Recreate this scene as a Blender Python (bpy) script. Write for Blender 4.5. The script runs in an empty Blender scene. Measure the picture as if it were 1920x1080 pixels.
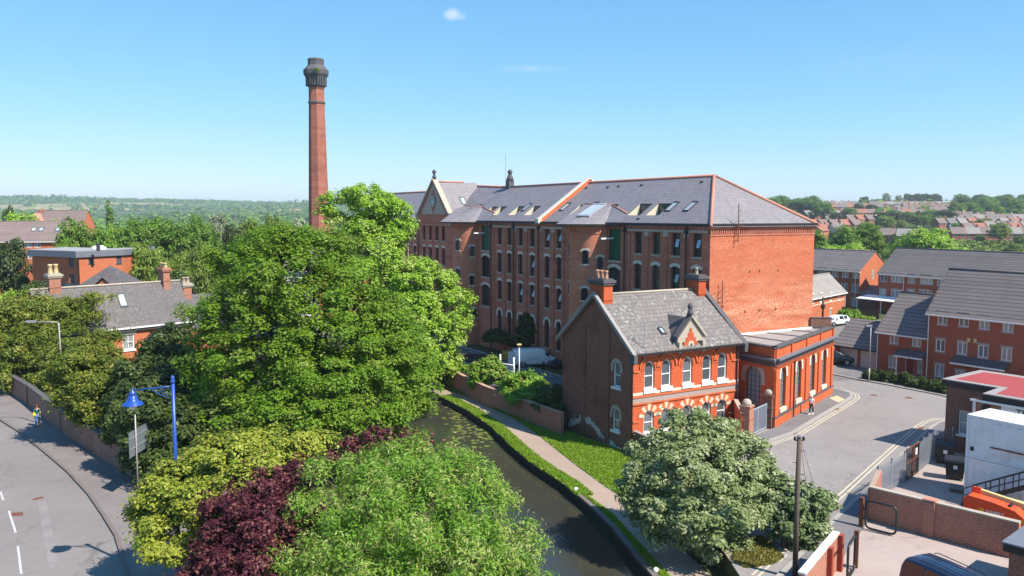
import bpy, math, random
import numpy as np
from mathutils import Vector, Matrix, geometry
R = math.radians
SC = bpy.context.scene
COL = SC.collection
random.seed(7)
RNG = np.random.default_rng(11)

# ------------------------------------------------------------------ camera, sky, sun, exposure
FPX, PITCH, CAMH = 1560.0, R(5.09), 17.0
cam = bpy.data.cameras.new('camera'); cam.sensor_width = 36; cam.lens = FPX / 1920 * 36
cam.clip_start = 0.5; cam.clip_end = 20000
camo = bpy.data.objects.new('camera', cam); COL.objects.link(camo)
camo.location = (0, 0, CAMH); camo.rotation_euler = (math.pi / 2 - PITCH, 0, 0)
SC.camera = camo

SUN_AZ, SUN_EL = 126.0, 49.0        # compass-like: degrees clockwise from +Y
sd = Vector((math.sin(R(SUN_AZ)) * math.cos(R(SUN_EL)), math.cos(R(SUN_AZ)) * math.cos(R(SUN_EL)), math.sin(R(SUN_EL))))
sl = bpy.data.lights.new('sun', 'SUN'); sl.energy = 5.0; sl.angle = R(0.5); sl.color = (1, 0.935, 0.83)
so = bpy.data.objects.new('sun', sl); COL.objects.link(so)
so.rotation_euler = sd.to_track_quat('Z', 'Y').to_euler()

W = bpy.data.worlds.new('World'); SC.world = W; W.use_nodes = True
wn, wl = W.node_tree.nodes, W.node_tree.links
wn.clear()
wo = wn.new('ShaderNodeOutputWorld'); bg = wn.new('ShaderNodeBackground'); sky = wn.new('ShaderNodeTexSky')
sky.sky_type = 'NISHITA'; sky.sun_disc = False
sky.sun_elevation = R(SUN_EL); sky.sun_rotation = R(SUN_AZ)
sky.altitude = 1800; sky.air_density = 1.0; sky.dust_density = 0.0; sky.ozone_density = 5.0
bg.inputs['Strength'].default_value = 0.125
# two thin clouds high in the sky, mixed by direction
tc = wn.new('ShaderNodeTexCoord')
def wmath(op, a, b=None):
    n = wn.new('ShaderNodeMath'); n.operation = op
    for i, x in enumerate((a, b)):
        if x is None: continue
        if isinstance(x, (int, float)): n.inputs[i].default_value = x
        else: wl.new(x, n.inputs[i])
    return n.outputs[0]
def pixdir(u, v):
    x, y = (u - 960) / FPX, (540 - v) / FPX
    return Vector((x, math.cos(PITCH) + y * math.sin(PITCH), -math.sin(PITCH) + y * math.cos(PITCH))).normalized()
nz = wn.new('ShaderNodeTexNoise'); nz.inputs['Scale'].default_value = 60; nz.inputs['Detail'].default_value = 6
nz.inputs['Roughness'].default_value = 0.65
wl.new(tc.outputs['Generated'], nz.inputs['Vector'])
mask = None
for (u, v, ru, rv, amt) in ((854, 27, 27, 14, 0.62), (1000, 129, 95, 8, 0.20), (1292, 213, 30, 12, 0.10), (300, 250, 260, 30, 0.05), (1650, 120, 200, 40, 0.05)):
    d0 = pixdir(u, v); rt = Vector((d0.y, -d0.x, 0)).normalized(); up = rt.cross(d0)
    sub = wn.new('ShaderNodeVectorMath'); sub.operation = 'SUBTRACT'; sub.inputs[1].default_value = d0
    wl.new(tc.outputs['Generated'], sub.inputs[0])
    q = []
    for ax, rr in ((rt, ru / FPX), (up, rv / FPX), (d0, 0.3)):
        dt = wn.new('ShaderNodeVectorMath'); dt.operation = 'DOT_PRODUCT'; dt.inputs[1].default_value = ax / rr
        wl.new(sub.outputs[0], dt.inputs[0]); q.append(wmath('POWER', wmath('ABSOLUTE', dt.outputs['Value']), 2.0))
    r2 = wmath('ADD', wmath('ADD', q[0], q[1]), q[2])
    m = wmath('SUBTRACT', 1.0, r2)
    m = wmath('ADD', m, wmath('MULTIPLY', wmath('SUBTRACT', nz.outputs['Fac'], 0.58), 3.2))
    m = wmath('MULTIPLY', wmath('MAXIMUM', wmath('MINIMUM', m, 1.0), 0.0), amt)
    fall = wmath('MAXIMUM', wmath('SUBTRACT', 1.0, wmath('MULTIPLY', r2, 0.6)), 0.0)
    m = wmath('MULTIPLY', m, fall)
    mask = m if mask is None else wmath('MAXIMUM', mask, m)
mx = wn.new('ShaderNodeMix'); mx.data_type = 'RGBA'
# softer, paler summer sky: each channel of the physical sky through its own gentle power curve
ss = wn.new('ShaderNodeSeparateColor'); sc_ = wn.new('ShaderNodeCombineColor'); wl.new(sky.outputs[0], ss.inputs[0])
for i, (kk, pp) in enumerate(((.71, .99), (1.42, .64), (2.27, .45))): wl.new(wmath('MULTIPLY', wmath('POWER', ss.outputs[i], pp), kk), sc_.inputs[i])
wl.new(mask, mx.inputs['Factor']); wl.new(sc_.outputs[0], mx.inputs['A']); mx.inputs['B'].default_value = (4.6, 4.7, 4.8, 1)
wl.new(mx.outputs['Result'], bg.inputs['Color']); wl.new(bg.outputs[0], wo.inputs['Surface'])

SC.view_settings.view_transform = 'Standard'; SC.view_settings.look = 'None'
SC.view_settings.exposure = 0.77; SC.view_settings.gamma = 1.0
SC.render.engine = 'CYCLES'
SC.cycles.max_bounces = 6; SC.cycles.diffuse_bounces = 3; SC.cycles.glossy_bounces = 3; SC.cycles.transmission_bounces = 3
SC.cycles.transparent_max_bounces = 6; SC.cycles.volume_bounces = 0
SC.cycles.use_denoising = True

# ------------------------------------------------------------------ measuring helpers (photo survey -> metres)
def ray(u, v):
    x, y = (u - 960) / FPX, (540 - v) / FPX
    return Vector((x, math.cos(PITCH) + y * math.sin(PITCH), -math.sin(PITCH) + y * math.cos(PITCH)))
def G(u, v, z=0.0):
    d = ray(u, v); t = (z - CAMH) / d.z
    return (d.x * t, d.y * t)
def at(u, v, Y):
    d = ray(u, v); t = Y / d.y
    return Vector((d.x * t, Y, CAMH + d.z * t))
class Fr:                      # a building's own frame: +x along its front, +y into it
    def __init__(s, ox, oy, az):
        s.o = Vector((ox, oy)); s.az = az
        s.ex = Vector((math.sin(R(az)), math.cos(R(az)))); s.ey = Vector((-s.ex.y, s.ex.x)); s.rz = R(90 - az)
    def w(s, x, y): return s.o + s.ex * x + s.ey * y
    def l(s, X, Y):
        d = Vector((X, Y)) - s.o; return d.dot(s.ex), d.dot(s.ey)
    def front(s, u, v, y=0.0):
        d = ray(u, v); D = Vector((d.x, d.y)); t = (s.o.dot(s.ey) + y) / D.dot(s.ey)
        return s.l(D.x * t, D.y * t)[0], CAMH + d.z * t
    def side(s, u, v, x=0.0):
        d = ray(u, v); D = Vector((d.x, d.y)); t = (s.o.dot(s.ex) + x) / D.dot(s.ex)
        return s.l(D.x * t, D.y * t)[1], CAMH + d.z * t
    def g(s, u, v, z=0.0): return s.l(*G(u, v, z))

# ------------------------------------------------------------------ mesh builder
class MB:
    def __init__(s): s.v = []; s.f = []
    def add(s, vs, fs):
        o = len(s.v); s.v += [tuple(p) for p in vs]; s.f += [tuple(i + o for i in f) for f in fs]; return s
    def box(s, x0, x1, y0, y1, z0, z1):
        return s.add([(x, y, z) for z in (z0, z1) for x, y in ((x0, y0), (x1, y0), (x1, y1), (x0, y1))],
                     [(3, 2, 1, 0), (4, 5, 6, 7), (0, 1, 5, 4), (1, 2, 6, 5), (2, 3, 7, 6), (3, 0, 4, 7)])
    def obox(s, p0, p1, w, z0, z1):       # box along a line on plan
        p0 = Vector(p0[:2]); p1 = Vector(p1[:2]); d = (p1 - p0).normalized(); n = Vector((d.y, -d.x)) * w / 2
        return s.prism([p0 + n, p1 + n, p1 - n, p0 - n], z0, z1)
    def prism(s, pts, z0, z1):
        n = len(pts); a = [(p[0], p[1], z0) for p in pts] + [(p[0], p[1], z1) for p in pts]
        if n > 4:
            t = geometry.tessellate_polygon([[Vector((p[0], p[1], 0)) for p in pts]])
            cap = [tuple(i + n for i in q) for q in t] + [tuple(reversed(q)) for q in t]
        else: cap = [tuple(range(n, 2 * n)), tuple(reversed(range(n)))]
        return s.add(a, cap + [(i, (i + 1) % n, (i + 1) % n + n, i + n) for i in range(n)])
    def sheet(s, pts, z, holes=()):
        loops = [[Vector((p[0], p[1], 0)) for p in l] for l in [pts] + list(holes)]
        fl = [p for l in loops for p in l]
        t = geometry.tessellate_polygon(loops)
        out = []
        for a, b, c in t:
            if (fl[b] - fl[a]).cross(fl[c] - fl[a]).z < 0: a, c = c, a
            out.append((a, b, c))
        return s.add([(p.x, p.y, z) for p in fl], out)
    def extr(s, pts, vec):
        n = len(pts); v = Vector(vec)
        P = [Vector(p) for p in pts]
        if n > 4:
            nn = geometry.normal(P); ax = max(range(3), key=lambda i: abs(nn[i]))
            q = [Vector([p[i] for i in range(3) if i != ax] + [0]) for p in P]
            t = geometry.tessellate_polygon([q]); cap = [tuple(x) for x in t] + [tuple(i + n for i in x) for x in t]
        else: cap = [tuple(range(n)), tuple(range(n, 2 * n))]
        return s.add(P + [p + v for p in P], cap + [(i, (i + 1) % n, (i + 1) % n + n, i + n) for i in range(n)])
    def tube(s, pts, r, n=6, caps=True):
        P = [Vector(p) for p in pts]; m = len(P)
        rs = r if isinstance(r, (list, tuple)) else [r] * m
        o = len(s.v); prev = None
        for i, p in enumerate(P):
            d = (P[min(i + 1, m - 1)] - P[max(i - 1, 0)]).normalized()
            if prev is None:
                a = d.orthogonal().normalized()
            else:
                a = (prev - d * prev.dot(d)); a = a.normalized() if a.length > 1e-6 else d.orthogonal().normalized()
            prev = a; b = d.cross(a)
            s.v += [tuple(p + (a * math.cos(2 * math.pi * k / n) + b * math.sin(2 * math.pi * k / n)) * rs[i]) for k in range(n)]
        for i in range(m - 1):
            for k in range(n):
                s.f.append((o + i * n + k, o + i * n + (k + 1) % n, o + (i + 1) * n + (k + 1) % n, o + (i + 1) * n + k))
        if caps:
            s.f.append(tuple(o + k for k in reversed(range(n)))); s.f.append(tuple(o + (m - 1) * n + k for k in range(n)))
        return s
    def lathe(s, prof, cx=0, cy=0, n=12, a0=0.0):
        o = len(s.v); m = len(prof)
        for r, z in prof:
            s.v += [(cx + r * math.cos(a0 + 2 * math.pi * k / n), cy + r * math.sin(a0 + 2 * math.pi * k / n), z) for k in range(n)]
        for i in range(m - 1):
            for k in range(n):
                s.f.append((o + i * n + k, o + i * n + (k + 1) % n, o + (i + 1) * n + (k + 1) % n, o + (i + 1) * n + k))
        s.f.append(tuple(o + k for k in reversed(range(n)))); s.f.append(tuple(o + (m - 1) * n + k for k in range(n)))
        return s
    def wall(s, p0, d, outline, ops=(), rev=0.18):
        # a wall in the vertical plane through p0 along d; outline and openings in (s, z); reveals go inwards
        d = Vector(d).normalized(); n = Vector((d.y, -d.x)); p0 = Vector(p0[:2])
        if len(outline) == 4 and ops and all(o[4] == 'r' for o in ops):
            a0, a1 = min(q[0] for q in outline), max(q[0] for q in outline); b0, b1 = min(q[1] for q in outline), max(q[1] for q in outline)
            xs = sorted({a0, a1} | {min(max(o[0] + k * o[2] / 2, a0), a1) for o in ops for k in (-1, 1)}); zs = sorted({b0, b1} | {min(max(o[1] + k * o[3], b0), b1) for o in ops for k in (0, 1)})
            for xa, xb in zip(xs, xs[1:]):
                for za, zb in zip(zs, zs[1:]):
                    cx, cz = (xa + xb) / 2, (za + zb) / 2
                    if any(abs(cx - o[0]) < o[2] / 2 and o[1] < cz < o[1] + o[3] for o in ops): continue
                    q = [p0 + d * xa, p0 + d * xb]; s.add([(*q[0], za), (*q[1], za), (*q[1], zb), (*q[0], zb)], [(0, 1, 2, 3)])
            for o in ops:
                h = [(o[0] + x, o[1] + z) for x, z in outl(o[2], o[3], 'r')]; W_ = lambda a, b, i: (*(p0 + d * a - n * i), b)
                s.add([W_(*q, 0) for q in h] + [W_(*q, rev) for q in h], [(i, i + 4, (i + 1) % 4 + 4, (i + 1) % 4) for i in range(4)])
            return s
        holes = [[(o[0] + x, o[1] + z) for x, z in outl(o[2], o[3], o[4])] for o in ops]
        loops = [[Vector((a, b, 0)) for a, b in l] for l in [list(outline)] + holes]
        fl = [p for l in loops for p in l]; t = geometry.tessellate_polygon(loops)
        def P(a, z, i=0.0):
            q = p0 + d * a - n * i; return (q.x, q.y, z)
        tt = []
        for a, b, c in t:
            if (fl[b] - fl[a]).cross(fl[c] - fl[a]).z < 0: a, c = c, a
            tt.append((a, b, c))
        s.add([P(q.x, q.y) for q in fl], tt)
        for h in holes:
            k = len(h); s.add([P(*q) for q in h] + [P(q[0], q[1], rev) for q in h], [(i, i + k, (i + 1) % k + k, (i + 1) % k) for i in range(k)])
        return s
    def mesh(s, name, smooth=False):
        me = bpy.data.meshes.new(name); me.from_pydata(s.v, [], s.f); me.validate(); me.update()
        if smooth: me.polygons.foreach_set('use_smooth', [True] * len(me.polygons))
        return me
    def build(s, name, m, parent=None, smooth=False, loc=None, rz=None):
        return obj(name, s.mesh(name, smooth), m, parent, loc, rz)

def obj(name, me, m=None, parent=None, loc=None, rz=None):
    o = bpy.data.objects.new(name, me); COL.objects.link(o)
    if m is not None and not me.materials: me.materials.append(m)
    if parent is not None: o.parent = parent
    if loc is not None: o.location = loc
    if rz is not None: o.rotation_euler = (0, 0, rz)
    return o
def tag(o, label, cat, group=None, kind=None):
    if label: o['label'] = label
    if cat: o['category'] = cat
    if group: o['group'] = group
    if kind: o['kind'] = kind
    return o
def thing(name, label, cat, loc=(0, 0, 0), rz=0.0, group=None):
    o = bpy.data.objects.new(name, None); COL.objects.link(o); o.empty_display_size = 0.3
    o.location = (loc[0], loc[1], loc[2] if len(loc) > 2 else 0); o.rotation_euler = (0, 0, rz)
    return tag(o, label, cat, group)
def building(name, label, cat, F, group=None): return thing(name, label, cat, (F.o.x, F.o.y, 0), F.rz, group)
KIDS = {}
def dup(root, label=None, loc=None, rz=None, scale=None, group=None):
    r = root.copy(); COL.objects.link(r)
    if loc is not None: r.location = loc
    if rz is not None: r.rotation_euler = (0, 0, rz)
    if scale is not None: r.scale = scale if isinstance(scale, (tuple, list)) else (scale,) * 3
    if label: r['label'] = label
    if group: r['group'] = group
    for ch in list(root.children):
        c = ch.copy(); COL.objects.link(c); c.parent = r
        for gch in list(ch.children):
            g = gch.copy(); COL.objects.link(g); g.parent = c
    return r
def struct(name, mb, m):
    o = mb.build(name, m); o['kind'] = 'structure'; return o

# ------------------------------------------------------------------ openings and windows
def outl(w, h, kind):
    a = w / 2
    if kind == 'r': return [(-a, 0), (a, 0), (a, h), (-a, h)]
    if kind == 'l':                                    # lozenge
        return [(0, 0), (a, h / 2), (0, h), (-a, h / 2)]
    pts = [(-a, 0), (a, 0)]
    if kind == 's':
        k = 0.16 * w; rr = (a * a + k * k) / (2 * k); th = math.asin(a / rr)
        for i in range(7):
            t = th - 2 * th * i / 6; pts.append((rr * math.sin(t), h - rr + rr * math.cos(t)))
    else:
        for i in range(11):
            t = math.pi * i / 10; pts.append((a * math.cos(t), h - a + a * math.sin(t)))
    return pts
def hmax(w, h, kind, x):
    a = w / 2
    if kind == 'r': return h
    if kind == 's':
        k = 0.16 * w; rr = (a * a + k * k) / (2 * k); return h - rr + math.sqrt(max(rr * rr - x * x, 0))
    return h - a + math.sqrt(max(a * a - x * x, 0))
WC = {}
def win_meshes(w, h, kind, style):
    key = (round(w, 2), round(h, 2), kind, style)
    if key in WC: return WC[key]
    t, dp, nv, nh, bt = {'mill': (.07, .07, 2, 5, .035), 'sash': (.11, .10, 0, 1, .07), 'upvc': (.085, .07, 1, 0, .09), 'upvc3': (.085, .07, 2, 0, .09),
                         'iron': (.06, .06, 3, 7, .035), 'sash2': (.10, .08, 1, 1, .05), 'dark': (.07, .07, 1, 0, .06), 'plain': (.06, .06, 0, 0, .05)}[style]
    f = MB(); O = outl(w, h, kind); I = [(x, z + t) for x, z in outl(w - 2 * t, h - 2 * t, kind)]; n = len(O)
    vs = [(x, 0, z) for x, z in O] + [(x, 0, z) for x, z in I] + [(x, dp, z) for x, z in I] + [(x, dp, z) for x, z in O]
    fs = []
    for i in range(n):
        j = (i + 1) % n
        fs += [(i, j, j + n, i + n), (i + n, j + n, j + 2 * n, i + 2 * n), (i + 3 * n, j + 3 * n, j, i)]
    f.add(vs, fs)
    for k in range(nv):
        x = -w / 2 + w * (k + 1) / (nv + 1); f.box(x - bt / 2, x + bt / 2, .012, dp - .01, t * .9, hmax(w, h, kind, x) - t * .8)
    for k in range(nh):
        z = h * (k + 1) / (nh + 1)
        if style == 'sash': z = h * .46
        ww = w / 2 if (kind != 'a' or z < h - w / 2) else math.sqrt(max((w / 2) ** 2 - (z - h + w / 2) ** 2, .001))
        f.box(-ww + t * .8, ww - t * .8, .018, dp - .015, z - bt / 2, z + bt / 2)
    p = MB(); q = [(x, dp - .025, z) for x, z in I]; p.add(q, [tuple(range(len(q)))])
    WC[key] = (f.mesh('window'), p.mesh('pane')); return WC[key]
def trim_mesh(w, h, kind, b, proud=.035, drop=0.0):
    key = ('trim', round(w, 2), round(h, 2), kind, b, drop)
    if key in WC: return WC[key]
    m = MB()
    if kind == 'r': m.box(-w / 2 - b * .6, w / 2 + b * .6, -proud, .05, h, h + b)
    else:
        I = outl(w, h, kind)[2:]; Ou = []
        cz = h - w / 2 if kind == 'a' else h - ((w / 2) ** 2 + (.16 * w) ** 2) / (2 * .16 * w)
        for x, z in I:
            L = math.hypot(x, z - cz); Ou.append((x * (L + b) / L, cz + (z - cz) * (L + b) / L))
        if drop: I = [(w / 2, I[0][1] - drop)] + I + [(-w / 2, I[-1][1] - drop)]; Ou = [(w / 2 + b, Ou[0][1] - drop)] + Ou + [(-w / 2 - b, Ou[-1][1] - drop)]
        n = len(I); vs = [(x, -proud, z) for x, z in I] + [(x, -proud, z) for x, z in Ou] + [(x, .05, z) for x, z in I] + [(x, .05, z) for x, z in Ou]
        fs = []
        for i in range(n - 1):
            fs += [(i, i + 1, i + 1 + n, i + n), (i + n, i + 1 + n, i + 1 + 3 * n, i + 3 * n), (i, i + 1, i + 1 + 2 * n, i + 2 * n)]
        fs += [(0, n, 3 * n, 2 * n), (n - 1, 2 * n - 1, 4 * n - 1, 3 * n - 1)]
        m.add(vs, fs)
    WC[key] = m.mesh('lintel'); return WC[key]
def sill_mesh(w, hh, proud):
    key = ('sill', round(w, 2), hh, proud)
    if key not in WC: WC[key] = MB().box(-w / 2 - .1, w / 2 + .1, -proud, .1, -hh, 0.003).mesh('sill')
    return WC[key]
def window(parent, p0, d, o, style, fm, pm, inset=.12, lint=None, lb=.28, ldrop=0.0, sill=None, sh=.14, sp=.09, name='window'):
    d = Vector(d).normalized(); n = Vector((d.y, -d.x)); q = Vector(p0[:2]) + d * o[0]; rz = math.atan2(d.y, d.x)
    fme, pme = win_meshes(o[2], o[3], o[4], style)
    a = obj(name, fme.copy() if fme.materials and fme.materials[0] != fm else fme, None, parent, (q.x - n.x * inset, q.y - n.y * inset, o[1]), rz)
    if not a.data.materials: a.data.materials.append(fm)
    elif a.data.materials[0] != fm: a.data.materials[0] = fm
    if pm is not None:
        pn = obj('pane', pme.copy() if pme.materials and pme.materials[0] != pm else pme, None, a)
        if not pn.data.materials: pn.data.materials.append(pm)
        elif pn.data.materials[0] != pm: pn.data.materials[0] = pm
    if lint is not None: trimobj('lintel', trim_mesh(o[2], o[3], o[4], lb, drop=ldrop), lint, a, inset)
    if sill is not None: trimobj('sill', sill_mesh(o[2], sh, sp), sill, a, inset)
    return a
def trimobj(name, me, m, par, inset):
    if me.materials and me.materials[0] != m: me = me.copy(); me.materials[0] = m
    elif not me.materials: me.materials.append(m)
    return obj(name, me, None, par, (0, -inset, 0))
# ------------------------------------------------------------------ materials
class N:
    def __init__(s, name):
        s.m = bpy.data.materials.new(name); s.m.use_nodes = True; s.t = s.m.node_tree; s.b = s.t.nodes['Principled BSDF']; s.out = s.t.nodes['Material Output']
    def n(s, t, **k):
        x = s.t.nodes.new('ShaderNode' + t)
        for a, b in k.items(): setattr(x, a, b)
        return x
    def l(s, a, b): s.t.links.new(a, b)
    def set(s, x, i, v):
        if hasattr(v, 'is_output'): s.l(v, x.inputs[i])
        else: x.inputs[i].default_value = v
    def math(s, op, a, b=0.0, c=None):
        x = s.n('Math', operation=op); s.set(x, 0, a); s.set(x, 1, b)
        if c is not None: s.set(x, 2, c)
        return x.outputs[0]
    def vmath(s, op, a, b):
        x = s.n('VectorMath', operation=op); s.set(x, 0, a); s.set(x, 1, b)
        return x.outputs['Value'] if op == 'DOT_PRODUCT' else x.outputs[0]
    def mix(s, f, a, b, mode='MIX'):
        x = s.n('Mix', data_type='RGBA', blend_type=mode); s.set(x, 0, f)
        for i, v in ((6, a), (7, b)):
            s.set(x, i, v if hasattr(v, 'is_output') else (*v[:3], 1))
        return x.outputs[2]
    def noise(s, vec, scale, detail=4, rough=.6):
        x = s.n('TexNoise'); x.inputs['Scale'].default_value = scale; x.inputs['Detail'].default_value = detail; x.inputs['Roughness'].default_value = rough
        if vec is not None: s.l(vec, x.inputs['Vector'])
        return x.outputs['Fac']
    def ramp(s, f, lo, hi):
        x = s.n('MapRange'); x.clamp = True; s.set(x, 0, f); x.inputs[1].default_value = lo; x.inputs[2].default_value = hi
        return x.outputs[0]
    def obj(s): return s.n('TexCoord').outputs['Object']
    def wpos(s): return s.n('NewGeometry').outputs['Position']
    def wallvec(s):                       # (horizontal distance along the surface, height)
        tcn = s.n('TexCoord'); t = s.n('VectorMath', operation='CROSS_PRODUCT'); s.l(tcn.outputs['Normal'], t.inputs[0]); t.inputs[1].default_value = (0, 0, 1)
        tn = s.n('VectorMath', operation='NORMALIZE'); s.l(t.outputs[0], tn.inputs[0])
        u = s.vmath('DOT_PRODUCT', tcn.outputs['Object'], tn.outputs[0])
        sp = s.n('SeparateXYZ'); s.l(tcn.outputs['Object'], sp.inputs[0])
        cb = s.n('CombineXYZ'); s.l(u, cb.inputs[0]); s.l(sp.outputs[2], cb.inputs[1])
        return cb.outputs[0], tcn.outputs['Object'], sp.outputs[2]
    def base(s, c): s.set(s.b, 'Base Color', c if hasattr(c, 'is_output') else (*c[:3], 1)); return s
    def p(s, rough=.8, spec=.3, metal=0.0):
        s.b.inputs['Roughness'].default_value = rough; s.b.inputs['Specular IOR Level'].default_value = spec; s.b.inputs['Metallic'].default_value = metal; return s
    def bump(s, h, st=.3, dist=.02):
        x = s.n('Bump'); x.inputs['Strength'].default_value = st; x.inputs['Distance'].default_value = dist; s.l(h, x.inputs['Height']); s.l(x.outputs[0], s.b.inputs['Normal'])
def mulc(c, k): return tuple(min(x * k, 1) for x in c)
def brick(name, c1, c2, mortar=(.42, .36, .30), soot=.35, pale=0.0, bands=0.0, sc=1.0, mort=.010, palec=(.62, .45, .36), fine=1.0):
    k = N(name); vec, ob, z = k.wallvec()
    b = k.n('TexBrick'); b.inputs['Scale'].default_value = 1.0 / sc
    b.inputs['Brick Width'].default_value = .235; b.inputs['Row Height'].default_value = .078; b.inputs['Mortar Size'].default_value = mort
    b.inputs['Mortar Smooth'].default_value = .1; b.inputs['Bias'].default_value = 0
    b.inputs['Color1'].default_value = (*c1, 1); b.inputs['Color2'].default_value = (*c2, 1); b.inputs['Mortar'].default_value = (*mortar, 1)
    k.l(vec, b.inputs['Vector'])
    n1 = k.noise(ob, .35, 6, .65); n2 = k.noise(ob, 2.2, 4, .7); n3 = k.noise(vec, 9, 2, .6)
    col = k.mix(k.math('MULTIPLY', k.ramp(n3, .38, .72), .42 * fine), b.outputs['Color'], mulc(c1, 1.6))
    col = k.mix(k.math('MULTIPLY', k.ramp(n3, .5, .25), .4 * fine), col, mulc(c2, .5))
    col = k.mix(k.math('MULTIPLY', k.ramp(n1, .5, .75), soot), col, mulc(c2, .33))
    col = k.mix(k.math('MULTIPLY', k.ramp(n2, .45, .8), soot * .8), col, mulc(c2, .45))
    if pale:
        st = k.n('Mapping'); st.inputs['Scale'].default_value = (.10, .5, 1); k.l(vec, st.inputs[0])
        n4 = k.noise(st.outputs[0], 2.2, 6, .7); n5 = k.noise(vec, 5.5, 4, .75)
        f = k.math('MULTIPLY', k.ramp(n4, .36, .62), k.ramp(n5, .40, .60))
        if bands: 
            g = k.math('MAXIMUM', k.math('SUBTRACT', 1.0, k.math('ABSOLUTE', k.math('MULTIPLY', k.math('SUBTRACT', z, bands), .28))), 0.0)
            f = k.math('MULTIPLY', f, k.math('ADD', k.math('MULTIPLY', g, .9), .35))
        col = k.mix(k.math('MULTIPLY', f, pale), col, palec)
    k.base(col).p(.88, .2); k.bump(b.outputs['Fac'], -.25, .012)
    return k.m
def slatey(name, c1, c2, w=.30, h=.16, moss=None, mossamt=.5, joint=None, rough=.6, spec=.4, patch=.35, rows=.18):
    k = N(name); vec, ob, z = k.wallvec()
    b = k.n('TexBrick'); b.inputs['Scale'].default_value = 1
    b.inputs['Brick Width'].default_value = w; b.inputs['Row Height'].default_value = h; b.inputs['Mortar Size'].default_value = h * .085
    b.inputs['Color1'].default_value = (*c1, 1); b.inputs['Color2'].default_value = (*c2, 1); b.inputs['Mortar'].default_value = (*(joint or mulc(c1, .45)), 1)
    k.l(vec, b.inputs['Vector'])
    n1 = k.noise(ob, .5, 5, .65); n2 = k.noise(ob, 3.5, 4, .7)
    col = k.mix(k.math('MULTIPLY', k.ramp(n1, .35, .7), patch), b.outputs['Color'], mulc(c2, .62))
    if moss:
        col = k.mix(k.math('MULTIPLY', k.math('MULTIPLY', k.ramp(n2, .5, .66), k.ramp(n1, .42, .6)), mossamt), col, moss)
    k.base(col).p(rough, spec)
    fr = k.math('FRACT', k.math('DIVIDE', z, h)); k.bump(fr, -.5, .03)
    return k.m
def flat(name, c, rough=.6, spec=.3, metal=0.0, var=.25, sc=3.0, dirt=None, dirta=.5, wp=False):
    k = N(name); o = k.wpos() if wp else k.obj(); n = k.noise(o, sc, 5, .65); n2 = k.noise(o, sc * 7, 3, .7)
    col = k.mix(k.math('MULTIPLY', k.ramp(n, .35, .7), var), c, mulc(c, .55))
    col = k.mix(k.math('MULTIPLY', k.ramp(n2, .45, .75), var * .7), col, mulc(c, 1.35))
    if dirt: col = k.mix(k.math('MULTIPLY', k.ramp(k.noise(o, sc * .6, 6, .75), .5, .62), dirta), col, dirt)
    k.base(col).p(rough, spec, metal); return k.m
def glass(name, c, c2=None, rough=.06, spec=.6):
    k = N(name); oi = k.n('ObjectInfo')
    k.base(k.mix(oi.outputs['Random'], c, c2 or c)).p(rough, spec); n = k.noise(k.obj(), 1.2, 2); k.bump(n, .05, .02); return k.m
def leaf(name, c1, c2, tr=.35, c3=None, rough=.5, c3a=.5):
    k = N(name); a = k.n('Attribute', attribute_name='rnd'); oi = k.n('ObjectInfo')
    col = k.mix(a.outputs['Fac'], c1, c2)
    if c3: col = k.mix(k.ramp(a.outputs['Fac'], 1 - c3a, 1 - c3a + .02), col, c3)
    h = k.n('HueSaturation'); k.l(col, h.inputs['Color']); h.inputs['Hue'].default_value = .5
    k.l(k.math('ADD', k.math('MULTIPLY', oi.outputs['Random'], .3), .85), h.inputs['Value'])
    k.b.inputs['Roughness'].default_value = rough; k.b.inputs['Specular IOR Level'].default_value = .25
    k.l(h.outputs[0], k.b.inputs['Base Color'])
    t = k.n('BsdfTranslucent'); k.l(k.mix(.5, h.outputs[0], (.30, .34, .03), 'ADD') if False else h.outputs[0], t.inputs[0])
    ms = k.n('MixShader'); ms.inputs[0].default_value = tr; k.l(k.b.outputs[0], ms.inputs[1]); k.l(t.outputs[0], ms.inputs[2]); k.l(ms.outputs[0], k.out.inputs[0])
    return k.m
def ground(name, c1, c2, sc=.3, c3=None, rough=.9, fine=.3, spec=.2, cracks=0.0, bump=.0):
    k = N(name); o = k.wpos(); n1 = k.noise(o, sc, 6, .65); n2 = k.noise(o, sc * 12, 4, .7); n3 = k.noise(o, 14, 2, .6)
    col = k.mix(k.ramp(n1, .35, .68), c1, c2)
    if c3: col = k.mix(k.math('MULTIPLY', k.ramp(n2, .52, .7), .6), col, c3)
    col = k.mix(k.math('MULTIPLY', k.ramp(n3, .4, .7), fine), col, mulc(c1, .55))
    n4 = k.noise(o, .9, 5, .7); col = k.mix(k.math('MULTIPLY', k.ramp(n4, .56, .68), .22), col, mulc(c1, .5)); n5 = k.noise(o, .045, 3, .5); col = k.mix(k.math('MULTIPLY', k.ramp(n5, .4, .65), .3), col, mulc(c2, .72))
    if cracks:
        v = k.n('TexVoronoi', feature='DISTANCE_TO_EDGE'); v.inputs['Scale'].default_value = .16
        nv = k.n('TexNoise'); nv.inputs['Scale'].default_value = 1.1; nv.inputs['Detail'].default_value = 5; k.l(o, nv.inputs['Vector'])
        sv = k.vmath('ADD', o, k.vmath('MULTIPLY', nv.outputs['Color'], (2.2, 2.2, 0))); k.l(sv, v.inputs['Vector'])
        col = k.mix(k.math('MULTIPLY', k.math('MULTIPLY', k.ramp(v.outputs['Distance'], .009, .002), k.ramp(n1, .42, .58)), cracks), col, mulc(c1, .35))
    k.base(col).p(rough, spec)
    if bump: k.bump(n3, bump, .03)
    return k.m

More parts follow.
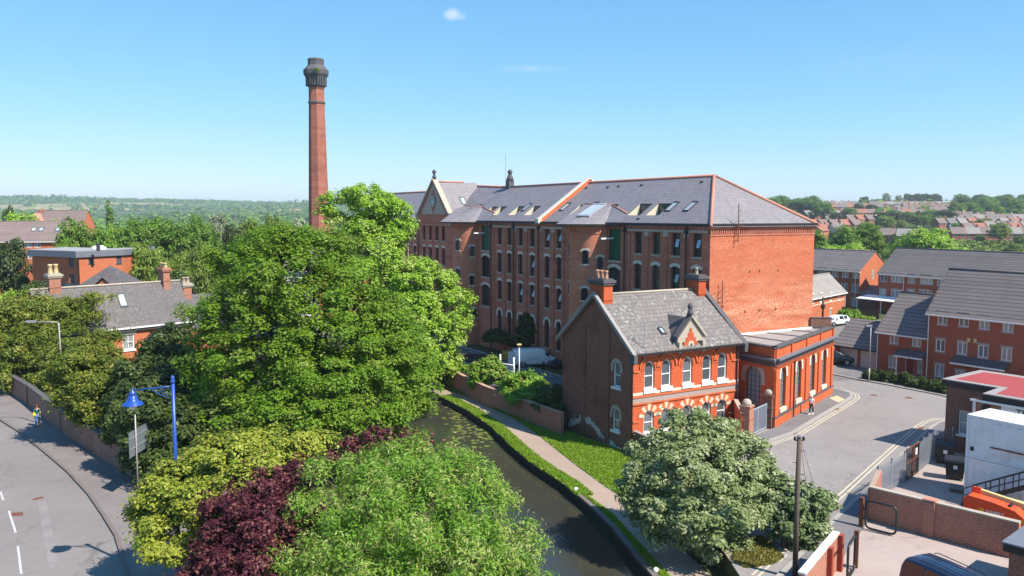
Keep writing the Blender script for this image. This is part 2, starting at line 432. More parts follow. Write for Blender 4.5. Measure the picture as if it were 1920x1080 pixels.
M = {}
M['brick_mill'] = brick('mill brick', (.48, .115, .058), (.32, .070, .041), (.30, .21, .16), soot=.52, pale=.3, sc=1.0)
M['brick_end'] = brick('mill end brick', (.46, .112, .050), (.34, .074, .036), (.38, .17, .10), soot=.40, pale=.75, bands=8.3, palec=(.66, .40, .26), fine=1.5)
M['brick_house'] = brick('red facing brick', (.50, .098, .032), (.41, .074, .026), (.46, .14, .08), soot=.34, mort=.006, fine=.9)
M['brick_engine'] = brick('engine house brick', (.52, .110, .035), (.43, .084, .029), (.48, .16, .09), soot=.36, mort=.006, fine=.9)
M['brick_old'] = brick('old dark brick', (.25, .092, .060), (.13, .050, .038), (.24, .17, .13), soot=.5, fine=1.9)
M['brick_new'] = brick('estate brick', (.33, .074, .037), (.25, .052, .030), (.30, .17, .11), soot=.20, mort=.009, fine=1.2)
M['brick_lit'] = brick('orange estate brick', (.48, .122, .044), (.38, .088, .036), (.42, .24, .16), soot=.22, mort=.010, fine=1.3)  # brighter orange copy of the estate brick, sunlight put into its colour
M['brick_wall'] = brick('yard wall brick', (.36, .115, .065), (.25, .072, .046), (.42, .32, .25), soot=.25, mort=.013, fine=1.2)
M['brick_park'] = brick('park wall brick', (.24, .12, .09), (.16, .082, .068), (.30, .24, .2), soot=.45, fine=1.4)
M['brick_stack'] = brick('stack brick', (.33, .090, .055), (.22, .058, .042), (.25, .14, .10), soot=.55, fine=1.6, pale=.3)
M['brick_brown'] = brick('brown brick', (.20, .085, .056), (.13, .058, .042), (.22, .17, .14), soot=.3, fine=1.3)
M['blue_brick'] = brick('blue engineering brick', (.10, .082, .088), (.07, .06, .066), (.12, .10, .10), soot=.3)
M['slate'] = slatey('welsh slate', (.27, .24, .252), (.21, .187, .2), .30, .20, patch=.30, rough=.55, spec=.45)
M['slate_old'] = slatey('weathered slate', (.215, .18, .165), (.145, .128, .124), .38, .26, moss=(.46, .45, .42), mossamt=.7, patch=.65)
M['slate_dark'] = slatey('dark slate', (.135, .115, .115), (.095, .082, .086), .34, .22, moss=(.28, .26, .23), mossamt=.45, patch=.5)
M['tile'] = slatey('concrete roof tile', (.215, .185, .18), (.175, .150, .147), 60.0, .34, patch=.35, joint=(.065, .055, .055), rough=.8, spec=.2)
M['tile_pale'] = slatey('pale roof tile', (.30, .27, .25), (.25, .225, .21), 60.0, .30, patch=.3, rough=.8, spec=.2)
M['tile_far'] = slatey('brown roof tile', (.24, .18, .165), (.19, .145, .135), 60.0, .35, patch=.4, rough=.85, spec=.2)
M['ridge'] = flat('ridge tile', (.50, .22, .16), .8, var=.3)
M['stone'] = flat('weathered stone', (.42, .36, .29), .85, .2, var=.35, sc=1.5)
M['stone_pale'] = flat('pale stone', (.60, .54, .45), .8, .2, var=.25)
M['stone_dark'] = flat('sooty stone', (.105, .10, .108), .85, .2, var=.5)
M['stone_pink'] = flat('banded stone', (.36, .28, .25), .85, .2, var=.35)
M['red_paint'] = flat('dark red brick pier', (.30, .055, .035), .8, .2)
M['terra'] = flat('terracotta', (.55, .13, .045), .7, .25, var=.2)
M['pot'] = flat('chimney pot', (.52, .26, .16), .8, var=.3); M['pot_buff'] = flat('buff pot', (.62, .46, .24), .8, var=.3)
M['white'] = flat('white paint', (.78, .77, .74), .45, .35, var=.10)
M['cream'] = flat('cream board', (.54, .48, .35), .7, var=.2)
M['dark'] = flat('black paint', (.022, .021, .024), .5, .35, var=.3)
M['frame_dark'] = flat('grey window metal', (.055, .055, .065), .5, .4, var=.2)
M['lead'] = flat('lead', (.16, .17, .20), .5, .4, var=.3)
M['felt'] = flat('roof felt', (.30, .275, .265), .9, .2, var=.3, sc=.8)
M['green_door'] = flat('green door', (.008, .085, .045), .5, .35, var=.2)
M['glass'] = glass('window glass', (.012, .014, .018), (.05, .055, .065))
M['glass_house'] = glass('lighter window glass', (.05, .06, .075), (.14, .155, .17), .05, .8)  # lighter grey than the plain window glass
M['glass_eng'] = glass('engine house glass', (.20, .235, .27), (.30, .34, .38), .08, .8)  # pale grey blue of frosting and sky reflection put into the pane colour
M['glass_new'] = glass('net curtain glass', (.10, .11, .12), (.42, .42, .42), .08, .7)
M['rooflight'] = glass('rooflight glass', (.30, .36, .38), (.42, .47, .47), .08, .9)
M['asphalt'] = ground('road asphalt', (.295, .262, .248), (.232, .208, .200), .12, (.35, .31, .30), cracks=.5, fine=.22)
M['asphalt_left'] = ground('old road asphalt', (.245, .218, .208), (.195, .175, .17), .12, (.26, .235, .23), cracks=.7, fine=.25)
M['asphalt_dark'] = ground('car park asphalt', (.115, .115, .125), (.15, .148, .155), .2, fine=.25)
M['pave'] = ground('footway asphalt', (.20, .188, .192), (.165, .155, .16), .4, fine=.25, cracks=.3)
M['pave_red'] = ground('old footway', (.24, .205, .195), (.19, .165, .16), .4, fine=.3, cracks=.4)
M['kerb'] = flat('kerb stone', (.33, .305, .28), .85, .2, var=.3, sc=1, wp=True)
M['kerb_dark'] = flat('old kerb', (.17, .14, .13), .85, .2, var=.3, sc=1, wp=True)
M['yard'] = ground('yard concrete', (.42, .335, .295), (.34, .275, .25), .25, (.46, .38, .34), cracks=.6, fine=.2)
M['path'] = ground('towpath', (.38, .285, .225), (.31, .235, .19), .35, (.44, .35, .3), fine=.25)
M['earth'] = ground('ground', (.075, .085, .030), (.050, .062, .022), .05, (.11, .095, .05), fine=.4)
M['yellow'] = flat('road marking cream', (.56, .485, .36), .8, .2, var=.6, sc=1.2, wp=True)
M['linewhite'] = flat('road marking white', (.48, .46, .45), .8, .2, var=.35, sc=2, wp=True)
M['tactile'] = flat('buff tactile paving', (.55, .42, .26), .85, .2, var=.25, sc=4, wp=True)
M['metal_blue'] = flat('blue grey gate', (.33, .40, .47), .5, .4, var=.2); M['galv'] = flat('galvanised steel', (.36, .38, .42), .45, .45, .4, var=.25)
M['black_metal'] = flat('black metal', (.020, .019, .021), .4, .45, var=.3); M['rust'] = flat('rusty metal', (.17, .065, .035), .8, var=.5, sc=6)
M['blue_paint'] = flat('royal blue paint', (.014, .065, .32), .35, .5, var=.15)
M['grey_pole'] = flat('grey pole', (.34, .31, .31), .5, .4, .2, var=.2); M['pole_wood'] = flat('creosoted pole', (.12, .085, .065), .85, .2, var=.5, sc=8)
M['bark'] = flat('bark', (.11, .080, .055), .9, .15, var=.5, sc=5); M['bark_pale'] = flat('pale bark', (.26, .21, .17), .9, .15, var=.4, sc=5)
M['container'] = flat('white container paint', (.70, .72, .75), .5, .35, var=.12, sc=1.2, dirt=(.40, .30, .24), dirta=.35)
M['container_roof'] = flat('rusty white roof', (.78, .72, .66), .6, .3, var=.15, sc=.8, dirt=(.42, .20, .12), dirta=.8)
M['red_felt'] = flat('red roof coating', (.34, .062, .062), .75, .25, var=.3, sc=.6)
M['orange'] = flat('orange machine paint', (.78, .085, .022), .35, .5, var=.08); M['boom'] = flat('cream yellow boom paint', (.66, .50, .22), .45, .4, var=.2)
M['rubber'] = flat('rubber', (.018, .018, .018), .85, .2, var=.2); M['rim'] = flat('alloy rim', (.45, .45, .47), .3, .5, .7, var=.1)
M['carglass'] = glass('car glass', (.010, .011, .013), None, .04, .8)
def paint(name, c, coat=.6):
    k = N(name); k.base(c).p(.30, .5); k.b.inputs['Coat Weight'].default_value = coat; k.b.inputs['Coat Roughness'].default_value = .05; return k.m
M['van_white'] = paint('white van paint', (.82, .83, .85), .4); M['car_white'] = paint('white car paint', (.80, .80, .80)); M['car_black'] = paint('black car paint', (.008, .008, .011))
M['van_navy'] = paint('navy van paint', (.008, .014, .045)); M['lamp_red'] = flat('red lamp', (.5, .01, .01), .3); M['lamp_clear'] = flat('clear lamp', (.7, .7, .7), .2)
M['fence_wood'] = flat('grey fence boards', (.24, .22, .21), .9, .2, var=.45, sc=4); M['timber'] = flat('old timber', (.09, .06, .045), .9, .2, var=.4)
M['door_red'] = flat('dark red door', (.18, .015, .02), .4); M['garage'] = flat('pale garage door', (.55, .50, .48), .6, var=.12)
M['skin'] = flat('skin', (.55, .32, .22), .6, var=.05); M['bin'] = flat('black bin plastic', (.022, .022, .025), .5, .4, var=.2)
M['plate'] = flat('sign back', (.20, .235, .26), .5, .4, .3, var=.2); M['sign_white'] = flat('white sign board', (.70, .74, .72), .5, var=.1)

# water
k = N('canal water'); o = k.wpos(); k.base(k.mix(k.ramp(k.noise(o, .12, 3), .4, .65), (.030, .032, .026), (.046, .042, .026))).p(.08, .6)
k.b.inputs['IOR'].default_value = 1.33
mp = k.n('Mapping'); mp.inputs['Scale'].default_value = (1, .55, 1); k.l(o, mp.inputs[0])
k.bump(k.noise(mp.outputs[0], 5.0, 4, .65), .16, .05); M['water'] = k.m
# far land: fields, hedges, woods
k = N('countryside'); o = k.wpos(); v = k.n('TexVoronoi'); v.inputs['Scale'].default_value = .0035; k.l(o, v.inputs['Vector'])
hs = k.n('SeparateColor'); k.l(v.outputs['Color'], hs.inputs[0])
c = k.mix(k.ramp(hs.outputs[0], .3, .7), (.055, .085, .022), (.10, .135, .035)); c = k.mix(k.ramp(hs.outputs[1], .66, .72), c, (.36, .30, .16))
v2 = k.n('TexVoronoi', feature='DISTANCE_TO_EDGE'); v2.inputs['Scale'].default_value = .0035; k.l(o, v2.inputs['Vector'])
c = k.mix(k.ramp(v2.outputs['Distance'], .035, .02), c, (.025, .04, .012)); c = k.mix(k.math('MULTIPLY', k.ramp(k.noise(o, .02, 6), .5, .6), .6), c, (.035, .055, .018))
k.base(c).p(.95, .1); M['land'] = k.m

L = {}
L['syc'] = leaf('sycamore leaf', (.140, .275, .018), (.235, .375, .030), .42, (.28, .33, .07), c3a=.10)
L['bright'] = leaf('fresh leaf', (.250, .430, .030), (.360, .530, .060), .42, (.46, .54, .16), c3a=.18)
L['yellow'] = leaf('golden leaf', (.25, .29, .030), (.40, .41, .060), .32, (.15, .22, .02), c3a=.22)
L['purple'] = leaf('plum leaf', (.062, .012, .022), (.120, .024, .036), .24, (.22, .075, .065), c3a=.2)
L['willow'] = leaf('willow leaf', (.165, .340, .030), (.260, .420, .055), .40, (.42, .46, .14), c3a=.26)
L['grey'] = leaf('whitebeam leaf', (.185, .245, .082), (.300, .350, .155), .32, (.44, .46, .27), c3a=.16)
L['yew'] = leaf('yew needles', (.100, .150, .014), (.200, .245, .026), .26, (.30, .29, .045), c3a=.16)
L['dark'] = leaf('dark evergreen', (.026, .046, .010), (.062, .092, .018), .16, (.10, .13, .025), c3a=.1)
L['wood'] = leaf('woodland leaf', (.110, .225, .022), (.185, .305, .036), .38, (.17, .22, .035), c3a=.12)
L['wood2'] = leaf('olive woodland leaf', (.140, .215, .028), (.205, .275, .042), .34)
L['hedge'] = leaf('hedge leaf', (.034, .062, .010), (.068, .105, .018), .2)
L['shrub'] = leaf('shrub leaf', (.120, .245, .020), (.200, .330, .034), .32, (.36, .30, .08), c3a=.07)
L['grass'] = leaf('grass blade', (.150, .275, .014), (.250, .385, .026), .38, (.30, .34, .06), c3a=.12)
L['pale'] = leaf('silver leaf', (.22, .26, .15), (.32, .35, .23), .25)
# ------------------------------------------------------------------ the setting: land, canal, roads, paths
RB = [(12, -20), (11, 12), (9.5, 24), (7.9, 32), (6.29, 39.49), (5.51, 43.88), (4.66, 47.07), (3.37, 51.25), (1.46, 55.62), (0, 60.07), (-1.49, 65.29), (-3.73, 71.0), (-6.4, 76.2),
      (-10.5, 82), (-17, 89), (-26, 97), (-40, 106), (-64, 118)]
KS, LZ = 18 / 17, -1.0                    # the canal and towpath lie a metre below the street
def S_(P): return [(p[0] * KS, p[1] * KS) for p in P]
RB = S_(RB)
def offs(pts, d):
    P = [Vector(p) for p in pts]; out = []
    for i, p in enumerate(P):
        t = (P[min(i + 1, len(P) - 1)] - P[max(i - 1, 0)]).normalized(); out.append(tuple(p + Vector((-t.y, t.x)) * d))
    return out
LB = offs(RB, 8.2)
canal = RB + LB[::-1]
SUNK = [(13.6, -21), (11.6, 14), (10.9, 26), (10.7, 40), (10.4, 54), (10.2, 60.3), (9.6, 61.45), (4.9, 69.3), (4.3, 66.9), (1.39, 70.94), (-2.52, 77.35), (-6.08, 85.01), (-9.5, 89.2), (-15, 95), (-24, 103), (-40, 115), (-66, 127)]
sunk = SUNK + LB[::-1]
struct('ground', MB().sheet([(-700, -120), (700, -120), (700, 190), (-700, 190)], 0.0, [sunk]), M['earth'])
struct('canal', MB().sheet(offs(RB, -.3) + offs(LB, .3)[::-1], LZ - .55), M['water'])
struct('canal_side_ground', MB().sheet(offs(RB, -.02) + SUNK[::-1], LZ), M['earth'])
bk = MB()
for B, zt in ((RB, LZ), (LB, 0)):
    for a, b in zip(B, B[1:]): bk.add([(*a, LZ - 1.2), (*b, LZ - 1.2), (*b, zt), (*a, zt)], [(0, 1, 2, 3)])
struct('canal_bank', bk, flat('wet bank', (.055, .042, .03), .8, var=.5))
bk = MB()
for a, b in zip(SUNK, SUNK[1:]): bk.add([(*a, LZ - .1), (*b, LZ - .1), (*b, 0), (*a, 0)], [(0, 1, 2, 3)])
struct('path_side_bank', bk, M['earth'])
cp = MB()
for i in range(2, 9):
    aa, bb, c, d = offs(RB, .06)[i], offs(RB, .06)[i + 1], offs(RB, -.45)[i + 1], offs(RB, -.45)[i]
    cp.prism([aa, d, c, bb], LZ - .10, LZ + .07)
struct('canal_coping', cp, M['kerb_dark'])
def sstep(x, a, b):
    t = min(max((x - a) / (b - a), 0), 1); return t * t * (3 - 2 * t)
def Tz(x, y):
    q = x / max(y, 1)
    right = sstep(q, .10, .34) * (sstep(y, 330, 1050) * 23 + sstep(y, 230, 420) * 1.5)
    left = (1 - sstep(q, .02, .2)) * sstep(y, 900, 3600) * (62 + 9 * math.sin(x * .0031 + 1) + 6 * math.sin(x * .0083))
    mid = sstep(q, .02, .2) * (1 - sstep(q, .28, .4)) * sstep(y, 1200, 3500) * 25
    return right + left + mid
ys = [190] + [190 * (1.045 ** i) for i in range(1, 82)]
tv, tf = [], []; nxs = 90
for y in ys:
    hw = 700 + (y - 190) * .85
    for i in range(nxs + 1):
        x = -hw + 2 * hw * i / nxs; tv.append((x, y, Tz(x, y)))
for j in range(len(ys) - 1):
    for i in range(nxs):
        a = j * (nxs + 1) + i; tf.append((a, a + 1, a + nxs + 2, a + nxs + 1))
t_ = MB(); t_.add(tv, tf); struct('hills', t_, M['land'])

# street side (right)
struct('street', MB().sheet([(10.9, 24), (10.72, 40), (10.42, 54), (10.22, 60.5), (9.3, 61.2), (18.2, 66.6), (20.4, 64.9), (21, 64.4), (31.2, 77.8), (31, 92), (24, 104), (34, 118), (66, 128), (95, 95), (70, 40), (40, 20)], .004), M['asphalt'])
PAVL = [(17.9, 59.9), (21.8, 63.4), (26.12, 69.0), (29.73, 73.6), (31.6, 76.2), (32.1, 77.6), (31.7, 79.2), (30.9, 80.0)]
pv = MB(); pv.prism(PAVL + [(30.0, 77.0), (20.9, 64.9), (18.2, 62.0)], .0, .11); struct('pavement_engine_side', pv, M['pave'])
kb = MB()
for a, b in zip(PAVL, PAVL[1:]): kb.obox(a, b, .30, .0, .125)
kb2 = struct('kerb_engine_side', kb, M['kerb'])
LR = [(11.6, 37.7), (17.7, 45.88), (19.82, 48.6), (24.23, 54.4), (29.6, 61.4), (32.9, 65.6), (34.2, 67.0), (35.4, 67.8), (37.2, 68.0), (41, 66)]
PR = [(p[0] + .62, p[1] - .45) for p in LR]
pv = MB(); pv.prism(PR + [(42, 62), (31.4, 59.6), (29.6, 57.2), (21.9, 48.4), (20.4, 45.8), (15.3, 38.3), (13.8, 36.2)], .0, .11); struct('pavement_yard_side', pv, M['pave'])
kb = MB()
for a, b in zip(PR, PR[1:]): kb.obox(a, b, .26, 0, .125)
struct('kerb_yard_side', kb, M['kerb'])
EK = [G(1490, 690), G(1562.5, 703), G(1613, 713), G(1673, 724), G(1760, 741), G(1850, 760), G(1990, 795)]
BK = [(p[0] + 3.0, p[1] + 2.6) for p in EK]
pv = MB(); pv.prism(EK[1:] + BK[1:][::-1], 0, .10); struct('pavement_estate_side', pv, M['pave'])
kb = MB()
for a, b in zip(EK, EK[1:]): kb.obox(a, b, .28, 0, .12)
struct('kerb_estate_side', kb, M['kerb'])
def dline(mb, pts, off, w, z):
    P = offs(pts, off); A = offs(P, w / 2); B = offs(P, -w / 2)
    for i in range(len(P) - 1): mb.add([(*B[i], z), (*B[i + 1], z), (*A[i + 1], z), (*A[i], z)], [(0, 1, 2, 3)])
yl = MB()
KL = [(12.9, 53.6), (15.2, 56.4)] + [(p[0] + .12, p[1] - .16) for p in PAVL]
for off in (-.22, -.50):
    dline(yl, KL, off, .10, .009); dline(yl, LR, -off - .15, .10, .009)
st = struct('road_marking_double_lines', yl, M['yellow'])
wl_ = MB(); q = [G(1412, 1030), G(1428, 1047), G(1444, 1055), G(1462, 1052), G(1476, 1040)]
dline(wl_, q, 0, .12, .009); dline(wl_, q, .3, .12, .009); struct('road_marking_corner_lines', wl_, M['linewhite'])
tp = MB(); tp.sheet([G(1555, 748.5), G(1570, 744), G(1584, 751), G(1572, 757)], .1145); struct('tactile_paving_engine_side', tp, M['tactile'])
tp = MB(); tp.sheet([(35.4, 66.2), (37.3, 66.4), (38, 65.0), (36, 64.4)], .1145); struct('tactile_paving_yard_side', tp, M['tactile'])
dr = MB()
for u, v in ((1568, 767), (1727, 803), (1488, 813)):
    x, y = G(u, v); e = Vector((.6, .8)); n = Vector((.8, -.6)); c = Vector((x, y))
    dr.sheet([c - e * .35 - n * .2, c - e * .35 + n * .2, c + e * .35 + n * .2, c + e * .35 - n * .2], .0125)
for u, v in ((1638, 741), (1704, 746)):
    x, y = G(u, v); dr.prism([(x + .35 * math.cos(a * .6), y + .35 * math.sin(a * .6)) for a in range(10)], .003, .013)
struct('drain_grating', dr, M['rust'])
pt = MB()
for pts in ([(1590, 735), (1640, 731), (1655, 742), (1600, 748)], [(1480, 850), (1560, 800), (1580, 808), (1500, 862)], [(1620, 850), (1680, 800), (1700, 806), (1645, 858)]):
    pt.sheet([G(*p) for p in pts], .008)
struct('road_patch', pt, ground('patched asphalt', (.24, .22, .215), (.28, .255, .25), .3, fine=.3))
struct('driveway', MB().sheet([(30.5, 92), (36, 96.8), (41, 92.8), (36.5, 84.8), (32.5, 83.6)], .008), M['pave_red'])
# yards bottom right
WALLA, WALLB, WALLC = Vector((19.95, 45.1)), Vector((22.15, 42.8)), Vector((24.3, 40.45))
struct('bin_yard', MB().sheet([(20.4, 45.8), (21.9, 48.4), (29.6, 57.2), (31.4, 59.6), (45, 52), (40, 30), (24.3, 40.45)], .006), M['yard'])
struct('van_yard', MB().sheet([(13.8, 36.2), (15.3, 38.3), (19.9, 45.0), (22.1, 42.75), (40, 26), (30, 15), (10, 26)], .010), M['yard'])

# towpath and car park
PL = [(12.4, 12), (10.3, 26), (8.3, 34), (6.95, 40), (6.36, 42.74), (5.75, 45.88), (4.11, 49.99), (2.67, 54.3), (0, 63.06), (-1.78, 68.1), (-5.38, 75.09), (-8.5, 79.6), (-15, 87), (-24.5, 95.5)]
PL = S_(PL)
PT = offs(PL, -2.0)
struct('towpath', MB().sheet(PL + PT[::-1], LZ + .012), M['path'])
CPW = [(-24, 103), (-15, 95), (-9.5, 89.2), (-6.08, 85.01), (-2.52, 77.35), (1.39, 70.94), (4.1, 66.6)]
A0 = Vector((16.9, 71)); MF = Fr(16.9, 71, 59.8)
struct('car_park', MB().sheet(CPW + [(4.6, 69.6), (12, 73), (16.3, 72.5)] + [tuple(MF.w(-.2, 92)), (-40, 150), (-45, 120)], .008), M['asphalt_dark'])
ln = MB()
for i in range(8):
    a = Vector(MF.w(-3.4, 19.5 + i * 2.6)); b = Vector(MF.w(-8.4, 20.6 + i * 2.6))
    ln.obox(a, b, .10, .010, .0135)
ln.obox(MF.w(-3.4, 19.5), MF.w(-3.4, 38), .10, .010, .0137)
ln.obox(MF.w(-12.5, 9), MF.w(-4.5, 12), .10, .010, .0135); ln.obox(MF.w(-13, 12), MF.w(-4.5, 15), .10, .010, .0135)
struct('parking_bay_lines', ln, M['linewhite'])
kb = MB(); kb.obox(MF.w(-2.7, 18), MF.w(-2.7, 47), .2, 0, .14); struct('bed_kerb', kb, M['kerb'])
struct('planting_bed', MB().sheet([tuple(MF.w(-2.6, 18)), tuple(MF.w(0, 18)), tuple(MF.w(0, 47)), tuple(MF.w(-2.6, 47))], .05), M['earth'])

# left road, kerb, footway
KR = [(-75, 103), (-62, 90), (-52, 78.5), (-42.34, 67.57), (-38.25, 63.53), (-33.6, 58.43), (-29.28, 53.61), (-25.68, 49.21), (-23.1, 45.72), (-20.93, 42.67), (-18.13, 37.97), (-15.5, 32), (-13, 24), (-11, 12)]
WR = [(-75, 112.5), (-61, 94), (-48.39, 78.77), (-42.77, 72.75), (-35.18, 63.85), (-31.62, 60.08), (-28.36, 56.48), (-24.3, 52.5), (-20.2, 48.6), (-16.9, 44.8), (-14.6, 39.6), (-13.0, 32), (-10.5, 24), (-8.5, 12)]
struct('road', MB().sheet(KR + [(-40, 0), (-110, 40), (-100, 95)], .004), M['asphalt_left'])
struct('footway', MB().prism(KR + WR[::-1], 0, .11), M['pave_red'])
kb = MB()
for a, b in zip(KR, KR[1:]): kb.obox(a, b, .2, 0, .122)
struct('kerb', kb, M['kerb_dark'])
dl = MB()
CL = [(1, 920), (17.5, 960), (29, 998), (34.5, 1026), (40, 1074), (43, 1120)]
for a, b in (((16.5, 958), (29.5, 999)), ((33.5, 1024), (40, 1076)), ((1, 922), (6, 938))): dl.obox(G(*a), G(*b), .11, .004, .0095)
struct('road_marking_centre_dashes', dl, M['linewhite'])
dr = MB(); dr.sheet([G(20, 962), G(43, 960), G(44, 967), G(22, 968)], .0095); dr.sheet([G(60, 936), G(80, 931), G(82, 934), G(64, 938)], .0095)
struct('drain_cover', dr, M['rust'])
pt = MB(); pt.sheet([G(70, 940), G(86, 936), G(112, 1060), G(92, 1065)], .0072); struct('worn_road_strip', pt, ground('worn asphalt', (.29, .255, .245), (.21, .19, .19), .8, fine=.4))

# leaf and blade clouds ------------------------------------------------------------------
def cards(P, Nn, L_, Wd, rnd, fold=.12):
    n = len(P); Nn = Nn / np.maximum(np.linalg.norm(Nn, axis=1, keepdims=True), 1e-6)
    r = RNG.normal(size=(n, 3)); T = np.cross(Nn, r); T /= np.maximum(np.linalg.norm(T, axis=1, keepdims=True), 1e-6); B = np.cross(Nn, T)
    a = L_[:, None]; b = Wd[:, None]
    V = np.stack([P - T * a, P - B * b + T * a * .15 + Nn * b * fold * 2, P + T * a, P + B * b + T * a * .15 - Nn * b * fold], 1).reshape(-1, 3)
    me = bpy.data.meshes.new('crown'); me.vertices.add(4 * n); me.loops.add(4 * n); me.polygons.add(n)
    me.vertices.foreach_set('co', V.astype(np.float32).ravel()); me.loops.foreach_set('vertex_index', np.arange(4 * n, dtype=np.int32))
    me.polygons.foreach_set('loop_start', np.arange(0, 4 * n, 4, dtype=np.int32))
    at_ = me.attributes.new('rnd', 'FLOAT', 'FACE'); at_.data.foreach_set('value', np.clip(rnd, 0, 1).astype(np.float32))
    me.update(calc_edges=True); return me
def crown(blobs, n, size, clump=.9, cl_n=None, up=.55, flat_=.62, spread=.28, aspect=.55, shell=(.78, 1.04), hang=0.0, rag=.0, inner=.12):
    """blobs: (x, y, z, rx, ry, rz). Leaves gather in clumps spread over and through each blob."""
    B = np.array(blobs, float); area = (B[:, 3] * B[:, 4] + B[:, 3] * B[:, 5] + B[:, 4] * B[:, 5])
    nc = cl_n or int(max(12, area.sum() * 1.9 / clump ** 2))
    bi = RNG.choice(len(B), nc, p=area / area.sum()); d = RNG.normal(size=(nc, 3)); d[:, 2] += .25; d /= np.linalg.norm(d, axis=1, keepdims=True)
    rr = RNG.uniform(*shell, nc); ins = RNG.random(nc) < inner; rr[ins] = RNG.uniform(.3, .8, ins.sum())
    Cc = B[bi, :3] + d * B[bi, 3:] * rr[:, None]
    cs = clump * RNG.uniform(.6, 1.35, nc); hue = RNG.random(nc)
    w = cs ** 2; ci = RNG.choice(nc, n, p=w / w.sum())
    e = RNG.normal(size=(n, 3)); e[:, 2] += .35; e /= np.linalg.norm(e, axis=1, keepdims=True)
    rad = RNG.uniform(0, 1, n) ** .45
    P = Cc[ci] + e * (cs[ci] * rad)[:, None] * np.array([1, 1, flat_])
    if hang: P[:, 2] -= RNG.exponential(hang, n)
    if rag:
        f = RNG.random(n) < .06; P[f] += d[ci][f] * RNG.uniform(0, rag, f.sum())[:, None]
    Nn = e * .55 + d[ci] * .35 + np.array([0, 0, up]) + RNG.normal(size=(n, 3)) * spread
    s = size * RNG.uniform(.45, 1.5, n)
    rnd = .45 * hue[ci] + .55 * RNG.random(n)
    rnd = (np.argsort(np.argsort(rnd)) / n)
    return cards(P, Nn, s, s * aspect, rnd), Cc
def branches(base, h, r, tips, n=7, nl=10, m=None, parent=None, top=.55):
    mb = MB(); b = Vector(base); tp = b + Vector((random.uniform(-.3, .3), random.uniform(-.3, .3), h))
    mb.tube([b - Vector((0, 0, .3)), b + (tp - b) * .1, b.lerp(tp, .5) + Vector((random.uniform(-.15, .15), 0, 0)), tp], [r * 1.5, r * 1.08, r * .9, r * .6], n)
    for t in tips[:nl]:
        t = Vector(t); s = b.lerp(tp, random.uniform(.45, .98)); mid = s.lerp(t, .5) + Vector((random.uniform(-.4, .4), random.uniform(-.4, .4), random.uniform(.1, .6)))
        mb.tube([s, mid, s.lerp(t, .96)], [r * .42, r * .26, r * .07], 5)
    return mb.build('trunk', m or M['bark'], parent, smooth=True)
def tree(name, label, cat, base, blobs, n, size, lm, group=None, tr=.25, th=None, bark=None, nl=14, twigs=0, **kw):
    """blobs in world coordinates; base is the foot of the trunk"""
    b = Vector((base[0], base[1], base[2] if len(base) > 2 else 0)); T = thing(name, label, cat, b, 0, group)
    loc = [(x - b.x, y - b.y, z - b.z, *r) for x, y, z, *r in blobs]
    me, Cc = crown(loc, n, size, **kw); obj('crown', me, lm, T)
    tips = [l[:3] for l in loc]; random.shuffle(tips)
    idx = RNG.choice(len(Cc), min(twigs, len(Cc)), replace=False) if twigs else []
    tips += [tuple(Cc[i]) for i in idx]
    branches((0, 0, 0), th or max(1.0, np.mean([l[2] for l in loc]) * .7), tr, tips, nl=nl + twigs, m=bark, parent=T)
    return T
def pb(u, v, Y, ru, rv=None, rd=None):          # a clump of crown: centre at depth Y, radii given in photo pixels
    p = at(u, v, Y); s = Y / FPX; rv = rv or ru; return (p.x, p.y, p.z, ru * s, (rd or ru) * s, rv * s)
def grassblades(pts_fn, n, h, lm, name, label=None):
    P = np.array([pts_fn() for _ in range(n)], float); hh = h * RNG.uniform(.5, 1.5, n); P[:, 2] += hh * .35
    Nn = RNG.normal(size=(n, 3)); Nn[:, 2] = np.abs(Nn[:, 2]) * .6 + .25
    o = obj(name, cards(P, Nn, hh, hh * .28, RNG.random(n)), lm); o['kind'] = 'stuff'
    tag(o, label, 'grass'); return o
def between(A, B, i0, i1, z=.02):
    def fn():
        i = random.uniform(i0, i1 - 1e-4); k_ = int(i); t = i - k_; s = random.random()
        a = Vector(A[k_]).lerp(Vector(A[k_ + 1]), t); b = Vector(B[k_]).lerp(Vector(B[k_ + 1]), t); p = a.lerp(b, s)
        return (p.x, p.y, z)
    return fn
def inpoly(pts, z=.02):
    P = [Vector((p[0], p[1], 0)) for p in pts]; T = geometry.tessellate_polygon([P]); ar = [geometry.area_tri(*[P[i] for i in t]) for t in T]
    def fn():
        t = random.choices(T, ar)[0]; a, b = random.random(), random.random()
        if a + b > 1: a, b = 1 - a, 1 - b
        p = P[t[0]] + (P[t[1]] - P[t[0]]) * a + (P[t[2]] - P[t[0]]) * b; return (p.x, p.y, z)
    return fn
HF = Fr(9.04, 61.24, 59.8)
def polyline_at(P, y):
    for a, b in zip(P, P[1:]):
        if (a[1] - y) * (b[1] - y) <= 0: t = (y - a[1]) / (b[1] - a[1] + 1e-9); return a[0] + (b[0] - a[0]) * t
    return P[-1][0]
def vergefn(A, B, y0, y1, wob=.12):
    def fn():
        y = random.uniform(y0, y1); a = polyline_at(A, y) + random.uniform(-wob, wob); b = polyline_at(B, y) + random.uniform(-wob, wob) * .5
        return (a + (b - a) * random.random(), y, LZ + .02)
    return fn
M['turf'] = ground('turf', (.11, .20, .016), (.15, .25, .022), .5, (.13, .16, .04), fine=.35)
yv = [25 + i * 1.5 for i in range(38)]
struct('verge', MB().sheet([(polyline_at(offs(RB, -.4), y), y) for y in yv] + [(polyline_at(PL, y), y) for y in yv[::-1]], LZ + .020), M['turf'])
grassblades(vergefn(offs(RB, -.35), offs(PL, .1), 27, 81), 60000, .11, L['grass'], 'verge_grass', 'rough green grass strip between canal edge and towpath')
